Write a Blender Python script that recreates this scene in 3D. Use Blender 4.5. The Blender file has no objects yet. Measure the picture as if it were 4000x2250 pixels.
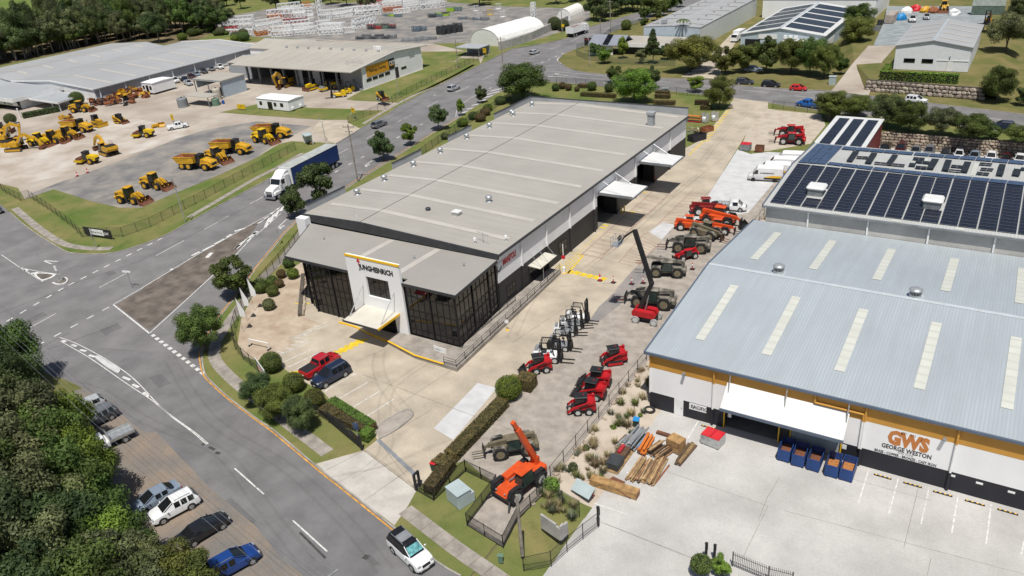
import bpy, bmesh, math, random
import numpy as np
from mathutils import Vector, Matrix
from mathutils.geometry import tessellate_polygon
D = bpy.data
SC = bpy.context.scene
COL = SC.collection
rad = math.radians
# camera
PITCH, ROLL, YAW, FPX, CAMH = .475065, -.087256, -.59598, 3069.87, 51.0
_f = Vector((math.sin(YAW)*math.cos(PITCH), math.cos(YAW)*math.cos(PITCH), -math.sin(PITCH)))
_r0 = Vector((math.cos(YAW), -math.sin(YAW), 0)); _u0 = _r0.cross(_f)
_r = math.cos(ROLL)*_r0 + math.sin(ROLL)*_u0
_u = -math.sin(ROLL)*_r0 + math.cos(ROLL)*_u0
cam = D.cameras.new('camera'); co = D.objects.new('camera', cam); COL.objects.link(co)
cam.sensor_width = 36; cam.lens = 36*FPX/4000; cam.clip_start = .5; cam.clip_end = 6000
m3 = Matrix((_r, _u, -_f)).transposed()
co.matrix_world = Matrix.Translation((0, 0, CAMH)) @ m3.to_4x4()
SC.camera = co
# sky, sun, exposure
w = D.worlds.new('World'); SC.world = w; w.use_nodes = True
nt = w.node_tree; sky = nt.nodes.new('ShaderNodeTexSky'); sky.sky_type = 'NISHITA'; sky.sun_disc = False
SUNV = Vector((.22, -.37, 1)).normalized()
sky.sun_elevation = math.asin(SUNV.z); sky.sun_rotation = math.atan2(SUNV.x, SUNV.y)
sky.air_density = 1.0; sky.dust_density = 1.5
bg = nt.nodes['Background']; bg.inputs[1].default_value = .068
nt.links.new(sky.outputs[0], bg.inputs[0])
sl = D.lights.new('sun', 'SUN'); sl.energy = 4.9; sl.angle = rad(.53); sl.color = (1, .955, .88)
so = D.objects.new('sun', sl); COL.objects.link(so); so.rotation_euler = SUNV.to_track_quat('Z', 'Y').to_euler()
so.location = (0, 0, 120)
SC.view_settings.view_transform = 'Standard'; SC.view_settings.look = 'None'
SC.view_settings.exposure = 0.0; SC.view_settings.gamma = 1.0; SC.view_settings.use_curve_mapping = False
SC.render.engine = 'CYCLES'
# photo pixel -> place on a level plane
def N(k, x, y): return (k % 4*1000+x/2.576, k//4*562.5+y/2.576)
def ray(px, py): return _r*((px-2000)/FPX)-_u*((py-1125)/FPX)+_f
def G(px, py, z=0.0):
 d = ray(px, py); t = (z-CAMH)/d.z; return Vector((d.x*t, d.y*t, z))
def T(k, x, y, z=0.0): return G(*N(k, x, y), z)
def Z(k, s, z=0.0):
 return [T(k, *map(float, q.split(',')), z) for q in s.split()]
def ZZ(s, z=0.0):

 o = []
 for q in s.split():
  a, b = q.split(':'); o.append(T(int(a), *map(float, b.split(',')), z))
 return o
def onplane(px, py, p0, n):
 d = ray(px, py); n = Vector(n); c = Vector((0, 0, CAMH)); return c+d*((Vector(p0)-c).dot(n)/d.dot(n))
def PX(k, x, y, c): return onplane(*N(k, x, y), (c, 0, 0), (1, 0, 0))
def PY(k, x, y, c): return onplane(*N(k, x, y), (0, c, 0), (0, 1, 0))
def heading(a, b): return math.atan2(b.y-a.y, b.x-a.x)
# materials
MATS = {}
def node(nt, t, **kw):
 n = nt.nodes.new(t)
 for k, v in kw.items(): setattr(n, k, v)
 return n
def M(name, col, rough=.6, var=.12, scale=1.0, metal=0.0, bump=0.0, bscale=None, space='obj', col2=None, stain=0.0, sscale=.15, spec=.4, trans=0.0, rnd=0.0, lines=None, coat=0.0, detail=4.0, alpha=None, streak=None):
 if name in MATS: return MATS[name]
 m = D.materials.new(name); m.use_nodes = True; t = m.node_tree; b = t.nodes['Principled BSDF']; L = t.links.new
 b.inputs['Roughness'].default_value = rough; b.inputs['Metallic'].default_value = metal
 b.inputs['Specular IOR Level'].default_value = spec
 if coat: b.inputs['Coat Weight'].default_value = coat; b.inputs['Coat Roughness'].default_value = .08
 if space == 'world': vec = node(t, 'ShaderNodeNewGeometry').outputs['Position']
 else: vec = node(t, 'ShaderNodeTexCoord').outputs['Object']
 def noise(sc, det=detail, rgh=.55):
  n = node(t, 'ShaderNodeTexNoise'); n.inputs['Scale'].default_value = sc; n.inputs['Detail'].default_value = det
  n.inputs['Roughness'].default_value = rgh; L(vec, n.inputs['Vector']); return n.outputs['Fac']
 def mix(f, a, bb, mode='MIX'):
  n = node(t, 'ShaderNodeMix', data_type='RGBA', blend_type=mode); n.clamp_factor = True
  for s, v in ((0, f), (6, a), (7, bb)):
   if isinstance(v, (int, float)): n.inputs[s].default_value = v
   elif isinstance(v, (tuple, list)): n.inputs[s].default_value = (*v[:3], 1)
   else: L(v, n.inputs[s])
  return n.outputs[2]
 def ramp(f, lo, hi):
  n = node(t, 'ShaderNodeMapRange'); n.inputs[1].default_value = lo; n.inputs[2].default_value = hi; L(f, n.inputs[0]); return n.outputs[0]
 c2 = col2 if col2 else tuple(x*(1-var*2.2) for x in col)
 c1 = col if col2 else tuple(min(1, x*(1+var*.6)) for x in col)
 out = mix(ramp(noise(scale), .34, .66), c2, c1)
 if space == 'world' and stain >= .2:
  out = mix(.36, out, mix(ramp(noise(7.0, 6, .7), .3, .7), (.62,.62,.62), (1.25,1.25,1.25)), 'MULTIPLY')
 if stain:
  dk = tuple(x*.55 for x in col)
  n2 = ramp(noise(sscale, 6, .62), .5, .72)
  mm = node(t, 'ShaderNodeMath', operation='MULTIPLY'); mm.inputs[1].default_value = stain; L(n2, mm.inputs[0])
  out = mix(mm.outputs[0], out, dk)
 if streak is not None:
  mp = node(t, 'ShaderNodeMapping'); sv = [1.3,1.3,1.3]; sv[streak] = .07; mp.inputs['Scale'].default_value = sv; L(vec, mp.inputs['Vector']); sn = node(t, 'ShaderNodeTexNoise'); sn.inputs['Detail'].default_value = 5; L(mp.outputs[0], sn.inputs['Vector']); sn.inputs['Scale'].default_value = 1.0
  out = mix(.32, out, mix(ramp(sn.outputs['Fac'], .3, .7), (.78,.76,.74), (1.12,1.12,1.12)), 'MULTIPLY')
 if lines:

  pitch, ax, dark = lines[:3]
  sx = node(t, 'ShaderNodeSeparateXYZ'); L(vec, sx.inputs[0])
  mm = node(t, 'ShaderNodeMath', operation='PINGPONG'); mm.inputs[1].default_value = pitch/2
  L(sx.outputs[ax], mm.inputs[0])
  lf = ramp(mm.outputs[0], pitch*.06, pitch*.22)
  out = mix(lf, tuple(x*(1-dark) for x in col), out)
  hgt = lf
 if rnd:
  oi = node(t, 'ShaderNodeObjectInfo'); hs = node(t, 'ShaderNodeHueSaturation')
  mr = node(t, 'ShaderNodeMapRange'); mr.inputs[3].default_value = 1-rnd; mr.inputs[4].default_value = 1+rnd
  L(oi.outputs['Random'], mr.inputs[0]); L(mr.outputs[0], hs.inputs['Value'])
  mr2 = node(t, 'ShaderNodeMapRange'); mr2.inputs[3].default_value = .5-rnd*.08; mr2.inputs[4].default_value = .5+rnd*.08
  ml = node(t, 'ShaderNodeMath', operation='FRACT'); ml2 = node(t, 'ShaderNodeMath', operation='MULTIPLY'); ml2.inputs[1].default_value = 7.3
  L(oi.outputs['Random'], ml2.inputs[0]); L(ml2.outputs[0], ml.inputs[0]); L(ml.outputs[0], mr2.inputs[0]); L(mr2.outputs[0], hs.inputs['Hue'])
  L(out, hs.inputs['Color']); out = hs.outputs[0]
 L(out, b.inputs['Base Color'])
 if bump or lines:
  bn = node(t, 'ShaderNodeBump'); bn.inputs['Strength'].default_value = bump if bump else .5
  bn.inputs['Distance'].default_value = .05 if lines else .08
  L(hgt if lines else noise(bscale or scale*6, 5), bn.inputs['Height']); L(bn.outputs[0], b.inputs['Normal'])
 if trans:
  tr = node(t, 'ShaderNodeBsdfTranslucent'); ms = node(t, 'ShaderNodeMixShader'); ms.inputs[0].default_value = trans
  L(out, tr.inputs[0]); L(b.outputs[0], ms.inputs[1]); L(tr.outputs[0], ms.inputs[2]); L(ms.outputs[0], t.nodes['Material Output'].inputs[0])
 if alpha is not None:

  tr = node(t, 'ShaderNodeBsdfTransparent'); ms = node(t, 'ShaderNodeMixShader'); ms.inputs[0].default_value = alpha
  L(tr.outputs[0], ms.inputs[1]); L(b.outputs[0], ms.inputs[2]); L(ms.outputs[0], t.nodes['Material Output'].inputs[0])
 MATS[name] = m; return m
def W(name, col, **k): return M(name, col, space='world', **k)
# mesh builder
class MB:
 def __init__(s): s.v = []; s.f = []
 def add(s, vs, fs):
  o = len(s.v); s.v += [tuple(q) for q in vs]; s.f += [[i+o for i in f] for f in fs]; return s
 def box(s, x0, y0, z0, x1, y1, z1):
  return s.add([(x0,y0,z0),(x1,y0,z0),(x1,y1,z0),(x0,y1,z0),(x0,y0,z1),(x1,y0,z1),(x1,y1,z1),(x0,y1,z1)],
                     [(0,3,2,1),(4,5,6,7),(0,1,5,4),(1,2,6,5),(2,3,7,6),(3,0,4,7)])
 def cbox(s, c, d, ch=.03):

  b = bmesh.new(); bmesh.ops.create_cube(b, size=1)
  for v in b.verts: v.co = Vector((v.co.x*d[0], v.co.y*d[1], v.co.z*d[2]))+Vector(c)
  bmesh.ops.bevel(b, geom=b.edges[:], offset=min(ch, min(d)*.45), segments=1, affect='EDGES')
  b.verts.index_update(); s.add([v.co for v in b.verts], [[v.index for v in f.verts] for f in b.faces]); b.free(); return s
 def prism(s, poly, a, b, ax='y', sa=1.0, sb=1.0):

  n = len(poly)
  def P(q, t): return {'y': (q[0], t, q[1]), 'x': (t, q[0], q[1]), 'z': (q[0], q[1], t)}[ax]
  vs = [P(q, a) for q in poly]+[P(q, b) for q in poly]
  ar = sum(poly[i][0]*poly[(i+1)%n][1]-poly[(i+1)%n][0]*poly[i][1] for i in range(n))
  fs = [list(range(n)), list(range(2*n-1, n-1, -1))]+[(i, i+n, (i+1)%n+n, (i+1)%n) for i in range(n)]
  flip = (ar > 0) == (ax != 'y')
  if (b < a): flip = not flip
  if flip: fs = [list(reversed(f)) for f in fs]
  return s.add(vs, fs)
 def cyl(s, p, q, r, r2=None, n=12, caps=True):
  p = Vector(p); q = Vector(q); r2 = r if r2 is None else r2
  d = (q-p).normalized(); a = d.orthogonal().normalized(); b = d.cross(a)
  vs = [p+(a*math.cos(2*math.pi*i/n)+b*math.sin(2*math.pi*i/n))*r for i in range(n)]
  vs += [q+(a*math.cos(2*math.pi*i/n)+b*math.sin(2*math.pi*i/n))*r2 for i in range(n)]
  fs = [(i, (i+1)%n, (i+1)%n+n, i+n) for i in range(n)]
  if caps: fs += [list(range(n-1, -1, -1)), list(range(n, 2*n))]
  return s.add(vs, fs)
 def tube(s, pts, r, n=6):
  for a, b in zip(pts[:-1], pts[1:]): s.cyl(a, b, r, r, n)
  return s
 def bar(s, p, q, wd, h):

  p = Vector(p); q = Vector(q); d = (q-p).normalized(); up = Vector((0,0,1))
  if abs(d.z) > .98: up = Vector((1,0,0))
  a = d.cross(up).normalized()*wd/2; b = a.cross(d).normalized()*h/2
  vs = [p-a-b, p+a-b, p+a+b, p-a+b, q-a-b, q+a-b, q+a+b, q-a+b]
  return s.add(vs, [(3,2,1,0),(4,5,6,7),(0,1,5,4),(1,2,6,5),(2,3,7,6),(3,0,4,7)])
 def lathe(s, prof, n=14, c=(0,0,0)):
  vs = [(c[0]+r*math.cos(2*math.pi*i/n), c[1]+r*math.sin(2*math.pi*i/n), c[2]+z) for r, z in prof for i in range(n)]
  fs = [(j*n+i, j*n+(i+1)%n, (j+1)*n+(i+1)%n, (j+1)*n+i) for j in range(len(prof)-1) for i in range(n)]
  fs += [list(range(n-1, -1, -1)), [(len(prof)-1)*n+i for i in range(n)]]
  return s.add(vs, fs)
 def quad(s, *p): return s.add(p, [list(range(len(p)))])
 def ext(s, pts, z0, z1):

  pts = [(q[0], q[1]) for q in pts]; return s.prism(pts, z0, z1, 'z')
 def loft(s, rings, cap=True):
  n = len(rings[0]); vs = [q for r in rings for q in r]
  fs = [(j*n+i, j*n+(i+1)%n, (j+1)*n+(i+1)%n, (j+1)*n+i) for j in range(len(rings)-1) for i in range(n)]
  if cap: fs += [list(range(n-1, -1, -1)), [(len(rings)-1)*n+i for i in range(n)]]
  return s.add(vs, fs)
 def xf(s, mat, k=0):
  s.v[k:] = [tuple(mat @ Vector(q)) for q in s.v[k:]]; return s
 def mesh(s, name, smooth=False, fix=True):
  me = D.meshes.new(name); me.from_pydata(s.v, [], s.f)
  if fix:
   b = bmesh.new(); b.from_mesh(me); bmesh.ops.recalc_face_normals(b, faces=b.faces); b.to_mesh(me); b.free()
  if smooth:
   for p in me.polygons: p.use_smooth = True
  me.materials.append(None); return me
def obj(name, me, mat, parent=None, loc=None, rot=None, scale=None):
 if isinstance(me, MB): me = me.mesh(name)
 o = D.objects.new(name, me); COL.objects.link(o)
 if mat is not None:
  o.material_slots[0].link = 'OBJECT'; o.material_slots[0].material = mat
 if parent: o.parent = parent
 if loc is not None: o.location = loc
 if rot is not None: o.rotation_euler = rot if hasattr(rot, '__len__') else (0, 0, rot)
 if scale is not None: o.scale = scale if hasattr(scale, '__len__') else (scale,)*3
 return o
def tag(o, label=None, cat=None, group=None, kind=None):
 for k, v in (('label', label), ('category', cat), ('group', group), ('kind', kind)):
  if v: o[k] = v
 return o
def thing(name, label, cat, loc=(0,0,0), rz=0, group=None, scale=1):
 o = D.objects.new(name, None); COL.objects.link(o); o.location = loc; o.rotation_euler = (0, 0, rz)
 o.scale = scale if hasattr(scale, '__len__') else (scale,)*3
 o.empty_display_size = .2
 return tag(o, label, cat, group)
class Spec:

 def __init__(s): s.p = []
 def add(s, name, mb, mat, parent=-1, smooth=False, loc=None, rot=None):
  me = mb.mesh(name, smooth) if isinstance(mb, MB) else mb
  s.p.append((name, me, mat, parent, loc, rot)); return len(s.p)-1
 def make(s, name, label, cat, loc, rz, group=None, scale=1, mats={}):
  t = thing(name, label, cat, loc, rz, group, scale); os_ = []
  for n, me, mt, pa, lo, ro in s.p:
   os_.append(obj(n, me, mats.get(mt, MATS.get(mt)) if isinstance(mt, str) else mt, os_[pa] if pa >= 0 else t, lo, ro))
  return t
def sheet(name, pts, mat, z=None, kind='structure', thick=0.0, parent=None):
 if z is not None: pts = [(q[0], q[1], z) for q in pts]
 m = MB()
 if thick: m.ext(pts, pts[0][2]-thick, pts[0][2])
 else:
  q = [Vector(p) for p in pts]
  q = [p for i, p in enumerate(q) if (p-q[i-1]).length > .05]
  for a, b, c in tessellate_polygon([q]):
   f = (q[b]-q[a]).cross(q[c]-q[a]).z
   m.f.append((a, b, c) if f > 0 else (a, c, b))
  m.v = [tuple(p) for p in q]
 me = m.mesh(name, fix=bool(thick))
 o = obj(name, me, mat, parent)
 if kind and not parent: o['kind'] = kind
 return o
def strip(m, pts, wd, z=None, h=None, side=0):

 P = [Vector((q[0], q[1], q[2] if z is None else z)) for q in pts]
 L = []
 for i, q in enumerate(P):
  a = P[max(i-1, 0)]; b = P[min(i+1, len(P)-1)]; d = (b-a); d.z = 0; d.normalize()
  nn = Vector((-d.y, d.x, 0)); L.append((q+nn*wd*(.5+side*.5), q-nn*wd*(.5-side*.5)))
 for i in range(len(P)-1):
  a, b, c, d = L[i][0], L[i][1], L[i+1][1], L[i+1][0]
  if h is None: m.add([a, b, c, d], [(0, 1, 2, 3)])
  else:
   up = Vector((0, 0, h)); m.add([a, b, c, d, a+up, b+up, c+up, d+up], [(3,2,1,0),(4,5,6,7),(0,1,5,4),(1,2,6,5),(2,3,7,6),(3,0,4,7)])
 return m
def dashes(m, a, b, ln, gap, wd, z):
 a = Vector(a); b = Vector(b); d = (b-a); L = d.length; d.normalize(); t = 0
 while t < L-.05:
  strip(m, [a+d*t, a+d*min(t+ln, L)], wd, z); t += ln+gap
def smooth(pts, n=4):

 P = [Vector(p) for p in pts]; o = []
 for i in range(len(P)-1):
  p0 = P[max(i-1, 0)]; p1 = P[i]; p2 = P[i+1]; p3 = P[min(i+2, len(P)-1)]
  for j in range(n):
   t = j/n
   o.append(.5*((2*p1)+(p2-p0)*t+(2*p0-5*p1+4*p2-p3)*t*t+(3*p1-p0-3*p2+p3)*t**3))
 return o+[P[-1]]
def text_mesh(s, size, depth=.02, bold=0.0, align='LEFT', shear=0.0, xs=1.0):
 c = D.curves.new('text', 'FONT'); c.body = s; c.size = size; c.extrude = depth; c.offset = bold; c.align_x = align; c.shear = shear
 c.resolution_u = 2
 o = D.objects.new('text', c); COL.objects.link(o)
 bpy.context.view_layer.update()
 me = D.meshes.new_from_object(o.evaluated_get(bpy.context.evaluated_depsgraph_get()))
 D.objects.remove(o); D.curves.remove(c)
 if xs != 1.0:
  for v in me.vertices: v.co.x *= xs
 me.materials.clear(); me.materials.append(None); return me
# shared materials
W('asphalt', (0.173,0.170,0.173), rough=.9, var=.10, scale=.35, bump=.25, bscale=40, stain=.35, sscale=.06)
W('asphalt_main', (0.190,0.184,0.187), rough=.9, var=.10, scale=.25, bump=.2, bscale=40, stain=.45, sscale=.05)
W('asphalt_pad', (.145,.145,.15), rough=.92, col2=(.29,.265,.235), scale=.17, bump=.2, bscale=30, stain=.5, sscale=.2, detail=10)
W('asphalt_green', (.15,.165,.15), rough=.9, var=.1, scale=.3, stain=.3)
W('island_dirt', (.16,.135,.115), rough=.95, var=.2, scale=.5, bump=.3, bscale=12, stain=.4, sscale=.3)
W('concrete', (0.455,0.396,0.314), rough=.85, var=.11, scale=.25, stain=.45, sscale=.22, bump=.08, bscale=20, detail=7)
W('concrete_cross', (0.483,0.460,0.420), rough=.85, var=.08, scale=.5, stain=.25, sscale=.4)
W('concrete_new', (0.517,0.522,0.528), rough=.8, var=.06, scale=.6, stain=.12, sscale=.4)
W('concrete_apron', (0.461,0.451,0.435), rough=.85, var=.08, scale=.22, stain=.32, sscale=.16, detail=8)
W('concrete_path', (0.325,0.293,0.260), rough=.9, var=.15, scale=.8, stain=.3, sscale=.5)
W('kerb', (0.362,0.338,0.312), rough=.9, var=.15, scale=.7, stain=.3, sscale=.8)
W('joint', (.24,.22,.19), rough=.95, var=.2, scale=1)
W('grass', (.100,.145,.035), rough=.95, col2=(.205,.185,.075), scale=.13, bump=.6, bscale=9, stain=.4, sscale=.45, detail=10, spec=.1)
W('grass_dry', (0.195,0.163,0.072), rough=.95, col2=(0.111,0.124,0.039), scale=.18, bump=.6, bscale=9, stain=.3, sscale=.35, detail=8, spec=.1)
W('grass_field', (0.111,0.163,0.039), rough=.95, col2=(0.156,0.189,0.052), scale=.03, bump=.4, bscale=3, stain=.2, spec=.1)
W('scrub_floor', (.085,.08,.04), rough=.97, col2=(.20,.15,.09), scale=.12, bump=.6, bscale=6, spec=.1)
W('yard_dirt', (.43,.385,.33), rough=.93, col2=(.30,.25,.205), scale=.09, stain=.35, sscale=.12, bump=.1, bscale=8, detail=10)
W('yard_white', (.50,.465,.42), rough=.93, col2=(.33,.275,.22), scale=.12, stain=.12, sscale=.2, detail=8)
W('gravel', (.39,.35,.305), rough=.95, col2=(.275,.245,.215), scale=.8, bump=.6, bscale=16, stain=.25, sscale=.12, detail=10)
W('gravel_dark', (0.202,0.195,0.198), rough=.95, col2=(0.286,0.260,0.240), scale=.35, bump=.6, bscale=16, stain=.3, detail=10)
W('gravel_blue', (.27,.30,.31), rough=.95, var=.12, scale=.4, bump=.3, bscale=14)
W('verge_dirt', (.255,.20,.155), rough=.95, col2=(.155,.15,.145), scale=.22, bump=.5, bscale=9, stain=.3, sscale=.5, detail=9)
W('bed_sand', (.48,.40,.31), rough=.95, col2=(.33,.25,.18), scale=.4, bump=.5, bscale=7, stain=.35, sscale=.5, detail=9)
W('bank_sand', (0.516,0.456,0.378), rough=.95, col2=(0.372,0.312,0.252), scale=.5, bump=.6, bscale=4, stain=.25, sscale=.5, detail=9)
W('paint_white', (.66,.66,.64), rough=.75, var=.16, scale=2.5, stain=.45, sscale=1.2)
W('paint_worn', (.50,.48,.45), rough=.8, var=.16, scale=2.0, stain=.35, sscale=1.4)
W('paint_yellow', (.72,.52,.03), rough=.75, var=.12, scale=2.0, stain=.25, sscale=1.0)
W('paint_orange', (.62,.31,.06), rough=.8, var=.2, scale=1.5, stain=.3, sscale=1.0)
W('paint_red', (.36,.20,.17), rough=.8, var=.15, scale=2.0, stain=.3, sscale=1.0)
W('tyre_mark', (.07,.068,.068), rough=.95, var=.2, scale=2); W('tyre_track', (.10,.09,.085), rough=.95, alpha=.07); W('road_patch', (.07,.07,.072), rough=.95, alpha=.15, var=.2); W('road_seam', (.05,.05,.052), rough=.9, alpha=.7)
M('steel', (.45,.46,.47), rough=.4, metal=.7, var=.08); M('galv', (.55,.57,.58), rough=.42, metal=.6, var=.12, scale=3)
M('black_steel', (.018,.018,.02), rough=.45, var=.2); M('fence_black', (.02,.021,.022), rough=.6, var=.1)
M('grey_steel', (.22,.235,.25), rough=.55, var=.12); M('rubber', (.022,.022,.023), rough=.85, var=.2, scale=4)
M('white_paint', (.78,.785,.78), rough=.5, var=.04, scale=.7, stain=.06, sscale=.5); M('timber', (.32,.20,.10), rough=.85, var=.25, scale=2, rnd=.25)
M('pole_wood', (.30,.27,.23), rough=.9, var=.2, scale=1.5); M('dark_opening', (.012,.012,.013), rough=.9, var=.1)
M('chrome', (.65,.66,.68), rough=.2, metal=1, var=.03)
W('wire_mesh', (.05,.055,.05), rough=.7, alpha=.22); W('wire_mesh_green', (.03,.06,.045), rough=.7, alpha=.35)
MT = MATS
# ground, blocks, kerbs
GX = (-26.0, 60.0); GY = (30.0, 170.4); GZ = -.8; KZ = -2.6; KY = 132.0

BX = -31.2

def ring_sheet(name, out, inn, mat, z):
 m = MB(); o = [(*q, z) for q in out]; i = [(*q, z) for q in inn]
 m.add(o+i, [(k, (k+1)%4, 4+(k+1)%4, 4+k) for k in range(4)])
 ob = obj(name, m.mesh(name, fix=False), mat); ob['kind'] = 'structure'; return ob
ring_sheet('ground', [(-2600,-900),(1500,-900),(1500,2600),(-2600,2600)], [(BX+.3,GY[0]),(GX[1],GY[0]),(GX[1],GY[1]),(BX+.3,GY[1])], MT['grass_dry'], -.02)
sheet('road', [(-330,-60),(BX,-60),(BX,171),(62,171),(62,235),(-60,235),(-85,420),(-330,420)], MT['asphalt_main'], 0.0)
BZ = .10
kerbA = ZZ("4:105,690 4:230,800 4:350,890 4:500,985 4:660,1078 4:760,1098 4:900,1106 4:1060,1100 4:1240,1068 4:1600,945 4:1860,808 4:2200,618 4:2576,420 5:230,292 5:545,110 5:790,0 1:1050,1292 1:1330,1140 1:1450,1062 1:1850,850 1:2250,655 1:2576,490 2:300,440 2:560,380 2:780,270 2:900,235 2:1310,112", BZ)
left_end = ZZ("4:105,690 4:0,600", BZ); dl = (left_end[1]-left_end[0]).normalized()
blockA = [left_end[0]+dl*400]+kerbA+[kerbA[-1]+Vector((40,200,0)), Vector((-900,480,BZ))]
sheet('grass_verge', blockA, MT['grass'], BZ)
kerbB = ZZ("2:345,818 2:300,800 2:200,830 1:2576,890 1:2440,930 1:2130,1120 1:2010,1205 1:1800,1330 1:1610,1450 5:1360,160 5:960,415 5:560,680 5:340,852 5:150,1080 5:0,1252", BZ)+\
 ZZ("8:2440,12 8:2205,300 8:2045,600 8:2035,720 8:2062,860 8:2145,960 8:2325,1120 8:2576,1310 13:190,-10 13:660,385 13:870,545 13:1420,985 13:1830,1310 13:2060,1445", BZ)
kb2 = ZZ("2:345,818 2:830,862 2:1450,905 2:1780,938 2:2230,985 3:0,1033 3:500,1110 3:1000,1165 3:1560,1215 3:1880,1262 3:2380,1322 3:2576,1345", BZ)
last = kerbB[-1]; dirn = (kerbB[-1]-kerbB[-3]).normalized()
lotJ = kerbB+[last+dirn*22, Vector((BX,30,BZ)), Vector((BX,170.4,BZ)), Vector((60,170.4,BZ)), Vector((60,175.5,BZ))]+list(reversed(kb2))
sheet('grass_verge', lotJ, MT['grass'], BZ)
kerbC = ZZ("2:1310,200 2:1000,325 2:860,395 2:650,490 2:525,540 2:462,610 2:560,680 2:700,722 2:960,748 2:1480,785 2:2110,802 2:2250,852 2:2576,882 3:380,902 3:640,915 3:1010,962 3:1380,1003 3:1600,1033 3:2120,1093 3:2576,1148", BZ)
blockC = kerbC+[Vector((220,170,BZ)), Vector((220,480,BZ)), kerbC[0]+Vector((60,230,BZ))]
blockC[-1].z = BZ
sheet('grass_verge', blockC, MT['grass_dry'], BZ)
kerbD = ZZ("8:0,812 8:150,832 8:400,842 8:640,912 8:1000,1082 8:1180,1232 8:1300,1342 8:1450,1445 12:1580,0 12:1800,240 12:2100,550 12:2576,950 13:260,1280 13:470,1445", .04)
dd = (kerbD[-1]-kerbD[-3]).normalized()
sheet('forest_floor', kerbD+[kerbD[-1]+dd*40, Vector((-20,-80,.04)), Vector((-330,-80,.04)), kerbD[0]+Vector((-150,-60,0))], MT['scrub_floor'], .04)
sheet('road_near', ZZ("8:1500,640 8:2060,860 8:2145,960 8:2325,1120 8:2576,1310 13:190,0 13:660,385 13:870,545 13:1420,985 13:1830,1310 13:2060,1445")+[last+dirn*22, kerbD[-1]+dd*30]+[Vector((q.x,q.y,0)) for q in reversed(kerbD[1:])]+ZZ("8:600,560"), MT['asphalt'], .004)
for nm, path, side in (('kerb', kerbA, 1), ('kerb', kerbB, 1), ('kerb', kerbC, 1)):
 m = MB(); pts = smooth(path, 3); strip(m, pts, .16, -.02, .15, 0); o = obj(nm, m, MT['kerb']); o['kind'] = 'structure'
m = MB(); strip(m, smooth(kb2, 2), .16, -.02, .15, 0); obj('kerb', m, MT['kerb'])['kind'] = 'structure'
m = MB(); pts = smooth([Vector((q.x,q.y,0)) for q in kerbB[12:]], 3); strip(m, pts, .45, .008, None, 1); obj('gutter', m, MT['kerb'])['kind'] = 'structure'
sheet('gravel_shoulder', [q+Vector((0,0,.004)) for q in kerbD[2:]]+ZZ("13:200,1500 12:2050,1500 12:1500,1150 12:1200,900 12:800,420 12:700,0 8:820,1300 8:600,1090 8:300,980", .044), MT['verge_dirt'], .044)
# surfaces on the near lot
CZ = BZ+.008
sheet('gravel_yard', ZZ('13:1960,330 13:2110,300 13:2425,553 13:2125,945 13:2490,1168 14:60,880 14:310,640')+[Vector((BX+.25,49,0)),Vector((BX+.25,150,0)),Vector((-42,150,0)),Vector((-48,113,0))]+ZZ('10:230,915 9:2430,1100 13:2290,0'), MT['gravel'], BZ+.004)
conc = ZZ("13:600,320 13:880,240 13:1080,185 13:1220,80 9:1180,1445 9:1060,1345 9:780,1162 9:690,1062 9:350,862 9:300,825 9:165,690 9:340,600 9:385,560 9:330,500 9:650,355 9:560,330 9:470,290 9:400,220 9:385,160 9:430,40 5:500,1300", CZ)+\
 [Vector((-70,75,CZ)), Vector((-70,140,CZ)), Vector((-56,146,CZ))]+ZZ("2:1920,1400 2:2180,1070 2:2235,988 2:2576,1025 3:0,1095 2:2440,1240 2:2360,1340 6:2260,60 6:1960,530 6:1640,810 6:1470,1000 6:1240,1240 6:1060,1445 10:960,110 10:870,190 10:810,280 10:760,340 10:640,450 10:470,640 10:280,860 10:230,915 10:0,860 9:2430,1100 13:2290,0 13:1830,400 13:1700,500 13:1612,590 13:1530,742 13:1392,940", CZ)
sheet('concrete_yard', conc, MT['concrete'], CZ)
sheet('driveway_crossover', ZZ("13:615,322 13:880,242 13:1090,195 13:1612,592 13:1530,742 13:1394,938 13:870,548 13:700,405", CZ+.004), MT['concrete_cross'], CZ+.004)
sheet('concrete_patch', ZZ("9:2230,955 9:2425,1005 13:1985,80 9:1790,1410", CZ+.004), MT['concrete_new'], CZ+.004)
sheet('concrete_parking', ZZ("6:1965,530 6:2270,55 6:2400,100 6:2576,80 7:300,95 7:240,200 7:40,410 6:2380,690 6:2320,700 6:1640,815", CZ+.004), MT['concrete_new'], CZ+.004)
sheet('concrete_patch', ZZ("6:1520,785 6:1640,815 6:1510,960 6:1375,885", CZ+.008), MT['concrete_new'], CZ+.008)
sheet('dirt_yard', ZZ("2:2440,1240 3:0,1095 3:110,1110 3:530,1150 3:580,1260 3:430,1445 6:2576,70 6:2290,60 2:2360,1340", CZ+.006), MT['bank_sand'], CZ+.006)
sheet('gravel_dark', ZZ("10:1090,0 10:960,115 10:870,195 10:812,285 10:765,345 10:880,330 10:1010,230 10:1120,140 10:1230,0 6:1500,1240 6:1240,1245 6:1065,1445", BZ+.006), MT['gravel_dark'], BZ+.006)
sheet('garden_bed', ZZ("5:475,1180 5:300,1290 5:120,1445 8:2550,70 8:2430,300 8:2392,560 8:2450,680 9:0,730 9:165,690 9:340,600 9:385,560 9:330,500 9:650,355 9:470,290 9:390,200 9:440,0 5:510,1445", CZ+.006), MT['bed_sand'], CZ+.006)
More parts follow.
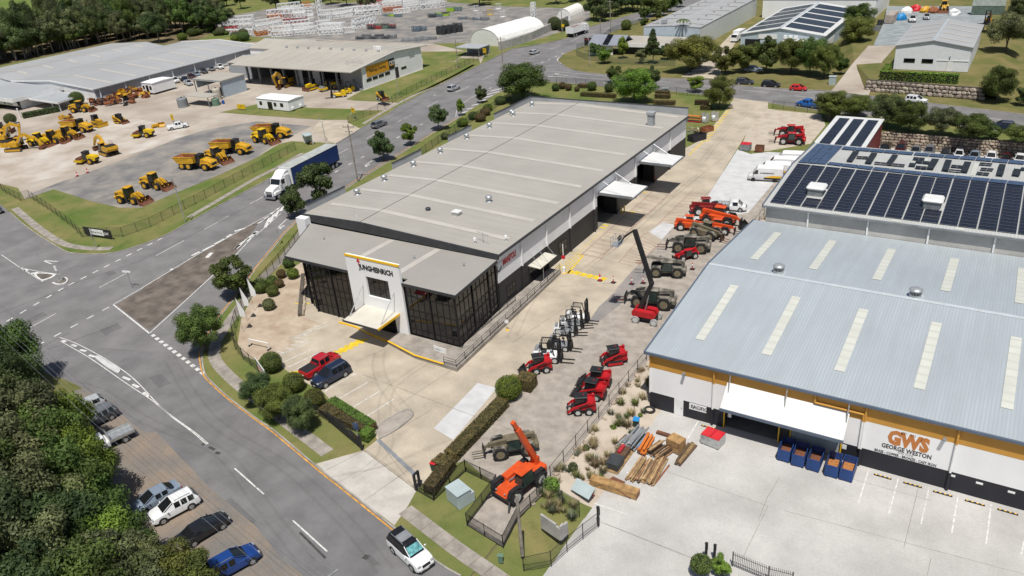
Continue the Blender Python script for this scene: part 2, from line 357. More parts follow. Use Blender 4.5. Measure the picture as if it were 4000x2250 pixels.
def path_slabs(pts, wd, z, ln=1.6, name='footpath'):
 root = D.objects.new(name, None); COL.objects.link(root); root['kind'] = 'structure'
 P = smooth(pts, 8); d = [0]
 for a, b in zip(P[:-1], P[1:]): d.append(d[-1]+(b-a).length)
 n = int(d[-1]/ln)
 def at(t):
  for i in range(len(P)-1):
   if d[i+1] >= t: return P[i].lerp(P[i+1], (t-d[i])/max(1e-6, d[i+1]-d[i]))
  return P[-1]
 for i in range(n):
  m = MB(); strip(m, [at(i*ln+.02), at(i*ln+ln-.02)], wd, z-.05, .05); obj('slab', m, MT['concrete_path'], root)
path_slabs(ZZ("5:560,750 5:300,1120 5:0,1430 8:2230,460 8:2160,620 8:2185,760 8:2400,980 9:60,1160 13:430,0 13:560,95 13:790,272"), 1.5, BZ+.03)
path_slabs(ZZ("13:1500,790 13:2000,1170 13:2430,1470 13:2700,1680"), 1.5, BZ+.03)
path_slabs(ZZ("4:150,650 4:400,860 4:620,1000 4:800,1045 4:1000,1060 4:1200,1050"), 1.4, BZ+.03)
path_slabs(ZZ("4:1900,745 4:2250,540 4:2576,350 5:200,250 5:500,80"), 1.2, BZ+.03)
path_slabs(ZZ("1:1080,1250 1:1450,1035 1:2000,760 1:2200,650"), 1.2, BZ+.03)
sheet('driveway_crossover', ZZ("1:550,1330 1:800,1448 1:1050,1295 1:920,1232 1:640,1210", BZ+.016), MT['concrete'], BZ+.016)
# machinery dealer's yard
sheet('dealer_yard', ZZ("4:-600,200 4:0,400 4:180,440 4:250,555 4:540,455 4:900,570 4:1200,640 4:1430,640 4:1580,570 4:1920,430 4:2250,290 4:2576,140 5:230,0 1:360,1420 1:780,1440 1:1040,1290 1:920,1230 1:970,1110 1:1290,1110 1:1440,1035 1:1000,1012 1:1680,720 1:1680,590 1:1990,625 1:2050,585 1:2240,590 1:2260,640 1:2300,560 1:1700,420 1:900,360 0:2000,460 0:1100,740 0:0,1100", BZ+.004), MT['yard_dirt'], BZ+.004)
sheet('dealer_pad_white', ZZ("4:0,330 4:260,400 4:560,330 4:1200,140 4:1640,0 0:1950,1380 0:1900,1300 0:1300,1180 0:700,1300 0:0,1440", BZ+.008), MT['yard_white'], BZ+.008)
sheet('dealer_pad_asphalt', ZZ("4:250,555 4:300,500 4:560,400 4:1100,210 4:1640,5 0:1760,1400 0:2100,1300 0:2576,1220 1:560,1270 1:330,1380 5:150,30 4:2576,140 4:2250,290 4:1920,430 4:1580,570 4:1430,640 4:1200,640 4:900,570 4:540,455", BZ+.012), MT['asphalt_pad'], BZ+.012)
sheet('grass_island', ZZ("0:2210,1130 0:2576,1050 1:300,1040 1:540,1085 1:970,1095 1:930,1205 1:640,1205 1:0,1160", BZ+.03), MT['grass'], BZ+.03)
sheet('grass_island', ZZ("1:905,1000 1:1060,915 1:1100,905 1:1670,700 1:2230,622 1:2255,650 1:1850,845 1:1420,1020 1:1000,1012", BZ+.03), MT['grass'], BZ+.03)
sheet('grass_island', ZZ("1:1660,520 1:2110,515 1:2115,540 1:2045,580 1:1985,622 1:1670,590", BZ+.03), MT['grass'], BZ+.03)
sheet('crane_yard', ZZ("0:2200,330 0:2450,360 1:0,370 1:1700,440 1:2100,430 1:2576,470 2:560,300 2:790,200 2:780,90 1:2400,60 1:1800,10 1:400,40 0:2100,200", BZ+.012), MT['asphalt_pad'], BZ+.012)
sheet('playing_field', [G(-900,220,.2), G(-100,190,.2), G(330,95,.2), G(640,30,.2), G(780,-60,.2), G(700,-260,.2), G(-900,-160,.2)], MT['grass_field'], .2)
sheet('forest_floor', ZZ('0:-200,700 0:1100,440 0:1650,448 0:2000,400 0:2150,330 0:2250,60 0:1700,-80 0:900,20 0:250,230 0:-200,400',BZ), MT['scrub_floor'], BZ+.005)
# painted markings
def marks(name, mat, z=.010):
 return MB(), name, mat, z
mk = MB(); zz = .010
def ln(k, s, wd=.14, z=zz, mm=None):
 strip(mk if mm is None else mm, Z(k, s), wd, z)
def done(name='lane_marking', mat='paint_white'):
 global mk
 o = obj(name, mk.mesh(name, fix=False), MT[mat]); o['kind'] = 'structure'; mk = MB()
for q in ("2055,860 2300,725","1570,1125 1855,970","1000,1445 1290,1290"): ln(4, q)
ln(8, "170,470 565,255"); ln(4, "2510,605 2576,570"); ln(5, "-5,575 90,520")
for q in ("800,115 930,45",): ln(5, q)
for q in ("1110,1395 1260,1315","1420,1230 1470,1203","1490,1193 1570,1155","1720,1075 1837,1015","2010,930 2145,868","2280,805 2397,745","2520,690 2600,652"): ln(1, q)
for q in ("1412,1390 1445,1375","1650,1258 1680,1246","1785,962 1808,952","2345,893 2368,882"): ln(1, q, .3)
for q in ("930,207 965,192","1058,137 1088,124","795,285 830,265"): ln(5, q, .3)
for q in ("390,493 490,458","585,418 700,370","750,358 830,335","925,298 1000,275","1080,240 1170,208","1230,190 1310,165","175,585 280,543","-60,680 45,645"): ln(2, q)
for i in range(9): ln(2, f"{165+i*68-6},{698-i*31} {165+i*68+18},{688-i*31}", .3) if i < 6 else None
dashes(mk, T(4,1635,945), T(4,640,1447), 1.1, 1.15, .28, zz); dashes(mk, T(4,640,1447), T(8,-40,400), 1.1, 1.3, .28, zz)
dashes(mk, T(8,1095,193), T(8,60,748), 1.1, 1.5, .26, zz)
dashes(mk, T(8,1530,470), T(8,2055,870), .75, .6, .5, zz)
sheet('traffic_island', ZZ("8:1165,172 8:1440,8 4:1440,1440 4:2010,1105 4:2470,845 5:60,740 5:30,790 4:2350,1135 4:2220,1255 4:2010,1440 8:2005,0 8:1505,425", .02), MT['island_dirt'], .02)
strip(mk, ZZ("8:1140,167 8:1435,0 4:1435,1445 4:2010,1100 4:2470,842 4:2576,785"), .16, .026)
strip(mk, ZZ("8:1140,167 8:1505,458"), .22, .026)
strip(mk, ZZ("8:1505,458 8:2010,-5 4:2015,1440 4:2220,1250 4:2360,1130 4:2576,900"), .16, .026)
strip(mk, ZZ("4:2576,785 5:250,640 5:330,590"), .14, .026); strip(mk, ZZ("4:2576,900 5:0,920 5:250,700"), .14, .026)
for i in range(4):

 a = T(5, 20+i*62, 800-i*46); b = T(5, 140+i*45, 735-i*38); c = T(5, 92+i*52, 842-i*55)
 strip(mk, [a, b, c], .55, .027)
for a, b in (("4:2360,1055","4:2576,890"),): strip(mk, ZZ(a+' '+b), .5, .027)
for q in ("2080,1145 2130,1095","2370,1055 2420,1015","2480,980 2520,945","2555,910 2590,880"): ln(4, q, .7, .027)
for a in ((1720,1270,1740,1255),(1930,1125,2010,1085),(2040,1075,2150,1020),(2160,1010,2260,955),(2280,940,2330,910),(2360,880,2460,850)): strip(mk, Z(4, f"{a[0]},{a[1]} {a[2]},{a[3]}"), .55, .027)
strip(mk, smooth(ZZ("8:595,495 8:760,555 8:1000,678 8:1240,830 8:1400,965 8:1600,1180 8:1760,1310 8:1950,1445 12:2095,118"), 4), .11, zz)
strip(mk, smooth(ZZ("8:608,535 8:900,702 8:1250,945 8:1500,1110 8:1610,1195 8:1745,1310 8:1930,1445 12:2078,125"), 4), .11, zz)
for a in ((620,530,665,540),(722,570,770,588),(808,622,868,636),(895,676,955,692),(1235,895,1310,925),(1335,970,1395,1000),(1440,1050,1500,1090)): strip(mk, Z(8, f"{a[0]},{a[1]} {a[2]},{a[3]}"), .36, zz)
for k, q in ((12,"2360,365 2580,560"),(13,"0,555 80,627"),(13,"370,890 717,1203")): ln(k, q, .15)
strip(mk, ZZ("4:15,1115 4:190,1235 4:430,1385"), .13, zz); strip(mk, ZZ("4:190,1240 4:400,1285 4:600,1312"), .13, zz)
strip(mk, ZZ("4:430,1172 4:585,1183 4:520,1207 4:430,1172"), .25, zz)
for q in ("240,1262 285,1272","305,1305 380,1293"): ln(4, q, .6)
def arrow(a, b, hd):
 strip(mk, [a, b], .2, zz); d = (b-a).normalized(); n = Vector((-d.y, d.x, 0))*hd
 mk.add([b+n*.9-d*.9+Vector((0,0,zz)), b+n*.9+d*1.0+Vector((0,0,zz)), b-n*.1+d*.1+Vector((0,0,zz))], [(0,1,2)])
 strip(mk, [b, b+n*.9], .2, zz)
arrow(T(5,312,755), T(5,225,835), 1); arrow(T(5,1190,155), T(5,1095,215), 1)
arrow(T(2,560,760), T(2,440,748), -1); arrow(T(2,500,772), T(2,380,772), -1); arrow(T(2,1035,828), T(2,950,828), 1); arrow(T(2,1900,912), T(2,1810,916), 1)
for i in range(8):
 x0 = 2025+i*48; y0 = 1180-i*36
 strip(mk, Z(1, f"{x0},{y0-10} {x0+100+i*6},{y0-32-i*2}"), .55, zz)
strip(mk, smooth(ZZ("1:2010,1180 1:2030,1090 1:2110,1020 1:2200,965 1:2330,915 1:2450,885"), 4), .13, zz)
for q in ("330,712 950,766","640,780 742,786","1100,745 1300,760","1530,870 1640,880","1490,820 1590,828","1870,892 1985,905","1900,862 2000,868","2310,905 2580,932","1480,786 1700,778","2430,880 2580,888"): ln(2, q, .14)
for q in ("-10,893 390,930 555,922","260,964 530,990","810,1024 1060,1050","1540,1105 1700,1121","2060,1166 2350,1205"): ln(3, q, .14)
strip(mk, smooth(ZZ("2:525,542 2:455,600 2:530,660 2:700,722"), 5), .2, zz)
for q in ("480,612 520,650","600,672 645,690","730,690 780,712","850,702 880,718"): ln(2, q, .8)
done()
strip(mk, smooth([Vector((q.x,q.y,0)) for q in ZZ("1:2010,1195 1:1800,1325 1:1600,1445 5:1345,150 5:945,405 5:545,670 5:325,845 5:135,1072 5:0,1235 8:2420,12 8:2185,300 8:2022,600 8:2010,720 8:2040,862 8:2120,962 8:2300,1122 8:2570,1325 13:165,0 13:640,398 13:845,558 13:1405,1010")], 3), .16, .013)
done('yellow_edge_line', 'paint_orange')
def median(pts, mat='paint_white', h=.13, fill=True):
 P = smooth(pts+[pts[0]], 3)[:-1]; m = MB(); m.ext(P, 0, h); o = obj('median_island', m, MT[mat]); o['kind'] = 'structure'; c = sum(P, Vector())/len(P)
 if fill: sheet('median_infill', [c+(p-c)*.74 for p in P], MT['island_dirt'], h+.006)
median(ZZ("8:950,700 8:990,688 8:1100,755 8:1205,815 8:1205,850 8:1170,855 8:1060,790"), 'concrete_new', .13, False)
median(ZZ("4:345,1322 4:370,1300 4:548,1312 4:545,1340 4:440,1378 4:400,1370")); median(ZZ("4:520,1400 4:600,1385 4:655,1345 4:690,1370 4:660,1405 4:580,1420"))
zz = CZ+.014
for q in ("220,692 540,555 465,510","215,692 180,680","385,505 735,380 680,362","275,755 597,610","325,805 662,645","360,850 540,762","440,830 560,770","690,1050 1005,870","785,1152 1125,957","935,1235 1255,1040","1060,1335 1390,1125"): ln(9, q, .12, zz)
for q in ("210,647 300,660","290,612 370,622","350,578 440,585","400,545 500,555","385,505 470,512","445,472 520,482","510,430 590,440","580,388 650,396"): ln(9, q, .14, zz)
done('parking_line', 'paint_white')
for q in ("775,655 915,640","835,625 978,612","890,597 1028,582","945,568 1088,553","1000,540 1120,527","790,680 860,675"): ln(9, q, .55, zz)
ln(9, "395,162 545,165", .25, zz); ln(9, "345,858 480,852", .5, zz)
for q in ("570,1310 612,1280","632,1320 678,1292","697,1335 740,1310","762,1350 805,1322","830,1365 870,1335","890,1380 940,1352"): ln(6, q, .9, zz)
for i in range(11): ln(6, f"{440+i*24},{1240-i*14} {555+i*14},{1310-i*17}", .12, zz)
ln(6, "720,1130 560,1310", .25, zz); ln(6, "720,1130 600,1105", .15, zz)
for q in ("870,802 965,830","870,840 940,852","1300,490 1360,492","1240,690 1100,690","930,780 990,778"): ln(6, q, .35, zz)
ln(6, "650,1110 1000,800 ", .08, zz)
for i in range(14): ln(2, f"{1925+i*18.5},{1425-i*25} {1985+i*18},{1415-i*25.5}", .45, zz)
ln(6, "1775,120 1935,-30", .25, zz)
done('yard_marking', 'paint_yellow')
for q in ("700,1120 1010,840 1180,690 1420,480 1570,520 1330,740 1180,880 890,1160 700,1120",): ln(6, q, .12, zz)
for i in range(17):
 t = i/17; x0 = 715+t*690; y0 = 1112-t*625
 ln(6, f"{x0:.0f},{y0:.0f} {x0+180-t*20:.0f},{y0+40:.0f}", .10, zz)
for q in ("1075,1200 1320,920 1400,890","1270,1230 1500,1000","1460,820 1830,460","1640,815 1990,480"): ln(6, q, .10, zz)
for i in range(10):
 t = i/10; ln(6, f"{1100+t*250:.0f},{1175-t*255:.0f} {1290+t*200:.0f},{1215-t*215:.0f}", .08, zz)
for i in range(12):
 t = i/12; ln(6, f"{1480+t*350:.0f},{800-t*330:.0f} {1650+t*340:.0f},{810-t*330:.0f}", .08, zz)
done('hatched_bay', 'paint_red')
for q in ("2270,410 2560,430","2180,490 2500,500","2090,570 2470,580"): ln(6, q, .1, zz)
ln(7, "-440,300 40,300", .1, zz)
done('parking_line', 'paint_white')
for q in ("230,1330 700,900","1960,700 2110,780"): ln(9, q, .03, zz)
for k, q in ((9,"1440,1180 1930,860 2440,480"),(9,"1080,880 2576,1440"),(9,"1000,750 1300,620"),(13,"1220,80 1620,600"),(13,"1090,700 1620,330"),(13,"700,400 1100,190"),(10,"0,560 560,190"),(10,"690,90 0,-20"),(6,"400,1450 1060,1400"),(6,"890,1160 1240,1240"),(6,"1350,760 2250,40"),(6,"1420,480 1560,520"),(9,"1380,1460 1760,1240")): ln(k, q, .05, zz)
done('expansion_joint', 'joint')
m = MB(); strip(m, Z(13, "1225,85 1610,445"), .45, zz+.004); obj('drain_grate', m.mesh('drain_grate', fix=False), MT['grey_steel'])['kind'] = 'structure'
mk = MB(); strip(mk, Z(13, "1090,195 1615,590"), .08, zz+.004); strip(mk, Z(13, "1110,190 1625,575"), .05, zz+.004); done('gate_track', 'joint')
mk = MB()
for q in ("2030,120 2060,130","2100,150 2160,180","2170,205 2215,220"): ln(12, q, .35, .012)
ln(13, "440,1010 700,1270", .22, .012); ln(13, "1080,1250 1130,1270", .5, .012)
done('tyre_stain', 'tyre_mark')
for z_, rows in ((zz+.006, ((9,"2300,400 1500,900 1300,1150 13:1300,200 13:900,500"),(9,"1250,650 1230,800 1300,1000 1500,1250"),(6,"1900,300 1300,800 900,1150 300,1450 10:0,500"),(6,"1700,420 1250,860 700,1300"),(2,"2400,1100 2100,1400 6:1900,200"),(13,"1900,100 1300,350 800,450"))),(.013, ((8,"200,900 900,1000 1500,1350 12:2200,200 12:2574,650 13:500,1300"),(8,"1700,700 2100,1300 13:300,350 13:900,900 13:1300,1400"),(8,"0,600 800,250 1300,60 4:1800,1180"),(4,"300,1440 1500,900 2500,380"),(1,"1000,1400 1700,1000 2400,650"))),(.106, ((4,"600,250 1200,80 0:1700,1300 0:2200,1150"),(0,"600,1300 1400,1150 2000,1080"),(0,"300,1440 900,1400 1500,1330")))):
 for k, q in rows:
  P = smooth(ZZ(' '.join(a if ':' in a else f'{k}:{a}' for a in q.split())), 6)
  for o_ in (-.85,.85): strip(mk, [p+Vector((o_*.5,o_*.6,0)) for p in P], .3, z_+(.004 if o_ > 0 else 0))
done('tyre_track', 'tyre_track')
for k, q in ((4,"2576,588 2000,880 1400,1180 620,1449"),(8,"690,0 0,248"),(1,"900,1440 1700,1000 2500,600"),(8,"480,620 1150,380"),(8,"100,760 700,450")): strip(mk, Z(k,q), .07, .0105)
done('road_seam', 'road_seam')
for q in ("8:1000,420 8:1180,350 8:1230,400 8:1060,480","8:230,330 8:430,240 8:480,270 8:280,370","13:1090,1240 13:1140,1225 13:1250,1330 13:1180,1350","4:1060,1300 4:1130,1275 4:1180,1300 4:1100,1330","12:2250,700 12:2330,660 12:2574,900 12:2500,960","8:1500,900 8:1620,860 8:1720,960 8:1600,1010"): sheet('road_patch', ZZ(q,.009), MT['road_patch'], .009)
sheet('grass_corner', ZZ('8:150,836 8:400,846 8:640,916 8:830,1005 8:600,1090 8:300,1060 8:60,1000 8:40,860',.05), MT['grass_dry'], .05)
# lower site on the right: bank, apron
m = MB()
mz = [(BX+.28,.09),(-30.0,.0),(-29.2,-.25),(-28.2,-.55),(-27.2,-.74),(GX[0]-.2,GZ-.006)]
random.seed(3)
ys = [GY[0]+i*1.56 for i in range(91)]
g = [[(x+(random.uniform(-.25,.25) if 0 < i < 5 else 0), y, z*(1 if y < 131 or i == 0 else 3.25)+(random.uniform(-.08,.08) if 0 < i < 5 else 0)) for i, (x, z) in enumerate(mz)] for y in ys]
n = len(mz)
for nm, j0, j1, mt in (('grassy_bank',0,12,'grass'),('sandy_bank',12,len(ys)-1,'bank_sand')):
 m = MB().add([q for r_ in g[j0:j1+1] for q in r_], [(j*n+i, j*n+i+1, (j+1)*n+i+1, (j+1)*n+i) for j in range(j1-j0) for i in range(n-1)])
 obj(nm, m.mesh(nm, True, False), MT[mt])['kind'] = 'structure'
sheet('concrete_apron', [(GX[0]-.3,GY[0]),(GX[1],GY[0]),(GX[1],KY),(GX[0]-.3,KY)], MT['concrete_apron'], GZ)
sheet('lower_car_park', [(GX[0]-.6,KY),(GX[1],KY),(GX[1],GY[1]),(GX[0]-.6,GY[1])], MT['concrete_apron'], KZ)
m = MB()
for a in ([(-31,30,-3),(60,30,-3),(60,30,0),(-31,30,0)],[(60,30,-3),(60,170.4,-3),(60,170.4,.1),(60,30,0)],[(60,170.38,-3),(-31,170.38,-3),(-31,170.38,.1),(60,170.38,.1)],[(60,132,-3),(-26,132,-3),(-26,132,GZ-.01),(60,132,GZ-.01)]): m.quad(*a)
obj('cutting', m, MT['bank_sand'])['kind'] = 'structure'
mk = MB()
def lz(k, s, wd): strip(mk, Z(k, s, GZ), wd, GZ+.006)
for k, q in ((14,"1560,400 2576,745"),(14,"880,900 1900,1300"),(14,"930,920 1840,1285"),(15,"0,240 1640,690"),(15,"160,790 2576,1430"),(15,"0,640 -100,900"),(15,"1520,530 1365,1170"),(15,"1640,1270 1600,1445"),(14,"2576,745 2320,1270"),(15,"120,450 0,650")): lz(k, q, .035)
done('expansion_joint', 'joint')
for k, q in ((10,"1875,1340 1810,1445"),(14,"1810,0 1760,75"),(14,"915,335 1270,440"),(14,"1160,40 1500,140"),(14,"720,680 1168,832"),(15,"1012,382 905,732"),(15,"1312,465 1215,828"),(15,"1622,555 1540,925"),(15,"1915,636 1848,1020"),(15,"2245,730 2195,1122"),(15,"2576,1100 2550,1230")): lz(k, q, .12)
done('parking_line', 'paint_white')
W('rust_stain', (.28,.22,.20), rough=.9, col2=(.50,.46,.43), scale=3)
W('roof_grey', (.375,.357,.325), rough=.6, var=.05, scale=.12, stain=.14, sscale=.1, lines=(.42,1,.14), bump=.25, streak=0)
W('roof_grey2', (.335,.32,.295), rough=.6, var=.05, scale=.12, stain=.16, sscale=.1, lines=(.42,0,.10), bump=.25)
W('roof_blue', (.40,.445,.48), rough=.42, var=.05, scale=.1, stain=.07, sscale=.1, lines=(.31,0,.11), bump=.28, metal=.1, streak=1)
W('roof_flash', (.50,.55,.58), rough=.4, var=.05, metal=.2)
W('skylight', (.47,.445,.405), rough=.45, var=.05, scale=.4, lines=(.42,1,.05), bump=.1)
W('skylight_pale', (.54,.55,.50), rough=.4, var=.04, scale=.4, lines=(1.25,1,.12), bump=.05)
W('wall_white', (.80,.805,.815), rough=.6, var=.03, scale=.3, stain=.05, sscale=.3)
W('wall_white_y', (.81,.815,.82), rough=.6, var=.03, scale=.3, stain=.05, sscale=.3)
W('wall_black', (.035,.034,.036), rough=.65, var=.12, scale=.3); W('wall_navy', (.020,.021,.029), rough=.6, var=.1, scale=.4)
W('wall_amber', (.53,.27,.05), rough=.65, var=.06, scale=.4, stain=.08, sscale=.5)
W('tilt_concrete', (.48,.465,.435), rough=.85, var=.10, scale=.25, stain=.3, sscale=.3)
W('parapet_grey', (.36,.375,.39), rough=.6, var=.08, scale=.3, stain=.2)
W('fascia_dark', (.040,.042,.047), rough=.5, var=.1); W('cap_yellow', (.80,.47,.02), rough=.45, var=.04)
M('glass_dark', (.010,.010,.012), rough=.04, var=.3, scale=.6, spec=.6); M('mullion', (.012,.012,.013), rough=.5, var=.1)
M('sign_black', (.02,.02,.022), rough=.5, var=.05); M('sign_red', (.55,.02,.03), rough=.45, var=.05); M('sign_orange', (.52,.19,.05), rough=.45, var=.05); M('sign_grey', (.36,.36,.37), rough=.5, var=.05)
W('canopy_white', (.66,.665,.66), rough=.4, var=.03, stain=.05); W('canopy_cream', (.58,.55,.48), rough=.5, var=.05, stain=.08, sscale=.6)
def P_(name, m, mat, root, parent=None, smooth_=False):

 if isinstance(m, MB):
  L = root.location; m.v = [(a-L.x, b-L.y, c-L.z) for a, b, c in m.v]; m = m.mesh(name, smooth_)
 return obj(name, m, MT[mat] if isinstance(mat, str) else mat, parent or root)
def bx(x0, y0, z0, x1, y1, z1): return MB().box(x0, y0, z0, x1, y1, z1)
def text_on(root, s, size, origin, ux, uy, mat, name='lettering', depth=.02, bold=0., width=None, shear=0., parent=None):
 me = text_mesh(s, size, depth, bold, shear=shear)
 ux = Vector(ux).normalized(); uy = Vector(uy).normalized(); nn = ux.cross(uy)
 if width:
  xs = [v.co.x for v in me.vertices]; k = width/(max(xs)-min(xs)); x0 = min(xs)
  for v in me.vertices: v.co.x = (v.co.x-x0)*k
 o = obj(name, me, MT[mat], parent or root)
 o.matrix_local = Matrix.Translation(Vector(origin)-root.location) @ Matrix((ux, uy, nn)).transposed().to_4x4()
 return o
def turbine():
 s = Spec(); s.add('flashing', MB().box(-.55,-.55,.0,.55,.55,.04), 'galv'); s.add('neck', MB().lathe([(.5,.04),(.3,.35),(.3,.5)], 12), 'galv')
 hd = MB().lathe([(.32,.45),(.52,.55),(.62,.75),(.6,.95),(.45,1.12),(.2,1.2),(.02,1.21)], 16); i = s.add('turbine_head', hd, 'galv', smooth=True)
 v = MB()
 for k in range(16):
  a = 2*math.pi*k/16; v.cyl((.54*math.cos(a),.54*math.sin(a),.54),(.62*math.cos(a+.3),.62*math.sin(a+.3),.98),.018,n=4)
 s.add('vane', v, 'steel', i); return s
TURB = turbine()
# the glazed-front warehouse
JX0, JX1, JY0, JY1 = -88.4, -53.6, 76.0, 144.2; RX, RZ, EZ, LZ_ = -77.0, 9.25, 8.3, 8.85; J0 = .11
jh = thing('warehouse', 'long pale grey-roofed warehouse with black glazed office front and white entrance portal', 'warehouse', (-70,105,J0))
def jroof(x): return RZ-(RZ-EZ)*(x-RX)/(JX1-RX) if x > RX else RZ-(RZ-LZ_)*(RX-x)/(RX-JX0)
def onroof(px, py):
 q = onplane(px, py, (RX,0,RZ), (RZ-EZ, 0, JX1-RX))
 return q if q.x > RX else onplane(px, py, (RX,0,RZ), (-(RZ-LZ_), 0, RX-JX0))
m = MB(); t = .18
for a, b in ((JX0-.1, RX), (RX, JX1+.35)):
 m.add([(a,JY0-.1,jroof(a)),(b,JY0-.1,jroof(b)),(b,JY1,jroof(b)),(a,JY1,jroof(a)),(a,JY0-.1,jroof(a)-t),(b,JY0-.1,jroof(b)-t),(b,JY1,jroof(b)-t),(a,JY1,jroof(a)-t)],
          [(0,1,2,3),(7,6,5,4),(0,4,5,1),(1,5,6,2),(2,6,7,3),(3,7,4,0)])
roof = P_('roof', m, 'roof_grey', jh)
P_('ridge_cap', MB().box(RX-.04,JY0-.1,RZ-.02,RX+.04,JY1,RZ+.03), 'fascia_dark', jh, roof)
for x, y in ((1272,793),(1392,737),(1505,683),(1606,630),(1710,579),(1827,528),(1922,481),(2008,440),(2056,402)):
 q = onroof(x, y); m = MB()
 for a, b in ((JX0+1.2, RX-.05), (RX+.05, JX1-1.0)):
  h = .03; m.add([(a,q.y-.5,jroof(a)+h),(b,q.y-.5,jroof(b)+h),(b,q.y+.5,jroof(b)+h),(a,q.y+.5,jroof(a)+h)], [(0,1,2,3)])
 L = jh.location; m.v = [(a-L.x, b-L.y, c-L.z) for a, b, c in m.v]; obj('skylight', m.mesh('skylight', fix=False), MT['skylight'], roof)
m = MB().box(JX1+.36,JY0-.2,EZ-.30,JX1+.55,JY1+.1,EZ-.04); P_('gutter', m, 'fascia_dark', jh, roof)
P_('gable_fascia', MB().prism([(JX0-.1,LZ_-.9),(JX0-.1,LZ_+.12),(RX,RZ+.12),(JX1+.5,EZ+.12),(JX1+.5,EZ-.6)], JY0-.35, JY0-.12, 'y'), 'fascia_dark', jh)
dp = [PX(6, x, y, JX1) for x, y in ((100,1240),(350,1050),(582,870),(824,680),(1040,385),(1237,350),(1422,90),(1585,75))]
ysp = [JY0]+sorted(q.y for q in dp)+[JY1]; BAND = 4.0
doors = [(PX(6,862,800,JX1).y, PX(6,1045,690,JX1).y), (PX(6,1268,430,JX1).y-.4, PX(6,1420,368,JX1).y+.6)]
DT = 5.6
def seg(y0, y1, z0, z1, mat):
 cuts = [(y0, y1, z0, z1)]
 for a, b in doors:
  nx = []
  for c in cuts:
   if b <= c[0] or a >= c[1] or c[2] >= DT: nx.append(c); continue
   if a > c[0]: nx.append((c[0], a, c[2], c[3]))
   if b < c[1]: nx.append((b, c[1], c[2], c[3]))
   if c[3] > DT: nx.append((max(a,c[0]), min(b,c[1]), max(c[2],DT), c[3]))
  cuts = nx
 for c in cuts:
  if c[1]-c[0] > .05: P_('wall_panel', bx(JX1-.18, c[0]+.012, c[2], JX1, c[1]-.012, c[3]), mat, jh)
for a, b in zip(ysp[:-1], ysp[1:]): seg(a, b, J0, BAND-.01, 'wall_black'); seg(a, b, BAND+.01, EZ-.2, 'wall_white')
P_('inner_lining', bx(JX1-.5, JY0, J0, JX1-.2, doors[0][0], EZ-.3).box(JX1-.5, doors[0][1], J0, JX1-.2, doors[1][0], EZ-.3).box(JX1-.5, doors[1][1], J0, JX1-.2, JY1, EZ-.3), 'wall_black', jh)
P_('wall', bx(JX0, JY0, J0, JX0+.2, JY1, LZ_-.2), 'wall_white', jh); P_('wall', bx(JX0+.2, JY1-.2, J0, JX1-.2, JY1, EZ-.2), 'wall_white_y', jh); P_('wall', bx(JX0+.2, JY0, J0, JX1-.55, JY0+.2, EZ-.4), 'wall_black', jh)
W('shed_floor', (.20,.19,.18), rough=.6, var=.1); P_('floor', bx(JX0+.3, JY0+.3, J0-.02, JX1-.1, JY1-.3, J0+.015), 'shed_floor', jh)
for q in dp:
 m = MB().box(JX1+.02,q.y-.11,BAND+.02,JX1+.24,q.y+.11,EZ-.3); P_('downpipe', m, 'white_paint', jh)
 P_('downpipe', bx(JX1+.02,q.y-.12,J0,JX1+.24,q.y+.12,BAND-.02), 'wall_black', jh)
for i, (a, b) in enumerate(doors):
 P_('roller_door', bx(JX1-.16, a+.05, J0+.02, JX1-.10, a+(b-a)*.02+.1, DT), 'black_steel', jh)
 P_('door_leaf', bx(JX1-2.2, b-.12, J0+.02, JX1-.2, b-.04, DT-.3), 'wall_black', jh)
 m = MB(); y0, y1 = PX(6, (845,1260)[i], (490,185)[i], JX1-.45).y, PX(6, (1000,1385)[i], (385,90)[i], JX1-.45).y
 o0 = (JX1+.02, 6.25); o1 = (JX1+5.9, 6.0)
 m.prism([(o0[0],o0[1]),(o1[0],o1[1]),(o1[0],o1[1]-.12),(o0[0],o0[1]-.12)], y0, y1, 'y')
 aw = P_('awning', m, 'canopy_white', jh)
 P_('awning_edge', MB().box(o0[0],y0-.12,5.78,o1[0],y0-.01,6.2).box(o1[0]+.01,y0-.1,5.75,o1[0]+.1,y1,6.05), 'grey_steel', jh, aw)
 for yy in (y0+.6, y1-.6): P_('tie_rod', MB().cyl((JX1+.4,yy,EZ-.35),(o1[0]-2.2,yy,6.15),.045,n=6), 'galv', jh, aw)
y0, y1 = PX(6,160,1230,JX1).y, PX(6,330,1085,JX1).y; za = PX(6,160,1230,JX1).z
aw = P_('awning', MB().prism([(JX1+.02,za+.1),(JX1+2.0,za-.02),(JX1+2.0,za-.1),(JX1+.02,za)], y0, y1, 'y'), 'canopy_cream', jh)
for yy in (y0+.5, (y0+y1)/2, y1-.3): P_('tie_rod', MB().cyl((JX1+.1,yy,za+1.9),(JX1+1.9,yy,za+.02),.03,n=6), 'galv', jh, aw)
P_('awning_post', MB().cyl((JX1+1.85,y0+1.0,J0),(JX1+1.85,y0+1.0,za-.05),.04,n=8), 'galv', jh, aw)
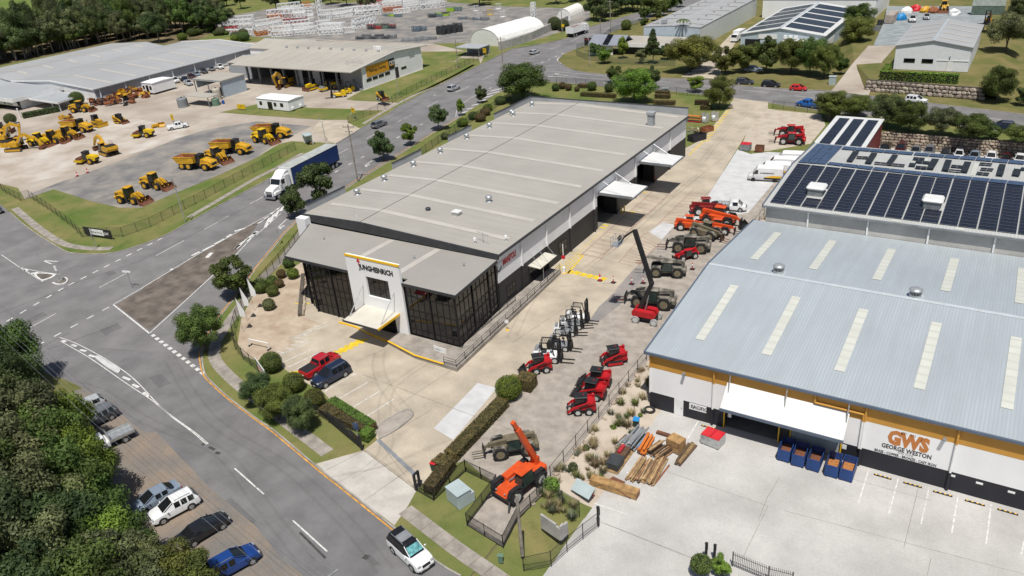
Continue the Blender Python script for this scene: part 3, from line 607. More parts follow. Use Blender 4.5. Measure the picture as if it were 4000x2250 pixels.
def window(root, p0, p1, nx, nz, axis, mat='glass_dark', fr=.07, d=.05, proud=.03):
 """glazed opening on a wall plane: p0 low corner, p1 high corner, panes as single parts"""
 f = MB(); (a0, z0), (a1, z1) = (p0[1 if axis == 'x' else 0], p0[2]), (p1[1 if axis == 'x' else 0], p1[2]); c = p0[0 if axis == 'x' else 1]
 sg = 1 if axis == 'x' else -1
 def B(m, a, b, zz0, zz1, d0, d1):
  if axis == 'x': m.box(c+min(d0,d1), a, zz0, c+max(d0,d1), b, zz1)
  else: m.box(a, c-max(d0,d1), zz0, b, c-min(d0,d1), zz1)
 for i in range(nx+1):
  a = a0+(a1-a0)*i/nx; B(f, a-fr/2, a+fr/2, z0, z1, proud, proud+d)
 for j in range(nz+1):
  z = z0+(z1-z0)*j/nz; B(f, a0-fr/2-.003, a1+fr/2+.003, z-fr/2, z+fr/2, proud+.003, proud+d-.003)
 w_ = P_('window', f, 'mullion', root)
 for i in range(nx):
  for j in range(nz):
   g = MB(); B(g, a0+(a1-a0)*i/nx+fr/2, a0+(a1-a0)*(i+1)/nx-fr/2, z0+(z1-z0)*j/nz+fr/2, z0+(z1-z0)*(j+1)/nz-fr/2, proud+.005, proud+.02)
   P_('pane', g, mat, root, w_)
 return w_
for k, x0, yb, x1, yt in ((6,170,1390,330,1060+60),):
 q0 = PX(k,x0,yb,JX1); window(jh, (JX1,q0.y+.2,1.0), (JX1,q0.y+4.2,3.0), 4, 1, 'x')
q0 = PX(6,20,1445,JX1); window(jh, (JX1,q0.y-1.8,1.1), (JX1,q0.y+.4,2.6), 3, 2, 'x')
q0 = PX(6,500,1060,JX1); window(jh, (JX1,q0.y-.8,1.2), (JX1,q0.y+1.6,2.9), 3, 2, 'x')
for a, b in ((T(5,560,640,9.6).y, T(5,870,440,9.6).y), (T(5,1360,210,9.6).y, T(5,1645,70,9.6).y), (T(1,1920,1385,9.6).y, T(1,2160,1275,9.6).y), (T(1,2390,1160,9.6).y, JY1+.3)):
 o = P_('parapet', bx(JX0-.3, a, LZ_-1.6, JX0-.12, b, LZ_+1.0), 'parapet_grey', jh); P_('parapet_cap', bx(JX0-.36, a-.05, LZ_+1.01, JX0-.06, b+.05, LZ_+1.12), 'fascia_dark', jh, o)
o = P_('parapet', bx(JX0-.1, JY1+.05, 7.0, JX1+.3, JY1+.25, 9.75), 'parapet_grey', jh); P_('parapet_cap', bx(JX0-.1, JY1, 9.76, JX1+.4, JY1+.32, 9.86), 'fascia_dark', jh, o)
P_('corner_wall', bx(JX0-.28, JY0-1.5, J0, JX0+1.6, JY0-.4, LZ_-.1), 'wall_white', jh)
# ---- glazed office front
OF, OZ, OBZ = 65.05, 8.05, 7.65; OX0, OX1 = -76.8, -52.6; OL = (-80.6, 76.0)
orf = [(-80.9,64.75),(-52.15,64.75),(-53.3,JY0-.36),(-86.9,JY0-.36)]
def oz(y): return OZ+(OBZ-OZ)*(y-64.75)/(JY0-64.75)
PX0, PX1, PYF = -69.2, -60.35, 64.62

m = MB()
def roofpiece(pts):
 up = [(x,y,oz(y)) for x,y in pts]; dn = [(x,y,oz(y)-.16) for x,y in pts]; n = len(pts)
 m.add(up+dn, [list(range(n)), list(range(2*n-1,n-1,-1))]+[(i,i+n,(i+1)%n+n,(i+1)%n) for i in range(n)])
yb = 66.0
roofpiece([(-80.9,64.75),(PX0-.05,64.75),(PX0-.05,yb),(-81.64,yb)]); roofpiece([(PX1+.05,64.75),(-52.15,64.75),(-52.27,yb),(PX1+.05,yb)]); roofpiece([(-81.64,yb),(-52.27,yb),(-53.3,JY0-.36),(-86.9,JY0-.36)])
orr = P_('office_roof', m, 'roof_grey2', jh)
m = MB(); zf = OZ-.28
for a, b in (((-80.95,64.7),(PX0-.05,64.7)),((PX1+.05,64.7),(-52.1,64.7)),((-52.1,64.7),(-53.25,JY0-.4)),((-80.95,64.7),(-86.95,JY0-.4))): P_('fascia', MB().bar((*a,oz(a[1])-.17),(*b,oz(b[1])-.17),.12,.36), 'fascia_dark', jh, orr)
for a in ((1380,955,1080,1110),(1840,1050,1520,1290)):
 q = T(5,a[0],a[1],7.75); m = MB(); 
 y0_, y1_ = 66.3, JY0-.6; x_ = q.x; m.add([(x_-.5,y0_,oz(y0_)+.02),(x_+.5,y0_,oz(y0_)+.02),(x_+.5,y1_,oz(y1_)+.02),(x_-.5,y1_,oz(y1_)+.02)],[(0,1,2,3)]); L = jh.location; m.v = [(a_-L.x,b_-L.y,c_-L.z) for a_,b_,c_ in m.v]
 obj('skylight', m.mesh('skylight', fix=False), MT['skylight'], orr)
for x, y in ((682,950),(1590,1140),(2090,1215)):
 q = T(5,x,y,8.0); o = P_('roof_vent', MB().cyl((q.x,q.y,oz(q.y)),(q.x,q.y,oz(q.y)+.3),.09,n=8).cyl((q.x,q.y,oz(q.y)+.32),(q.x,q.y,oz(q.y)+.48),.17,.1,n=10), 'galv', jh, orr)
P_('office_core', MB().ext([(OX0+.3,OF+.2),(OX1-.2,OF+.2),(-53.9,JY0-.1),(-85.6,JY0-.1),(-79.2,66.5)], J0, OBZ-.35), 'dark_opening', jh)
def curtain(a, b, n, zl, name='glazing'):
 a = Vector((*a,0)); b = Vector((*b,0)); d = (b-a); L = d.length; d.normalize(); nn = Vector((d.y,-d.x,0)); f = MB()
 zs = zl; z1 = oz(max(a.y,b.y))-.36
 for i in range(n+1):
  p = a+d*(L*i/n); thick = .16 if i % 4 == 0 or i == n else .05; o = nn*(.06 if thick > .1 else .03)
  f.bar(p+Vector((0,0,J0))+o, p+Vector((0,0,z1))+o, thick, thick*1.1)
 for z in zs: f.bar(a+Vector((0,0,z))+nn*.025, b+Vector((0,0,z))+nn*.025, .07, .09)
 gr = P_(name, f, 'mullion', jh)
 lv = [J0]+list(zs)+[z1]
 for i in range(n):
  for z0_, z1_ in zip(lv[:-1], lv[1:]):
   p = a+d*(L*i/n+.03); q = a+d*(L*(i+1)/n-.03)
   g = MB().add([p+Vector((0,0,z0_+.05)), q+Vector((0,0,z0_+.05)), q+Vector((0,0,z1_-.05)), p+Vector((0,0,z1_-.05)),
                          p-nn*.03+Vector((0,0,z0_+.05)), q-nn*.03+Vector((0,0,z0_+.05)), q-nn*.03+Vector((0,0,z1_-.05)), p-nn*.03+Vector((0,0,z1_-.05))], [(0,1,2,3),(7,6,5,4),(0,4,5,1),(1,5,6,2),(2,6,7,3),(3,7,4,0)])
   P_('pane', g, 'glass_dark', jh, gr)
zl = (1.5,3.3,4.3,6.2)
curtain((OX0,OF),(PX0,OF),8,zl); curtain((PX1,OF),(OX1,OF),8,zl); curtain((OX1,OF),(-53.55,JY0-.6),10,zl); curtain((-79.4,66.4),(OX0,OF),3,zl); curtain((-84.5,JY0-.6),(-79.4,66.4),8,zl)
# ---- entrance portal
pz = PY(5,925,1112,PYF).z
wl, wr = PY(5,1100,1330,PYF), PY(9,1360,130,PYF); wb = PY(9,1135,78,PYF).z
dl_, dr_, dz_ = PX0+1.6, -62.25, 3.45
m = MB(); pf, pk = PYF, PYF+.36
for b in ((PX0,J0,dl_,dz_),(dr_,J0,PX1,dz_),(PX0,dz_,wl.x,pz),(wr.x,dz_,PX1,pz),(wl.x,dz_,wr.x,wb),(wl.x,wl.z,wr.x,pz)): m.box(b[0],pf,b[1],b[2],pk,b[3])
po = P_('portal', m, 'wall_white_y', jh)
P_('portal_cap', bx(PX0-.06,pf-.06,pz-.24,PX1+.06,pf+.12,pz+.02), 'cap_yellow', jh, po)
window(jh, (wl.x,pf+.35,wb), (wr.x,pf+.35,wl.z), 4, 1, 'y')
P_('entrance_door', bx(dl_,pk-.2,J0,dr_,pk-.12,dz_), 'glass_dark', jh, po)
tl, tr = PY(5,1030,1250,pf), PY(5,1372,1325,pf); th = (PY(5,1030,1205,pf).z-tl.z)
text_on(jh, 'JUNGHEINRICH', .98, (tl.x+.12,pf-.02,tl.z-.02), (1,0,0), (0,0,1), 'sign_black', bold=.035, width=tr.x-tl.x)
m = MB(); x_, z_ = tl.x+.2, tl.z+1.05
m.box(x_-.06,pf-.05,z_-.6,x_+.06,pf-.02,z_); m.prism([(x_-.3,z_-.05),(x_+.3,z_-.05),(x_,z_+.42)], pf-.06, pf-.03, 'y'); P_('arrow_emblem', m, 'sign_red', jh)
ax0, ax1, az = PY(9,1095,150,PYF).x, PY(9,1435,240,PYF).x+.1, 3.6
ax0 = ax1-5.75
aw = P_('awning', MB().prism([(PYF-.02,az),(PYF-.02,az-.12),(60.35,az-.2),(60.35,az-.08)], ax0, ax1, 'x'), 'canopy_cream', jh)
P_('awning_edge', bx(ax1+.01,60.3,az-.34,ax1+.08,PYF-.02,az-.02), 'cap_yellow', jh, aw); P_('awning_edge', bx(ax0,60.24,az-.3,ax1+.08,60.34,az-.1), 'fascia_dark', jh, aw)
P_('awning_edge', bx(ax0-.08,60.3,az-.32,ax0-.01,PYF-.02,az-.02), 'fascia_dark', jh, aw)
for x_ in (ax0+.25, ax1-.3): P_('tie_rod', MB().cyl((x_,PYF-.03,az+3.0),(x_,61.3,az-.05),.06,n=8), 'galv', jh, aw)
q0, q1 = PX(5,2480,1235,JX1), PX(6,40,1105,JX1)
ys0 = PX(5,2485,1215,JX1); yt = PX(5,2485,1170,JX1)
text_on(jh, 'MANITOU', 1.25, (JX1+.02,ys0.y,ys0.z-.1), (0,1,0), (0,0,1), 'sign_red', bold=.05, width=abs(PX(6,38,1110,JX1).y-ys0.y))
P_('emblem', MB().box(JX1+.01,ys0.y-1.35,ys0.z-.2,JX1+.03,ys0.y-.25,ys0.z+.75), 'sign_grey', jh); P_('emblem_inset', MB().box(JX1+.031,ys0.y-1.28,ys0.z-.12,JX1+.035,ys0.y-.32,ys0.z+.68), 'wall_white', jh)
q = PX(5,2445,1270,JX1); m = MB()
for i in range(6):
 a = math.pi*(1.0+i/6); b = math.pi*(1.0+(i+1)/6); m.bar((JX1+.03,q.y+.55*math.cos(a),q.z+.4+.55*math.sin(a)),(JX1+.03,q.y+.55*math.cos(b),q.z+.4+.55*math.sin(b)),.02,.16)
P_('emblem', m, 'sign_black', jh)
for k, x, y in ((5,1855,88),(5,1585,222),(5,1292,368),(5,1020,508),(5,2345,580),(1,2122,1395),(1,2350,1285),(1,2572,1150),(2,12,1165),(2,202,1065)):
 q = onroof(*N(k,x,y)); _o = {1020:'nearest',1292:'second',1585:'third',1855:'fourth',2122:'fifth',2350:'sixth',2572:'seventh',12:'eighth',202:'furthest'}; TURB.make('turbine_vent', _o[x]+' spinning metal vent in the row along the left edge of the grey warehouse roof' if x in _o and y != 580 else 'lone spinning roof vent near the middle of the grey warehouse roof', 'roof vent', (q.x,q.y,jroof(q.x)), 0, 'turbine vents on the grey warehouse roof', .85)
q = onroof(*N(2,1400,1262)); d_ = P_('exhaust_duct', MB().box(q.x-.55,q.y-.55,jroof(q.x)-.1,q.x+.55,q.y+.55,jroof(q.x)+2.1), 'parapet_grey', jh); P_('duct_cowl', MB().box(q.x-.72,q.y-.72,jroof(q.x)+2.12,q.x+.72,q.y+.72,jroof(q.x)+2.6), 'parapet_grey', jh, d_)
q = onroof(*N(5,2022,710)); d_ = P_('exhaust_hood', MB().box(q.x-.5,q.y-.5,jroof(q.x),q.x+.5,q.y+.5,jroof(q.x)+.35), 'galv', jh); P_('hood_lid', MB().cbox((q.x,q.y,jroof(q.x)+.5),(1.3,1.1,.2)), 'canopy_white', jh, d_)
q = onroof(*N(5,1732,665)); P_('roof_vent', MB().cyl((q.x,q.y,jroof(q.x)),(q.x,q.y,jroof(q.x)+.25),.15,n=8).cyl((q.x,q.y,jroof(q.x)+.26),(q.x,q.y,jroof(q.x)+.4),.42,.3,n=12), 'fascia_dark', jh)
for k, x, y in ((5,2205,1000),(5,2517,975)):
 q = onroof(*N(k,x,y)); P_('roof_vent', MB().cyl((q.x,q.y,jroof(q.x)),(q.x,q.y,jroof(q.x)+.45),.1,n=8).cyl((q.x,q.y,jroof(q.x)+.46),(q.x,q.y,jroof(q.x)+.8),.22,.18,n=10), 'white_paint', jh)
q = onroof(*N(5,2290,1000)); z_ = jroof(q.x); m = MB().cyl((q.x,q.y,z_),(q.x,q.y,z_+1.5),.03,n=6).cyl((q.x-1.2,q.y+.4,z_+1.35),(q.x+1.2,q.y-.4,z_+1.5),.025,n=5)
for i in range(7): m.cyl((q.x-1+i*.33,q.y-.1+.35-.12*i,z_+1.4),(q.x-1+i*.33,q.y+.5-.12*i,z_+1.4),.015,n=4)
P_('antenna', m, 'steel', jh)
q = onroof(*N(5,1018,775)); P_('vent_pipe', MB().cyl((q.x,q.y,jroof(q.x)),(q.x,q.y,jroof(q.x)+.9),.06,n=8), 'white_paint', jh)
# ---- entrance platform, ramp and rails
plat = thing('entrance_ramp', 'concrete ramp and landing with black handrails wrapped round the glazed corner', 'ramp', (-52,63,J0))
PZ = .62
m = MB().ext([(-62.3,62.75),(-56.9,61.45),(-52.3,60.55),(-49.7,60.35),(-49.6,88.8),(-51.3,88.9),(-51.2,64.9),(-62.3,64.6)], J0, J0+.02)
front = [T(9,1330,550,.4),T(9,1600,690,.45),T(9,1890,775,.5),T(9,2020,808,.62)]
poly = [(-62.2,64.5)]+[(q.x,q.y) for q in front]+[(T(6,500,1275,.6).x-.1,T(6,500,1275,.6).y),(JX1+.3,88.7),(JX1+.3,76.5),(OX1+.15,OF-.15),(PX1+.05,OF-.2)]
P_('landing', MB().ext(poly, J0, PZ), 'concrete_path', plat)
m = MB(); strip(m, ZZ("9:840,357 9:1010,405 9:1130,470 9:1320,548"), .22, J0, .16); strip(m, [Vector((q.x,q.y,0)) for q in front[:3]], .22, PZ+.002, .06)
P_('kerb_edge', m, 'cap_yellow', plat)
def rail(path, h, root, posts=1.9, r=.028, name='handrail', rails=(1.0,.66,.33), mat='fence_black'):
 P = [Vector(q) for q in path]; m = MB()
 for rr in rails:
  for a, b in zip(P[:-1], P[1:]): m.cyl(a+Vector((0,0,h*rr)), b+Vector((0,0,h*rr)), r, n=5)
 hr = P_(name, m, mat, root)
 for a, b in zip(P[:-1], P[1:]):
  n = max(1, int(round((b-a).length/posts)))
  for i in range(n+1 if b is P[-1] else n):
   q = a.lerp(b, i/n); P_('post', MB().cyl(q, q+Vector((0,0,h)), r*1.2, n=6), mat, root, hr)
q2, q3, q4 = front[2], front[3], T(6,500,1275,.6)
rail([(q2.x,q2.y+.1,PZ),(q3.x-.15,q3.y+.15,PZ),(q4.x-.2,q4.y-.1,PZ)], 1.0, plat); rail([(OX1+.4,OF-.2,PZ),(OX1+.05,OF+1.,PZ),(JX1+1.1,78,PZ)], .95, plat)
# brass-and-bronze works (blue-grey roof)
FY, BY, RY = 65.4, 103.0, 84.3; GX0, GX1 = -27.65, 44.0; GE, GR = 6.46, 8.05
gw = thing('factory', 'blue-grey corrugated-roof factory with amber, white and black banded front wall', 'factory', (8,84,GZ))
def groof(y): return GE+(GR-GE)*(y-FY)/(RY-FY) if y < RY else GR-(GR-GE)*(y-RY)/(BY-RY)
m = MB()
for a, b in ((FY-.3, RY), (RY, BY)):
 m.add([(GX0-.35,a,groof(a)),(GX1,a,groof(a)),(GX1,b,groof(b)),(GX0-.35,b,groof(b)),(GX0-.35,a,groof(a)-.12),(GX1,a,groof(a)-.12),(GX1,b,groof(b)-.12),(GX0-.35,b,groof(b)-.12)],
          [(0,1,2,3),(7,6,5,4),(0,4,5,1),(1,5,6,2),(2,6,7,3),(3,7,4,0)])
gr_ = P_('roof', m, 'roof_blue', gw)
P_('ridge_cap', MB().prism([(RY-.35,groof(RY-.35)+.03),(RY,GR+.1),(RY+.35,groof(RY+.35)+.03),(RY,GR+.03)], GX0-.3, GX1, 'x'), 'roof_flash', gw, gr_)
W('barge_blue', (.10,.13,.18), rough=.4, var=.05)
for a, b in ((FY-.5, RY), (RY, BY)): P_('barge_board', MB().bar((GX0-.42,a,groof(a)-.1),(GX0-.42,b,groof(b)-.1),.16,.42), 'barge_blue', gw, gr_)
P_('gutter', bx(GX0-.4,FY-.46,GE-.32,GX1,FY-.31,GE-.06), 'barge_blue', gw, gr_)
def gskl(x, y0, y1, w_=.95):
 m = MB(); h = .05
 m.add([(x,y0,groof(y0)+h),(x+w_,y0,groof(y0)+h),(x+w_,y1,groof(y1)+h),(x,y1,groof(y1)+h)], [(0,1,2,3)]); L = gw.location; m.v = [(a-L.x,b-L.y,c-L.z) for a,b,c in m.v]
 obj('skylight', m.mesh('skylight', fix=False), MT['skylight_pale'], gr_)
def gpt(k, x, y):
 q = onplane(*N(k,x,y), (0,RY,GR), (0,-(GR-GE)/(RY-FY),1)); return q if q.y < RY else onplane(*N(k,x,y), (0,RY,GR), (0,(GR-GE)/(BY-RY),1))
sk = [gpt(10,1845,510), gpt(10,2455,645), gpt(11,615,820), gpt(11,1432,1000), gpt(11,2340,1205)]
st = [gpt(10,2165,0), gpt(11,180,80), gpt(11,865,205), gpt(11,1612,345), gpt(11,2440,500)]
dx = (sk[-1].x-sk[0].x)/4
for i in range(8): gskl(sk[0].x+dx*i, sum(q.y for q in sk)/5, sum(q.y for q in st)/5+.3)
sb = [gpt(6,2395,1155), gpt(7,362,1245), gpt(7,1008,1355)]; su = [gpt(7,66,885), gpt(7,572,960), gpt(7,1170,1050)]
for i in range(8): gskl(sb[0].x+dx*i, (sb[0].y+sb[1].y+sb[2].y)/3, (su[1].y+su[2].y)/2)
zA, zB = 4.36, 1.24
pil = [GX0, PY(10,2040,820,FY).x, PY(15,935,150,FY).x, PY(15,1895,130,FY).x, PY(15,1895,130,FY).x+12.2, PY(15,1895,130,FY).x+24.4, GX1]
dL, dR = PY(10,2140,1290,FY).x, PY(15,725,270,FY).x; dT = 3.6
def gfront(a, b):
 P_('wall_panel', bx(a+.01,FY,zA+.01,b-.01,FY+.2,GE-.05), 'wall_amber', gw)
 for z0, z1, mt in ((zB+.01,zA-.01,'wall_white_y'),(GZ,zB-.01,'wall_navy')):
  if a < dL < b or a < dR < b or (a >= dL and b <= dR):
   if dL > a: P_('wall_panel', bx(a+.01,FY,z0,min(b,dL)-.01,FY+.2,z1), mt, gw)
   if dR < b: P_('wall_panel', bx(max(a,dR)+.01,FY,z0,b-.01,FY+.2,z1), mt, gw)
   if z1 > dT: P_('wall_panel', bx(max(a,dL)+.01,FY,dT,min(b,dR)-.01,FY+.2,z1), mt, gw)
  else: P_('wall_panel', bx(a+.01,FY,z0,b-.01,FY+.2,z1), mt, gw)
for a, b in zip(pil[:-1], pil[1:]): gfront(a, b)
P_('wall', bx(GX0,FY+.22,GZ,GX0+.2,BY,GE-.06), 'wall_white', gw); P_('inner_wall', bx(GX0+.3,FY+9,GZ,dR+3,FY+9.2,GE-.3).box(dL-2,FY+.25,GZ,dL-.1,FY+.35,GE-.3), 'wall_black', gw)
P_('floor', bx(GX0+.3,FY+.3,GZ-.1,GX1,BY-.3,GZ+.012), 'shed_floor', gw)
for x in pil[1:-1]:
 P_('downpipe', MB().cyl((x,FY-.14,zA),(x,FY-.14,GE-.3),.11,n=10), 'wall_amber', gw); P_('downpipe', MB().cyl((x,FY-.14,zB),(x,FY-.14,zA-.01),.11,n=10), 'white_paint', gw); P_('downpipe', MB().cyl((x,FY-.14,GZ),(x,FY-.14,zB-.01),.13,n=10), 'wall_navy', gw)
P_('downpipe', MB().cyl((GX0+.05,FY-.12,zB),(GX0+.05,FY-.12,zA),.08,n=8), 'white_paint', gw); P_('downpipe', MB().cyl((GX0+.05,FY-.12,zA+.01),(GX0+.05,FY-.12,GE-.3),.08,n=8), 'wall_amber', gw)
a, b = PY(11,485,1065,FY), PY(11,970,1250,FY); P_('pipe_run', MB().tube([(a.x,FY-.15,GE-.3),(a.x,FY-.15,a.z-.9),(b.x,FY-.15,a.z-.9),(b.x,FY-.15,zA)],.1,8), 'wall_amber', gw)
x_ = pil[2]+.55; P_('downpipe', MB().cyl((b.x,FY-.14,zB),(b.x,FY-.14,zA-.01),.1,n=8), 'white_paint', gw)
for x0, x1, mt in ((PY(15,105,20,FY).x, PY(15,222,60,FY).x, 'wall_black'),): P_('door_leaf', bx(x0,FY+.3,GZ,x1,FY+.4,dT-.2), mt, gw)
W('roller', (.40,.42,.43), rough=.5, var=.04, lines=(.16,2,.3), bump=.5)
P_('roller_door', bx(PY(15,222,60,FY).x,FY+.06,GZ,dR-.25,FY+.12,dT), 'roller', gw)
for x_ in (dL-.12, PY(15,222,60,FY).x-.1, dR-.14, PY(15,100,20,FY).x): P_('door_guide', bx(x_,FY-.03,GZ,x_+.12,FY+.05,2.4), 'cap_yellow', gw)
az1, az0 = PY(10,2205,935,FY).z-.25, 3.05; x0, x1 = PY(10,2205,935,FY).x-.35, PY(11,815,1245,FY).x+.1; yf = T(10,2065,1200,az0).y
aw = P_('awning', MB().prism([(FY-.02,az1),(FY-.02,az1-.14),(yf,az0-.14),(yf,az0)], x0, x1, 'x'), 'canopy_white', gw)
P_('awning_edge', bx(x0-.05,yf-.1,az0-.3,x1+.05,yf-.005,az0+.02), 'barge_blue', gw, aw)
for k, xa, ya in ((10,2205,865),(11,200,1000),(11,825,1150)):
 q = PY(k,xa,ya,FY-.1); P_('tie_rod', MB().cyl((q.x,FY-.25,GE-.3),(q.x,yf+1.1,az0+.35),.06,n=8), 'galv', gw, aw)
q0, q1 = PY(10,1635,1105,FY), PY(10,1722,1280,FY); P_('door', bx(q0.x,FY-.05,GZ+.02,q1.x,FY-.005,PY(10,1680,1120,FY).z), 'white_paint', gw); P_('door_handle', bx(q1.x-.2,FY-.12,.2,q1.x-.1,FY-.06,.3), 'steel', gw)
q0, q1 = PY(10,1785,1195,FY), PY(10,1960,1160,FY)
zz0, zz1 = PY(10,1785,1212,FY).z, PY(10,1785,1152,FY).z; sg = P_('sign_board', bx(q0.x,FY-.06,zz0,q1.x,FY-.01,zz1), 'white_paint', gw)
text_on(gw, 'PACIFIC', .52, (q0.x+.2,FY-.065,zz1-.52), (1,0,0), (0,0,1), 'sign_black', width=1.75, depth=.006, bold=.01); text_on(gw, 'BRONZE', .34, (q0.x+.75,FY-.065,zz0+.12), (1,0,0), (0,0,1), 'sign_grey', width=1.15, depth=.006)
for dxx, r_ in ((.3,.06),(.48,.1)): P_('emblem', MB().cyl((q0.x+dxx,FY-.07,zz0+.25),(q0.x+dxx,FY-.062,zz0+.25),r_,n=10), 'sign_black', gw, sg)
def wl_(txt, ka, xa, ya, kb, xb, yb, size, mat, bold, shear=0):
 a, b = PY(ka,xa,ya,FY), PY(kb,xb,yb,FY); text_on(gw, txt, size, (a.x,FY-.008,(a.z+b.z)/2), (1,0,0), (0,0,1), mat, depth=.004, bold=bold, width=b.x-a.x, shear=shear)
wl_('EST. 1910', 15,1345,22,15,1488,55,.36,'sign_grey',.004); wl_('GWS', 15,1195,95,15,1612,215,2.0,'sign_orange',.13)
wl_('GEORGE WESTON', 15,1140,148,15,1640,276,.66,'sign_black',.02); wl_('AND SONS', 15,1300,215,15,1460,256,.40,'sign_grey',.006); wl_('BRASS - COPPER - BRONZE - CAST IRON', 15,1070,188,15,1690,352,.40,'sign_black',.012)
for k, x, y in ((15,1850,437),(15,2128,515),(15,2450,605)):
 q = PY(k,x,y,FY); P_('wall_vent', bx(q.x-.27,FY-.04,q.z-.1,q.x+.27,FY-.003,q.z+.1), 'white_paint', gw)
for k, x, y in ((10,1738,865),(15,1780,70)):
 q = PY(k,x,y,FY); P_('floodlight', MB().cbox((q.x,FY-.35,q.z+.2),(.3,.45,.16)).box(q.x-.04,FY-.2,q.z+.12,q.x+.04,FY,q.z+.2), 'grey_steel', gw)
q = PY(15,768,148,FY); P_('notice', bx(q.x-.2,FY-.03,q.z-.25,q.x+.2,FY-.003,q.z+.25), 'white_paint', gw); q = PY(10,2190,1280,FY); P_('notice', bx(q.x-.18,FY-.03,q.z-.25,q.x+.18,FY-.003,q.z+.25), 'white_paint', gw)
def drumvent():
 s = Spec(); s.add('base_plate', MB().box(-.75,-.75,-.1,.75,.75,.05), 'roof_flash'); s.add('curb', MB().lathe([(.62,.05),(.58,.35)], 16), 'galv')
 m = MB()
 for i in range(24):
  a = 2*math.pi*i/24; m.bar((.6*math.cos(a),.6*math.sin(a),.35),(.6*math.cos(a),.6*math.sin(a),.8),.07,.03)
 s.add('louvre', m, 'galv'); s.add('core', MB().lathe([(.5,.35),(.5,.8)],14), 'black_steel'); s.add('cap', MB().lathe([(.68,.8),(.7,.9),(.5,1.05),(.05,1.1)],18), 'galv', smooth=True); return s
DV = drumvent()
for k, x, y, l in ((7,105,1295,'round louvred ridge vent nearer the left gable of the blue-grey roof'),(11,1480,90,'round louvred ridge vent further right along the blue-grey roof ridge')):
 q = gpt(k,x,y); DV.make('ridge_vent', l, 'roof vent', (q.x,q.y,groof(q.y)), 0, 'round vents on the blue-grey roof')
# solar-roofed hall behind
b2 = thing('solar_hall', 'concrete-walled hall with a roof full of dark solar panels spelling letters', 'hall', (5,118,GZ))
S0, S1, SY0, SYR, SY1, SE, SR, SB = -26.5, 44.0, 103.1, 118.0, 131.8, 9.0, 9.95, 9.0
def sroof(y): return SE+(SR-SE)*(y-SY0)/(SYR-SY0) if y < SYR else SR-(SR-SB)*(y-SYR)/(SY1-SYR)
W('roof_pale', (.44,.45,.44), rough=.55, var=.05, scale=.2, stain=.1, lines=(.4,0,.12), bump=.3)
m = MB()
for a, b in ((SY0-.45, SYR), (SYR, SY1+.3)):
 m.add([(S0-.3,a,sroof(a)),(S1,a,sroof(a)),(S1,b,sroof(b)),(S0-.3,b,sroof(b)),(S0-.3,a,sroof(a)-.12),(S1,a,sroof(a)-.12),(S1,b,sroof(b)-.12),(S0-.3,b,sroof(b)-.12)],
          [(0,1,2,3),(7,6,5,4),(0,4,5,1),(1,5,6,2),(2,6,7,3),(3,7,4,0)])
sr_ = P_('roof', m, 'roof_pale', b2)
P_('gutter', bx(S0-.3,SY0-.62,SE-.28,S1,SY0-.47,SE-.06), 'grey_steel', b2, sr_)
for a, b in ((SY0-.5, SYR), (SYR, SY1+.3)): P_('barge_board', MB().bar((S0-.38,a,sroof(a)-.12),(S0-.38,b,sroof(b)-.12),.16,.5), 'barge_blue', b2, sr_)
cl = [S0]+[PY(7,x,y,SY0).x for x,y in ((405,750),(1003,840),(1615,920),(2278,1010))]; cl += [cl[-1]+(cl[-1]-cl[-2])*i for i in range(1,5)]+[S1]
for a, b in zip(cl[:-1], cl[1:]):
 if b-a > .2: P_('wall_panel', bx(a+.015,SY0,GZ,b-.015,SY0+.2,SE-.1), 'tilt_concrete', b2)
for x in cl[1:-1]: P_('downpipe', bx(x-.1,SY0-.22,6.5,x+.1,SY0-.02,SE-.2), 'white_paint', b2)
P_('wall', bx(S0,SY0+.22,KZ,S0+.2,SY1,SE-.2), 'tilt_concrete', b2); P_('wall', bx(S0+.22,SY1-.2,KZ,S1,SY1,SB-.2), 'tilt_concrete', b2)
M('pv_cell', (.020,.023,.040), rough=.16, var=.25, scale=2, spec=.5, lines=(.5,1,.5), rnd=.12); M('pv_blue', (.045,.075,.15), rough=.2, var=.2, scale=2, spec=.5); M('pv_frame', (.26,.28,.31), rough=.35, metal=.5, var=.05); M('pv_black', (.016,.016,.018), rough=.35, var=.2)
PVW, PVH = 1.98, .955
pm = MB().box(.045,.035,.0,PVW-.045,PVH-.035,.04).mesh('solar_panel'); fm = MB().box(0.01,.01,-.02,PVW-.01,PVH-.01,.034).mesh('panel_frame')
ang1 = math.atan2(SR-SE, SYR-SY0); cnt = 0
hoods = [(485,500),(1650,630)]
hp = [onplane(*N(7,x,y), (0,SYR,SR), (0,-(SR-SE)/(SYR-SY0),1)) for x,y in hoods]
ncol = 17
for c in range(ncol):
 for r_ in range(15):
  x = -26.15+c*2.06+(c//2)*.06; y = 103.55+r_*.955
  if any(-.9 < x+1-h.x+.0 < .9 and abs(y+.5-h.y) < 1.6 for h in hp): continue
  if cnt < 300 and x < 4.5:
   o = obj('solar_panel', pm, MT['pv_cell'], b2, Vector((x,y,sroof(y)+.12))-b2.location, (ang1,0,0)); cnt += 1
   if c < 16: obj('panel_frame', fm, MT['pv_frame'], o)
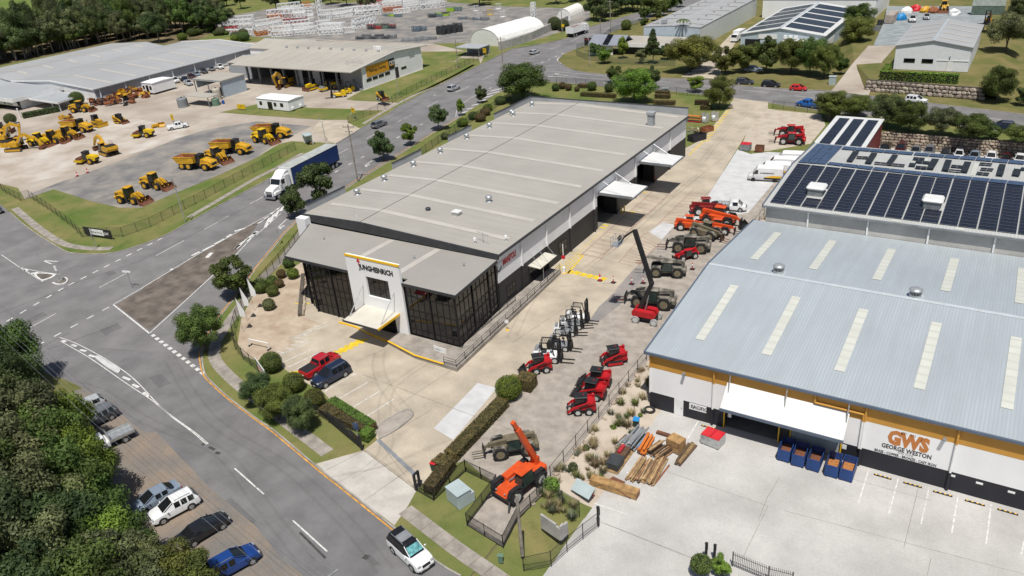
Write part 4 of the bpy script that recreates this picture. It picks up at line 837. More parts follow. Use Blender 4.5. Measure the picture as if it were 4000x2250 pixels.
def pgrid(quad, nx, ny, mat, up=.14, frame=True):
 for i in range(nx):
  for j in range(ny):
   c_ = []
   for u_, v_ in ((i/nx,j/ny),((i+1)/nx,j/ny),((i+1)/nx,(j+1)/ny),(i/nx,(j+1)/ny)):
    q = (quad[0]*(1-u_)+quad[1]*u_)*(1-v_)+(quad[3]*(1-u_)+quad[2]*u_)*v_; c_.append(q)
   ce = sum(c_, Vector())/4; c_ = [ce+(q-ce)*.96 for q in c_]; h = Vector((0,0,up)); t_ = Vector((0,0,.04))
   P_('solar_panel', MB().add([q+h for q in c_]+[q+h+t_ for q in c_], [(3,2,1,0),(4,5,6,7),(0,1,5,4),(1,2,6,5),(2,3,7,6),(3,0,4,7)]), mat, b2)
def bs(x, y): return onplane(*N(7,x,y), (0,SYR,SR), (0,(SR-SB)/(SY1-SYR),1))
def pq(s, nx, ny, mat, up=.14): pgrid([bs(*map(float,q.split(','))) for q in s.split()], nx, ny, mat, up)
pq("302,192 578,212 752,28 497,5", 3, 12, 'pv_blue')
pq("585,212 1040,268 1065,238 620,190", 3, 1, 'pv_blue'); pq("1045,268 1700,338 1725,308 1070,240", 4, 1, 'pv_blue'); pq("1690,338 2576,430 2600,395 1715,308", 5, 1, 'pv_blue')
pq("735,60 1450,118 1470,92 760,32", 5, 1, 'pv_blue'); pq("1460,118 2576,215 2590,180 1480,93", 7, 1, 'pv_blue')
for s, a, b in (("785,187 848,192 920,95 853,90",1,5),("888,155 1000,163 1006,146 893,140",2,1),("970,206 1038,213 1102,112 1036,106",1,5),("1065,212 1370,242 1378,226 1073,198",5,1),("1188,208 1250,214 1312,130 1248,124",1,4),
 ("1455,170 1570,180 1580,160 1462,150",2,1),("1480,200 1620,214 1628,196 1486,182",2,1),("1590,265 1662,272 1722,172 1645,165",1,5),("1410,236 1478,242 1490,215 1422,209",1,1),("1478,258 1590,268 1597,248 1486,238",2,1),
 ("1743,280 1815,290 1850,182 1782,175",1,5),("1935,296 2005,304 2045,202 1972,195",1,5),("1838,246 1955,256 1960,238 1842,228",2,1),("1815,288 1935,300 1940,285 1820,274",2,1),
 ("2122,222 2250,232 2256,216 2130,205",2,1),("2132,275 2262,285 2268,268 2140,258",2,1),("2092,318 2220,330 2226,312 2100,300",2,1),("2290,330 2362,338 2392,226 2322,220",1,5),("2450,330 2530,340 2545,275 2468,268",1,3),("2530,275 2580,280 2590,260 2545,255",1,1)): pq(s, a, b, 'pv_black', .3)
for s in ("1545,200 1590,204 1610,150 1565,146","2030,315 2075,318 2125,200 2080,195"): 
 q = [bs(*map(float,a.split(',')))+Vector((0,0,.03)) for a in s.split()]; m = MB().add(q,[(0,1,2,3)]); L = b2.location; m.v = [(a-L.x,b-L.y,c-L.z) for a,b,c in m.v]; obj('skylight', m.mesh('skylight', fix=False), MT['skylight_pale'], sr_)
for k, x, y in ((7,210,625),(7,705,688),(7,1295,765),(7,1930,845)):
 q = onplane(*N(k,x,y), (0,SYR,SR), (0,-(SR-SE)/(SYR-SY0),1)); P_('skylight', bx(q.x-.5,SY0-.35,sroof(SY0)+.0,q.x+.5,SY0+.25,sroof(SY0)+.06), 'skylight_pale', b2, sr_)
HS = Spec(); HS.add('louvre_box', MB().box(-.95,-.95,0,.95,.95,.8), 'galv'); HS.add('cowl', MB().cbox((0,0,1.05),(2.5,2.3,.55),.22), 'canopy_white')
m = MB()
for i in range(5): m.box(-.99,-.99,.12+i*.14,.99,.99,.17+i*.14)
HS.add('louvre', m, 'grey_steel')
for h, l in zip(hp, ('white evaporative cooler hood at the left among the solar panels','white evaporative cooler hood at the right among the solar panels')): HS.make('cooler_hood', l, 'roof cooler', (h.x,h.y,sroof(h.y)), 0, 'cooler hoods on the solar roof')
sh = thing('solar_carport', 'small white-roofed shed with three strips of dark solar panels by the lower car park', 'shed', (-26,154,KZ))
z1 = 4.6; q = [T(3,715,1165,z1), T(3,1130,1235,z1), T(7,965,45,z1), T(7,385,0,z1)]; q[2].y = q[3].y = 144.5
xa, xb, ya, yb_ = q[0].x-.5, q[1].x+.3, 144.5, q[0].y
W('roof_white', (.60,.61,.61), rough=.5, var=.04, lines=(.35,0,.1), bump=.3); W('wall_red', (.16,.02,.02), rough=.6)
P_('roof', bx(xa,ya,z1-.15,xb,yb_,z1), 'roof_white', sh)
for i in range(3):
 x = xa+.95+i*(xb-xa-1.0)/3
 for j in range(9): P_('solar_panel', bx(x,ya+.3+j*2.02,z1+.05,x+1.9,ya+2.26+j*2.02,z1+.1), 'pv_cell', sh)
P_('wall', bx(xb-.4,ya,KZ,xb-.2,yb_,z1-.16), 'wall_red', sh); P_('wall', bx(xa+.2,ya,KZ,xa+.4,yb_,z1-.16), 'wall_black', sh); P_('wall', bx(xa+.42,yb_-.4,KZ,xb-.42,yb_-.2,z1-.16), 'wall_black', sh)
# vehicles
def CP(n, c, rough=.32): return M('car_'+n, c, rough=rough, var=.03, coat=.5, spec=.5)
for n, c in (('white',(.72,.73,.74)),('silver',(.40,.42,.44)),('steelblue',(.20,.25,.32)),('grey',(.14,.15,.165)),('charcoal',(.040,.044,.052)),('black',(.012,.012,.014)),('navy',(.012,.020,.048)),('blue',(.010,.045,.20)),('brightblue',(.01,.12,.45)),('red',(.42,.012,.02)),('brightred',(.55,.02,.02)),('maroon',(.05,.008,.012))): CP(n, c)
M('car_glass', (.012,.014,.016), rough=.06, var=.1, spec=.7); M('glass_green', (.035,.055,.05), rough=.08, var=.2, spec=.6)
M('lamp_clear', (.30,.31,.33), rough=.12, var=.05); M('lamp_red', (.30,.008,.01), rough=.2, var=.05); M('plate', (.55,.55,.5), rough=.5); M('trim', (.02,.02,.022), rough=.6, var=.1); M('rim_alloy', (.42,.43,.45), rough=.35, metal=.6, var=.05)
M('cat_yellow', (.60,.335,.02), rough=.5, var=.16, scale=1.6, stain=.35, sscale=1.1); M('cat_bright', (.68,.45,.01), rough=.45, var=.1, scale=1.2); M('cat_black', (.022,.022,.024), rough=.5, var=.15)
M('rust', (.20,.075,.035), rough=.85, col2=(.10,.045,.03), scale=1.5); M('rust_orange', (.33,.12,.05), rough=.85, col2=(.17,.06,.03), scale=2.); M('track_steel', (.085,.065,.05), rough=.8, var=.25, scale=4)
M('machine_red', (.46,.014,.02), rough=.42, var=.1, stain=.2, sscale=1.5); M('machine_orange', (.64,.085,.018), rough=.42, var=.1, stain=.2, sscale=1.5); M('machine_white', (.74,.745,.75), rough=.4, var=.04)
M('tyre_grey', (.33,.34,.35), rough=.8, var=.1); M('rim_yellow', (.58,.32,.02), rough=.5, var=.12); M('rim_white', (.55,.55,.53), rough=.5, var=.1); M('rim_tan', (.20,.17,.11), rough=.7)
M('camo', (.29,.265,.225), rough=.85, col2=(.022,.024,.022), scale=.9, detail=1.5); M('khaki', (.17,.145,.095), rough=.8, var=.15, scale=1)
def wheel_meshes(r, w, nsp=5, n=20):
 ty = MB().lathe([(r*.6,-w/2),(r*.94,-w/2),(r,-w*.36),(r,w*.36),(r*.94,w/2),(r*.6,w/2)], n); ri = MB().lathe([(r*.64,-w*.505),(r*.64,w*.505)], n)
 for i in range(nsp):
  a = 2*math.pi*i/nsp; 
  for s in (-1, 1): ri.bar((r*.12*math.cos(a),r*.12*math.sin(a),s*w*.52),(r*.6*math.cos(a),r*.6*math.sin(a),s*w*.52), r*.16, w*.04)
 ri.lathe([(r*.16,-w*.56),(r*.16,w*.56)], 8)
 R = Matrix.Rotation(math.pi/2, 4, 'X'); return ty.xf(R).mesh('wheel'), ri.xf(R).mesh('rim')
_WM = {}
def wheels(s, r, w, pos, rim='rim_alloy', tyre='rubber', nsp=5):
 k = (r, w, nsp)
 if k not in _WM: _WM[k] = wheel_meshes(r, w, nsp, 20 if r < .5 else 24)
 for p in pos: i = s.add('wheel', _WM[k][0], tyre, loc=(p[0],p[1],r)); s.add('rim', _WM[k][1], rim, i)
def lug_tyre(s, r, w, pos, rim):
 k = ('lug', r, w)
 if k not in _WM:
  ty = MB().lathe([(r*.55,-w/2),(r*.88,-w/2),(r*.95,-w*.4),(r*.95,w*.4),(r*.88,w/2),(r*.55,w/2)], 24)
  for i in range(16):
   a = 2*math.pi*i/16; sg = 1 if i % 2 else -1
   ty.bar((r*.97*math.cos(a),r*.97*math.sin(a),0),(r*.97*math.cos(a+.14),r*.97*math.sin(a+.14),sg*w*.5), r*.10, r*.07)
  ri = MB().lathe([(r*.56,-w*.51),(r*.56,w*.51)], 18).lathe([(r*.22,-w*.56),(r*.22,w*.56)], 10)
  R = Matrix.Rotation(math.pi/2, 4, 'X'); _WM[k] = (ty.xf(R).mesh('wheel'), ri.xf(R).mesh('rim'))
 for p in pos: i = s.add('wheel', _WM[k][0], 'rubber', loc=(p[0],p[1],r)); s.add('rim', _WM[k][1], rim, i)
def hexa(xb0, xb1, wb, z0, xt0, xt1, wt, z1, wb2=None, wt2=None):
 wb2 = wb2 or wb; wt2 = wt2 or wt
 return [Vector(q) for q in ((xb0,-wb,z0),(xb1,-wb2,z0),(xb1,wb2,z0),(xb0,wb,z0),(xt0,-wt,z1),(xt1,-wt2,z1),(xt1,wt2,z1),(xt0,wt,z1))]
HF = [(3,2,1,0),(4,5,6,7),(0,1,5,4),(1,2,6,5),(2,3,7,6),(3,0,4,7)]
def pane(q, m=.1, out=.012, u0=0., u1=1.):

 n = (q[1]-q[0]).cross(q[3]-q[0]).normalized(); 
 def P(u, v): return (q[0]*(1-u)+q[1]*u)*(1-v)+(q[3]*(1-u)+q[2]*u)*v
 uu0 = u0+m*(u1-u0)*.5; uu1 = u1-m*(u1-u0)*.5; a = [P(uu0,m),P(uu1,m),P(uu1,1-m*.9),P(uu0,1-m*.9)]
 return MB().add([p+n*out for p in a]+[p-n*.01 for p in a], HF[:2][::-1]+[(0,1,5,4),(1,2,6,5),(2,3,7,6),(3,0,4,7)])
def car_spec(kind):
 s = Spec(); L, Wd, H, wb, r, belt, hood, cab, boot = {
     'sedan': (4.82,1.84,1.46,2.78,.33,.96,.88,(-1.85,-1.10,.22,1.28),1.0), 'hatch': (4.05,1.72,1.50,2.50,.31,.98,.92,(-1.95,-1.55,.25,1.25),.98),
     'suv': (4.65,1.88,1.70,2.70,.36,1.10,1.04,(-2.25,-1.85,.15,1.20),1.08), 'bigsuv': (4.90,1.90,1.84,2.85,.39,1.18,1.14,(-2.38,-2.10,.25,1.22),1.15),
     'ute': (5.40,1.90,1.82,3.22,.39,1.16,1.12,(-.82,-.55,.95,1.65),1.14), 'tray': (5.30,1.86,1.78,3.2,.37,1.12,1.08,(.25,.35,1.30,1.95),.75)}[kind]
 w_ = Wd/2; rear = boot; R0 = -L/2
 if kind == 'sedan': st = [(-.5,.40,.78,.78),(-.485,.28,.98,.90),(-.40,.22,rear,.97),(-.3,.2,rear,1),(0,.2,belt,1),(.22,.2,belt-.02,1),(.30,.2,hood+.04,.99),(.42,.22,hood-.06,.95),(.478,.26,hood-.2,.86),(.5,.36,.58,.74)]
 elif kind == 'tray': st = [(-.02,.45,1.0,.9),(.0,.3,belt,1),(.2,.25,belt,1),(.3,.25,hood,.99),(.44,.26,hood-.1,.95),(.485,.32,hood-.28,.88),(.5,.42,.62,.78)]
 else: st = [(-.5,.45,.85,.82),(-.488,.34,rear-.03,.93),(-.44,.26,rear,.98),(-.3,.24,rear,1),(0,.24,belt,1),(.22,.24,belt-.01,1),(.31,.24,hood+.02,.99),(.43,.26,hood-.07,.95),(.482,.32,hood-.26,.87),(.5,.42,.62,.76)]
 rings = []
 for f, zb, zt, ww in st:
  x = f*L; a = w_*ww; rings.append([(x,-.82*a,zb),(x,-a,zb+.14),(x,-a,zt-.24),(x,-.955*a,zt-.07),(x,-.82*a,zt),(x,.82*a,zt),(x,.955*a,zt-.07),(x,a,zt-.24),(x,a,zb+.14),(x,.82*a,zb)])
 s.add('body', MB().loft(rings), 'paint', smooth=False)
 bm_ = s.p[-1][1]
 for p in bm_.polygons: p.use_smooth = True
 bm_.set_sharp_from_angle(angle=rad(38))
 nw = 1 if kind == 'tray' else (3 if 'suv' in kind else 2); xs = [cab[1]+(cab[2]-cab[1])*i/nw for i in range(nw+1)]; G_ = []
 def ring(x, wt, zt, wb_=.95): return [Vector((x,sg*y*w_,z)) for sg, seq in ((-1,(0,1,2,3)),(1,(3,2,1,0))) for y, z in [((wb_,belt-.06),(wt,zt-.13),(wt*.9,zt-.03),(wt*.5,zt))[q] for q in seq]]
 sd = .07; G_.append(ring(cab[3], .84, belt+.0, .9)); G_.append(ring(cab[2]-.02, .74, H-.02)); kinds = ['w']
 for i in range(nw, 0, -1):
  G_.append(ring(xs[i]-sd, .755, H)); kinds.append('p'); G_.append(ring(xs[i-1]+sd, .755, H-(0 if i > 1 else .02))); kinds.append('s')
 G_.append(ring(cab[1], .72, H-.05)); kinds.append('p'); G_.append(ring(cab[0], .80 if kind == 'sedan' else .86, belt+.02, .9)); kinds.append('r')
 cab_ = MB(); gl = []
 for i, kd in enumerate(kinds):
  A_, B_ = G_[i], G_[i+1]
  for j in range(7):
   q = [A_[j],A_[j+1],B_[j+1],B_[j]]
   if kd in 'wr' and 1 <= j <= 5: gl.append((kd, q))
   elif kd == 's' and j in (0,6): gl.append((kd, q))
   else: cab_.add(q, [(0,1,2,3)])
 ca = s.add('cabin', cab_, 'roofpaint'); mw = {}
 for kd, q in gl: (mw.setdefault(kd+str(len(mw)) if kd == 's' else kd, MB())).add(q, [(0,1,2,3)])
 for k_, m_ in mw.items(): s.add({'w':'windscreen','r':'rear_window','s':'side_window'}[k_[0]], m_, 'glass')
 for sg in (-1,1): s.add('pillar', MB().bar((cab[3],sg*w_*.80,belt+.01),(cab[2],sg*w_*.68,H-.04),.06,.05), 'paint', ca)
 xf = wb/2+.05; pos = [(xf,w_-.12),(xf,-w_+.12),(xf-wb,w_-.12),(xf-wb,-w_+.12)]
 for x, y in pos:
  sg = 1 if y > 0 else -1; arch = MB().cyl((x,sg*(w_-.25),r),(x,sg*(w_+.006),r),r*1.16,n=18); s.add('wheel_arch', arch, 'trim')
 wheels(s, r, .22, [(x,(w_-.09)*(1 if y > 0 else -1)) for x, y in pos])
 for sg in (-1, 1):
  s.add('headlight', MB().cbox((L*.468,sg*w_*.68,hood-.24),(.20,w_*.36,.15),.04), 'lamp_clear')
  if kind != 'tray': s.add('tail_light', MB().cbox((-L*.482,sg*w_*.78,rear-.20),(.10,w_*.30,.20),.03), 'lamp_red')
  s.add('mirror', MB().cbox((cab[3]-.35,sg*(w_+.08),belt+.06),(.12,.2,.15),.04), 'paint')
 s.add('grille', MB().box(L*.475,-w_*.42,.5,L*.497,w_*.42,hood-.24), 'trim'); s.add('number_plate', MB().box(L*.499,-.2,.42,L*.505,.2,.54), 'plate')
 if kind != 'tray': s.add('bumper', MB().cbox((-L*.492,0,.5),(.14,Wd*.9,.22),.04), 'trim' if kind != 'sedan' else 'paint'); s.add('number_plate', MB().box(-L*.508,-.2,.6,-L*.502,.2,.72), 'plate')
 if 'suv' in kind or kind == 'ute':
  for sg in (-1, 1): s.add('roof_rail', MB().bar((cab[1]+.25,sg*w_*.62,H+.02),(cab[2]-.2,sg*w_*.62,H+.02),.04,.04), 'rim_alloy')
 if kind == 'ute': s.add('tray_cover', MB().cbox((-1.72,0,rear+.03),(1.72,Wd*.84,.06),.02), 'cover'); s.add('sports_bar', MB().box(-.9,-w_*.7,rear,-.82,w_*.7,rear+.3), 'paint')
 if kind == 'tray':
  s.add('chassis', MB().box(-2.6,-.4,.45,.2,.4,.7), 'trim'); s.add('tray_floor', MB().box(-2.7,-.93,.80,-.10,.93,.90), 'galv')
  tr = MB().box(-2.7,-.95,.905,-2.66,.95,1.2).box(-2.66,-.95,.905,-.1,-.91,1.2).box(-2.66,.91,.905,-.1,.95,1.2); s.add('tray_side', tr, 'galv')
  s.add('headboard', MB().box(-.15,-.9,.91,-.09,.9,1.75), 'galv')
 return s
def sub(s, f): 
 n = Spec(); n.p = [p for p in s.p if f(p)]; return n
CARS = {k: car_spec(k) for k in ('sedan','hatch','suv','bigsuv','ute','tray')}
def van_spec():
 s = Spec(); w_ = 1.0
 st = [(-3.0,.42,2.45,.93),(-2.95,.36,2.6,.98),(-1,.32,2.66,1),(1.15,.32,2.62,1),(1.45,.32,2.5,.98),(2.15,.32,1.42,.97),(2.75,.34,1.16,.92),(2.95,.4,.85,.85),(3.0,.5,.7,.8)]
 rings = []
 for x, zb, zt, ww in st:
  a = w_*ww; k = .80 if zt > 2 else .84; rings.append([(x,-.9*a,zb),(x,-a,zb+.15),(x,-a,min(zt-.2,1.4)),(x,-.93*a if zt > 2 else -.95*a,zt-.16),(x,-k*a,zt),(x,k*a,zt),(x,.93*a if zt > 2 else .95*a,zt-.16),(x,a,min(zt-.2,1.4)),(x,a,zb+.15),(x,.9*a,zb)])
 s.add('body', MB().loft(rings), 'paint'); s.p[-1][1].set_sharp_from_angle(angle=rad(35))
 for sg in (-1,1):
  q = [Vector((x,sg*1.003,z)) for x,z in ((1.2,1.42),(2.05,1.42),(1.62,2.15),(1.25,2.15))]
  s.add('side_window', MB().add([p+Vector((0,sg*.0,0)) for p in q]+[p-Vector((0,sg*.08,0)) for p in q],HF), 'glass')
  s.add('headlight', MB().cbox((2.82,sg*.74,.95),(.2,.3,.22),.05), 'lamp_clear'); s.add('tail_light', MB().cbox((-2.98,sg*.88,1.2),(.08,.14,.5),.03), 'lamp_red'); s.add('mirror', MB().cbox((1.95,sg*1.15,1.5),(.14,.2,.34),.05), 'trim')
 a = Vector((2.13,0,1.47)); b = Vector((1.50,0,2.42)); n = Vector((.83,0,.55))*.03; s.add('windscreen', MB().add([a+n+Vector((0,y,0)) for y in (-.88,.88)]+[b+n+Vector((0,y,0)) for y in (.78,-.78)]+[a-n*2+Vector((0,y,0)) for y in (-.88,.88)]+[b-n*2+Vector((0,y,0)) for y in (.78,-.78)],HF), 'glass')
 s.add('rear_window', MB().box(-3.02,-.7,1.45,-2.97,.7,2.1), 'glass'); s.add('bumper', MB().cbox((2.93,0,.52),(.16,1.75,.3),.06), 'trim'); s.add('bumper', MB().cbox((-2.98,0,.5),(.14,1.8,.22),.05), 'trim')
 s.add('sill_stripe', MB().box(-2.6,-1.012,.48,.2,-.99,.78).box(-2.6,.99,.48,.2,1.012,.78), 'trim')
 sw = MB()
 for sg in (-1,1): sw.prism([(-2.9,.8),(-2.9,1.15),(-1.2,1.2),(.1,.86),(.1,.80)], sg*1.0, sg*1.014, 'y')
 s.add('livery_swoosh', sw, 'cap_yellow')
 lt = text_mesh('JUNGHEINRICH', .34, .006, .008)
 for sg in (-1,1):
  me = lt.copy(); Mx = Matrix.Translation((-1.4 if sg < 0 else .9, sg*1.012, 1.5)) @ (Matrix.Rotation(math.pi/2,4,'X') if sg < 0 else Matrix.Rotation(math.pi,4,'Z') @ Matrix.Rotation(math.pi/2,4,'X')); me.transform(Mx); s.add('lettering', me, 'sign_black')
 wheels(s, .36, .24, [(2.0,.9),(2.0,-.9),(-1.65,.9),(-1.65,-.9)], 'trim'); return s
VAN = van_spec()
# ---- construction machines
def cabbox(s, x0, x1, w_, z0, z1, cy=0, tap=.06, roof='paint', frame='cat_black', glass='car_glass', over=.08):
 h = hexa(x0,x1,w_,z0,x0+tap,x1-tap*2.5,w_*.92,z1); h = [q+Vector((0,cy,0)) for q in h]
 i = s.add('cab', MB().add(h, HF), frame)
 for q, nm in (([h[1],h[2],h[6],h[5]],'windscreen'),([h[3],h[0],h[4],h[7]],'rear_window'),([h[0],h[1],h[5],h[4]],'side_window'),([h[2],h[3],h[7],h[6]],'side_window')): s.add(nm, pane(q, .09, .012), glass, i)
 s.add('cab_roof', MB().cbox(((x0+x1)/2-tap*.5,cy,z1+.06),(x1-x0+over,w_*2+over,.16),.05), roof, i); return i
def bucket(s, x, w_, h, d, mat, teeth=0, z=.05):
 t_ = .06; o = [(x+d,z),(x+.28*d,z),(x,z+.38*h),(x+.05*d,z+.9*h),(x+.15*d,z+h)]; inn = [(x+.15*d+t_,z+h),(x+.05*d+t_,z+.88*h),(x+t_,z+.40*h),(x+.30*d,z+t_),(x+d,z+.02)]
 b = MB().prism(o+inn, -w_/2, w_/2, 'y')
 for sg in (-1,1): b.prism([(x+d,z),(x+.28*d,z),(x,z+.38*h),(x+.05*d,z+.9*h),(x+.15*d,z+h),(x+.9*d,z+.25*h)], sg*w_/2, sg*(w_/2+.04), 'y')
 i = s.add('bucket', b, mat)
 if teeth:
  for k in range(teeth): y = -w_/2+.08+(w_-.16)*k/(teeth-1); s.add('tooth', MB().prism([(x+d-.02,z),(x+d+.2,z+.01),(x+d-.02,z+.08)], y-.05, y+.05, 'y'), mat, i)
 else: s.add('cutting_edge', MB().box(x+d-.05,-w_/2-.04,z-.02,x+d+.1,w_/2+.04,z+.02), 'rust_orange', i)
def loader():
 s = Spec(); s.add('engine_hood', MB().prism([(-3.7,1.15),(-3.75,2.0),(-3.5,2.35),(-1.5,2.55),(-1.3,2.3),(-1.3,1.1)], -.85, .85, 'y'), 'paint'); s.add('counterweight', MB().cbox((-3.6,0,1.25),(.5,2.4,.6),.1), 'paint')
 s.add('grille', MB().box(-3.5,-.87,1.5,-2.6,.87,2.1), 'cat_black'); s.add('rear_frame', MB().box(-3.3,-.5,.75,-.3,.5,1.3), 'paint'); s.add('front_frame', MB().prism([(-.2,.8),(-.2,1.6),(.6,2.1),(1.2,2.0),(1.6,1.2),(1.5,.7)], -.55, .55, 'y'), 'paint')
 cabbox(s, -1.35, .15, .78, 1.55, 3.25)
 for sg in (-1,1):
  s.add('fender', MB().prism([(-3.1,1.5),(-2.9,1.85),(-1.7,1.9),(-1.3,1.5),(-1.35,1.4),(-1.75,1.72),(-2.85,1.7),(-3.0,1.4)], sg*.82, sg*1.3, 'y'), 'paint')
  s.add('lift_arm', MB().prism([(.7,2.15),(1.0,2.3),(2.0,1.9),(2.75,.75),(2.6,.55),(1.8,1.45),(.8,1.85)], sg*.42, sg*.62, 'y'), 'paint'); s.add('step', MB().box(-.9,sg*1.0-.15,.5,-.4,sg*1.0+.15,1.5), 'cat_black'); s.add('lift_cylinder', MB().cyl((.2,sg*.5,1.1),(1.9,sg*.5,1.5),.08,n=8), 'steel')
 s.add('tilt_linkage', MB().prism([(1.2,2.2),(1.4,2.35),(2.5,1.5),(2.4,1.3)], -.12, .12, 'y'), 'paint'); s.add('exhaust', MB().cyl((-2.2,.3,2.4),(-2.2,.3,3.1),.07,n=8), 'cat_black')
 bucket(s, 2.45, 2.9, 1.25, 1.35, 'bucketmat'); lug_tyre(s, .80, .62, [(x,sg*1.06) for x in (-2.3,1.1) for sg in (-1,1)], 'rim_yellow'); return s
def dumper():
 s = Spec(); s.add('hood', MB().prism([(1.9,1.1),(1.9,2.45),(2.5,2.5),(4.3,2.05),(4.75,1.75),(4.85,1.0)], -1.05, 1.05, 'y'), 'paint'); s.add('grille', MB().prism([(4.5,1.15),(4.52,1.72),(4.80,1.66),(4.9,1.15)], -.7, .7, 'y'), 'cat_black'); s.add('bumper', MB().cbox((4.75,0,.95),(.5,2.6,.3),.06), 'paint')
 for sg in (-1,1): s.add('fender', MB().prism([(2.0,1.2),(2.1,1.75),(4.1,1.75),(4.5,1.3),(4.35,1.25),(4.0,1.6),(2.3,1.6),(2.2,1.2)], sg*1.0, sg*1.45, 'y'), 'paint'); s.add('headlight', MB().cbox((4.72,sg*.88,1.5),(.14,.22,.2),.03), 'lamp_clear'); s.add('mirror', MB().box(2.3,sg*1.35,2.3,2.36,sg*1.55,2.8), 'cat_black')
 cabbox(s, .55, 2.0, .85, 1.5, 3.3, roof='cat_black'); s.add('chassis', MB().box(-4.3,-.45,.8,3.5,.45,1.25), 'cat_black'); s.add('hitch', MB().cbox((.1,0,1.1),(.8,.8,.9),.1), 'cat_black')
 side = [(-5.3,2.75),(-4.2,1.55),(-3.8,1.4),(.1,1.6),(.45,2.0),(.5,3.0),(-.2,2.95),(-4.6,2.7)]
 for sg in (-1,1): s.add('body_side', MB().prism(side, sg*1.38, sg*1.50, 'y'), 'paint'); s.add('body_rim', MB().bar((-5.2,sg*1.46,2.78),(.5,sg*1.46,2.98),.2,.14), 'paint')
 s.add('body_front', MB().box(.38,-1.38,1.7,.5,1.38,3.02), 'paint'); s.add('body_floor', MB().prism([(-5.3,2.73),(-4.2,1.56),(-3.8,1.42),(.1,1.62),(.38,1.95),(.38,2.05),(.05,1.72),(-3.8,1.52),(-4.12,1.65),(-5.2,2.8)], -1.38, 1.38, 'y'), 'bedrust')
 for sg in (-1,1): s.add('bed_liner', MB().prism([(-5.1,2.7),(-4.1,1.66),(-3.8,1.53),(.05,1.73),(.37,2.05),(.37,2.9),(-4.6,2.66)], sg*1.37, sg*1.34, 'y'), 'bedrust')
 s.add('bed_liner', MB().box(.34,-1.33,1.95,.375,1.33,2.95), 'bedrust')
 lug_tyre(s, .88, .65, [(x,sg*1.15) for x in (3.1,-1.4,-3.2) for sg in (-1,1)], 'rim_yellow'); return s
def track(s, L, h, w_, ys, mat='track_steel', wheel='paint'):
 r = h/2; n = 8; pr = [(L/2-r+r*math.cos(a),r+r*math.sin(a)) for a in [-math.pi/2+math.pi*i/n for i in range(n+1)]]+[(-L/2+r+r*math.cos(a),r+r*math.sin(a)) for a in [math.pi/2+math.pi*i/n for i in range(n+1)]]
 for y in ys:
  i = s.add('track', MB().prism(pr, y-w_/2, y+w_/2, 'y'), mat); sg = 1 if y > 0 else -1
  fr = MB().box(-L/2+r,y+sg*(w_/2-.02),r*.5,L/2-r,y+sg*(w_/2+.03),r*1.4).cyl((L/2-r,y,r),(L/2-r,y+sg*(w_/2+.05),r),r*.62,n=12).cyl((-L/2+r,y,r),(-L/2+r,y+sg*(w_/2+.05),r),r*.62,n=12); s.add('track_frame', fr, wheel, i)
  g = MB()
  for k in range(int(L/.28)): x = -L/2+.2+k*.28; g.box(x,y-w_/2,h-.01,x+.06,y+w_/2,h+.05)
  s.add('grouser', g, mat, i)
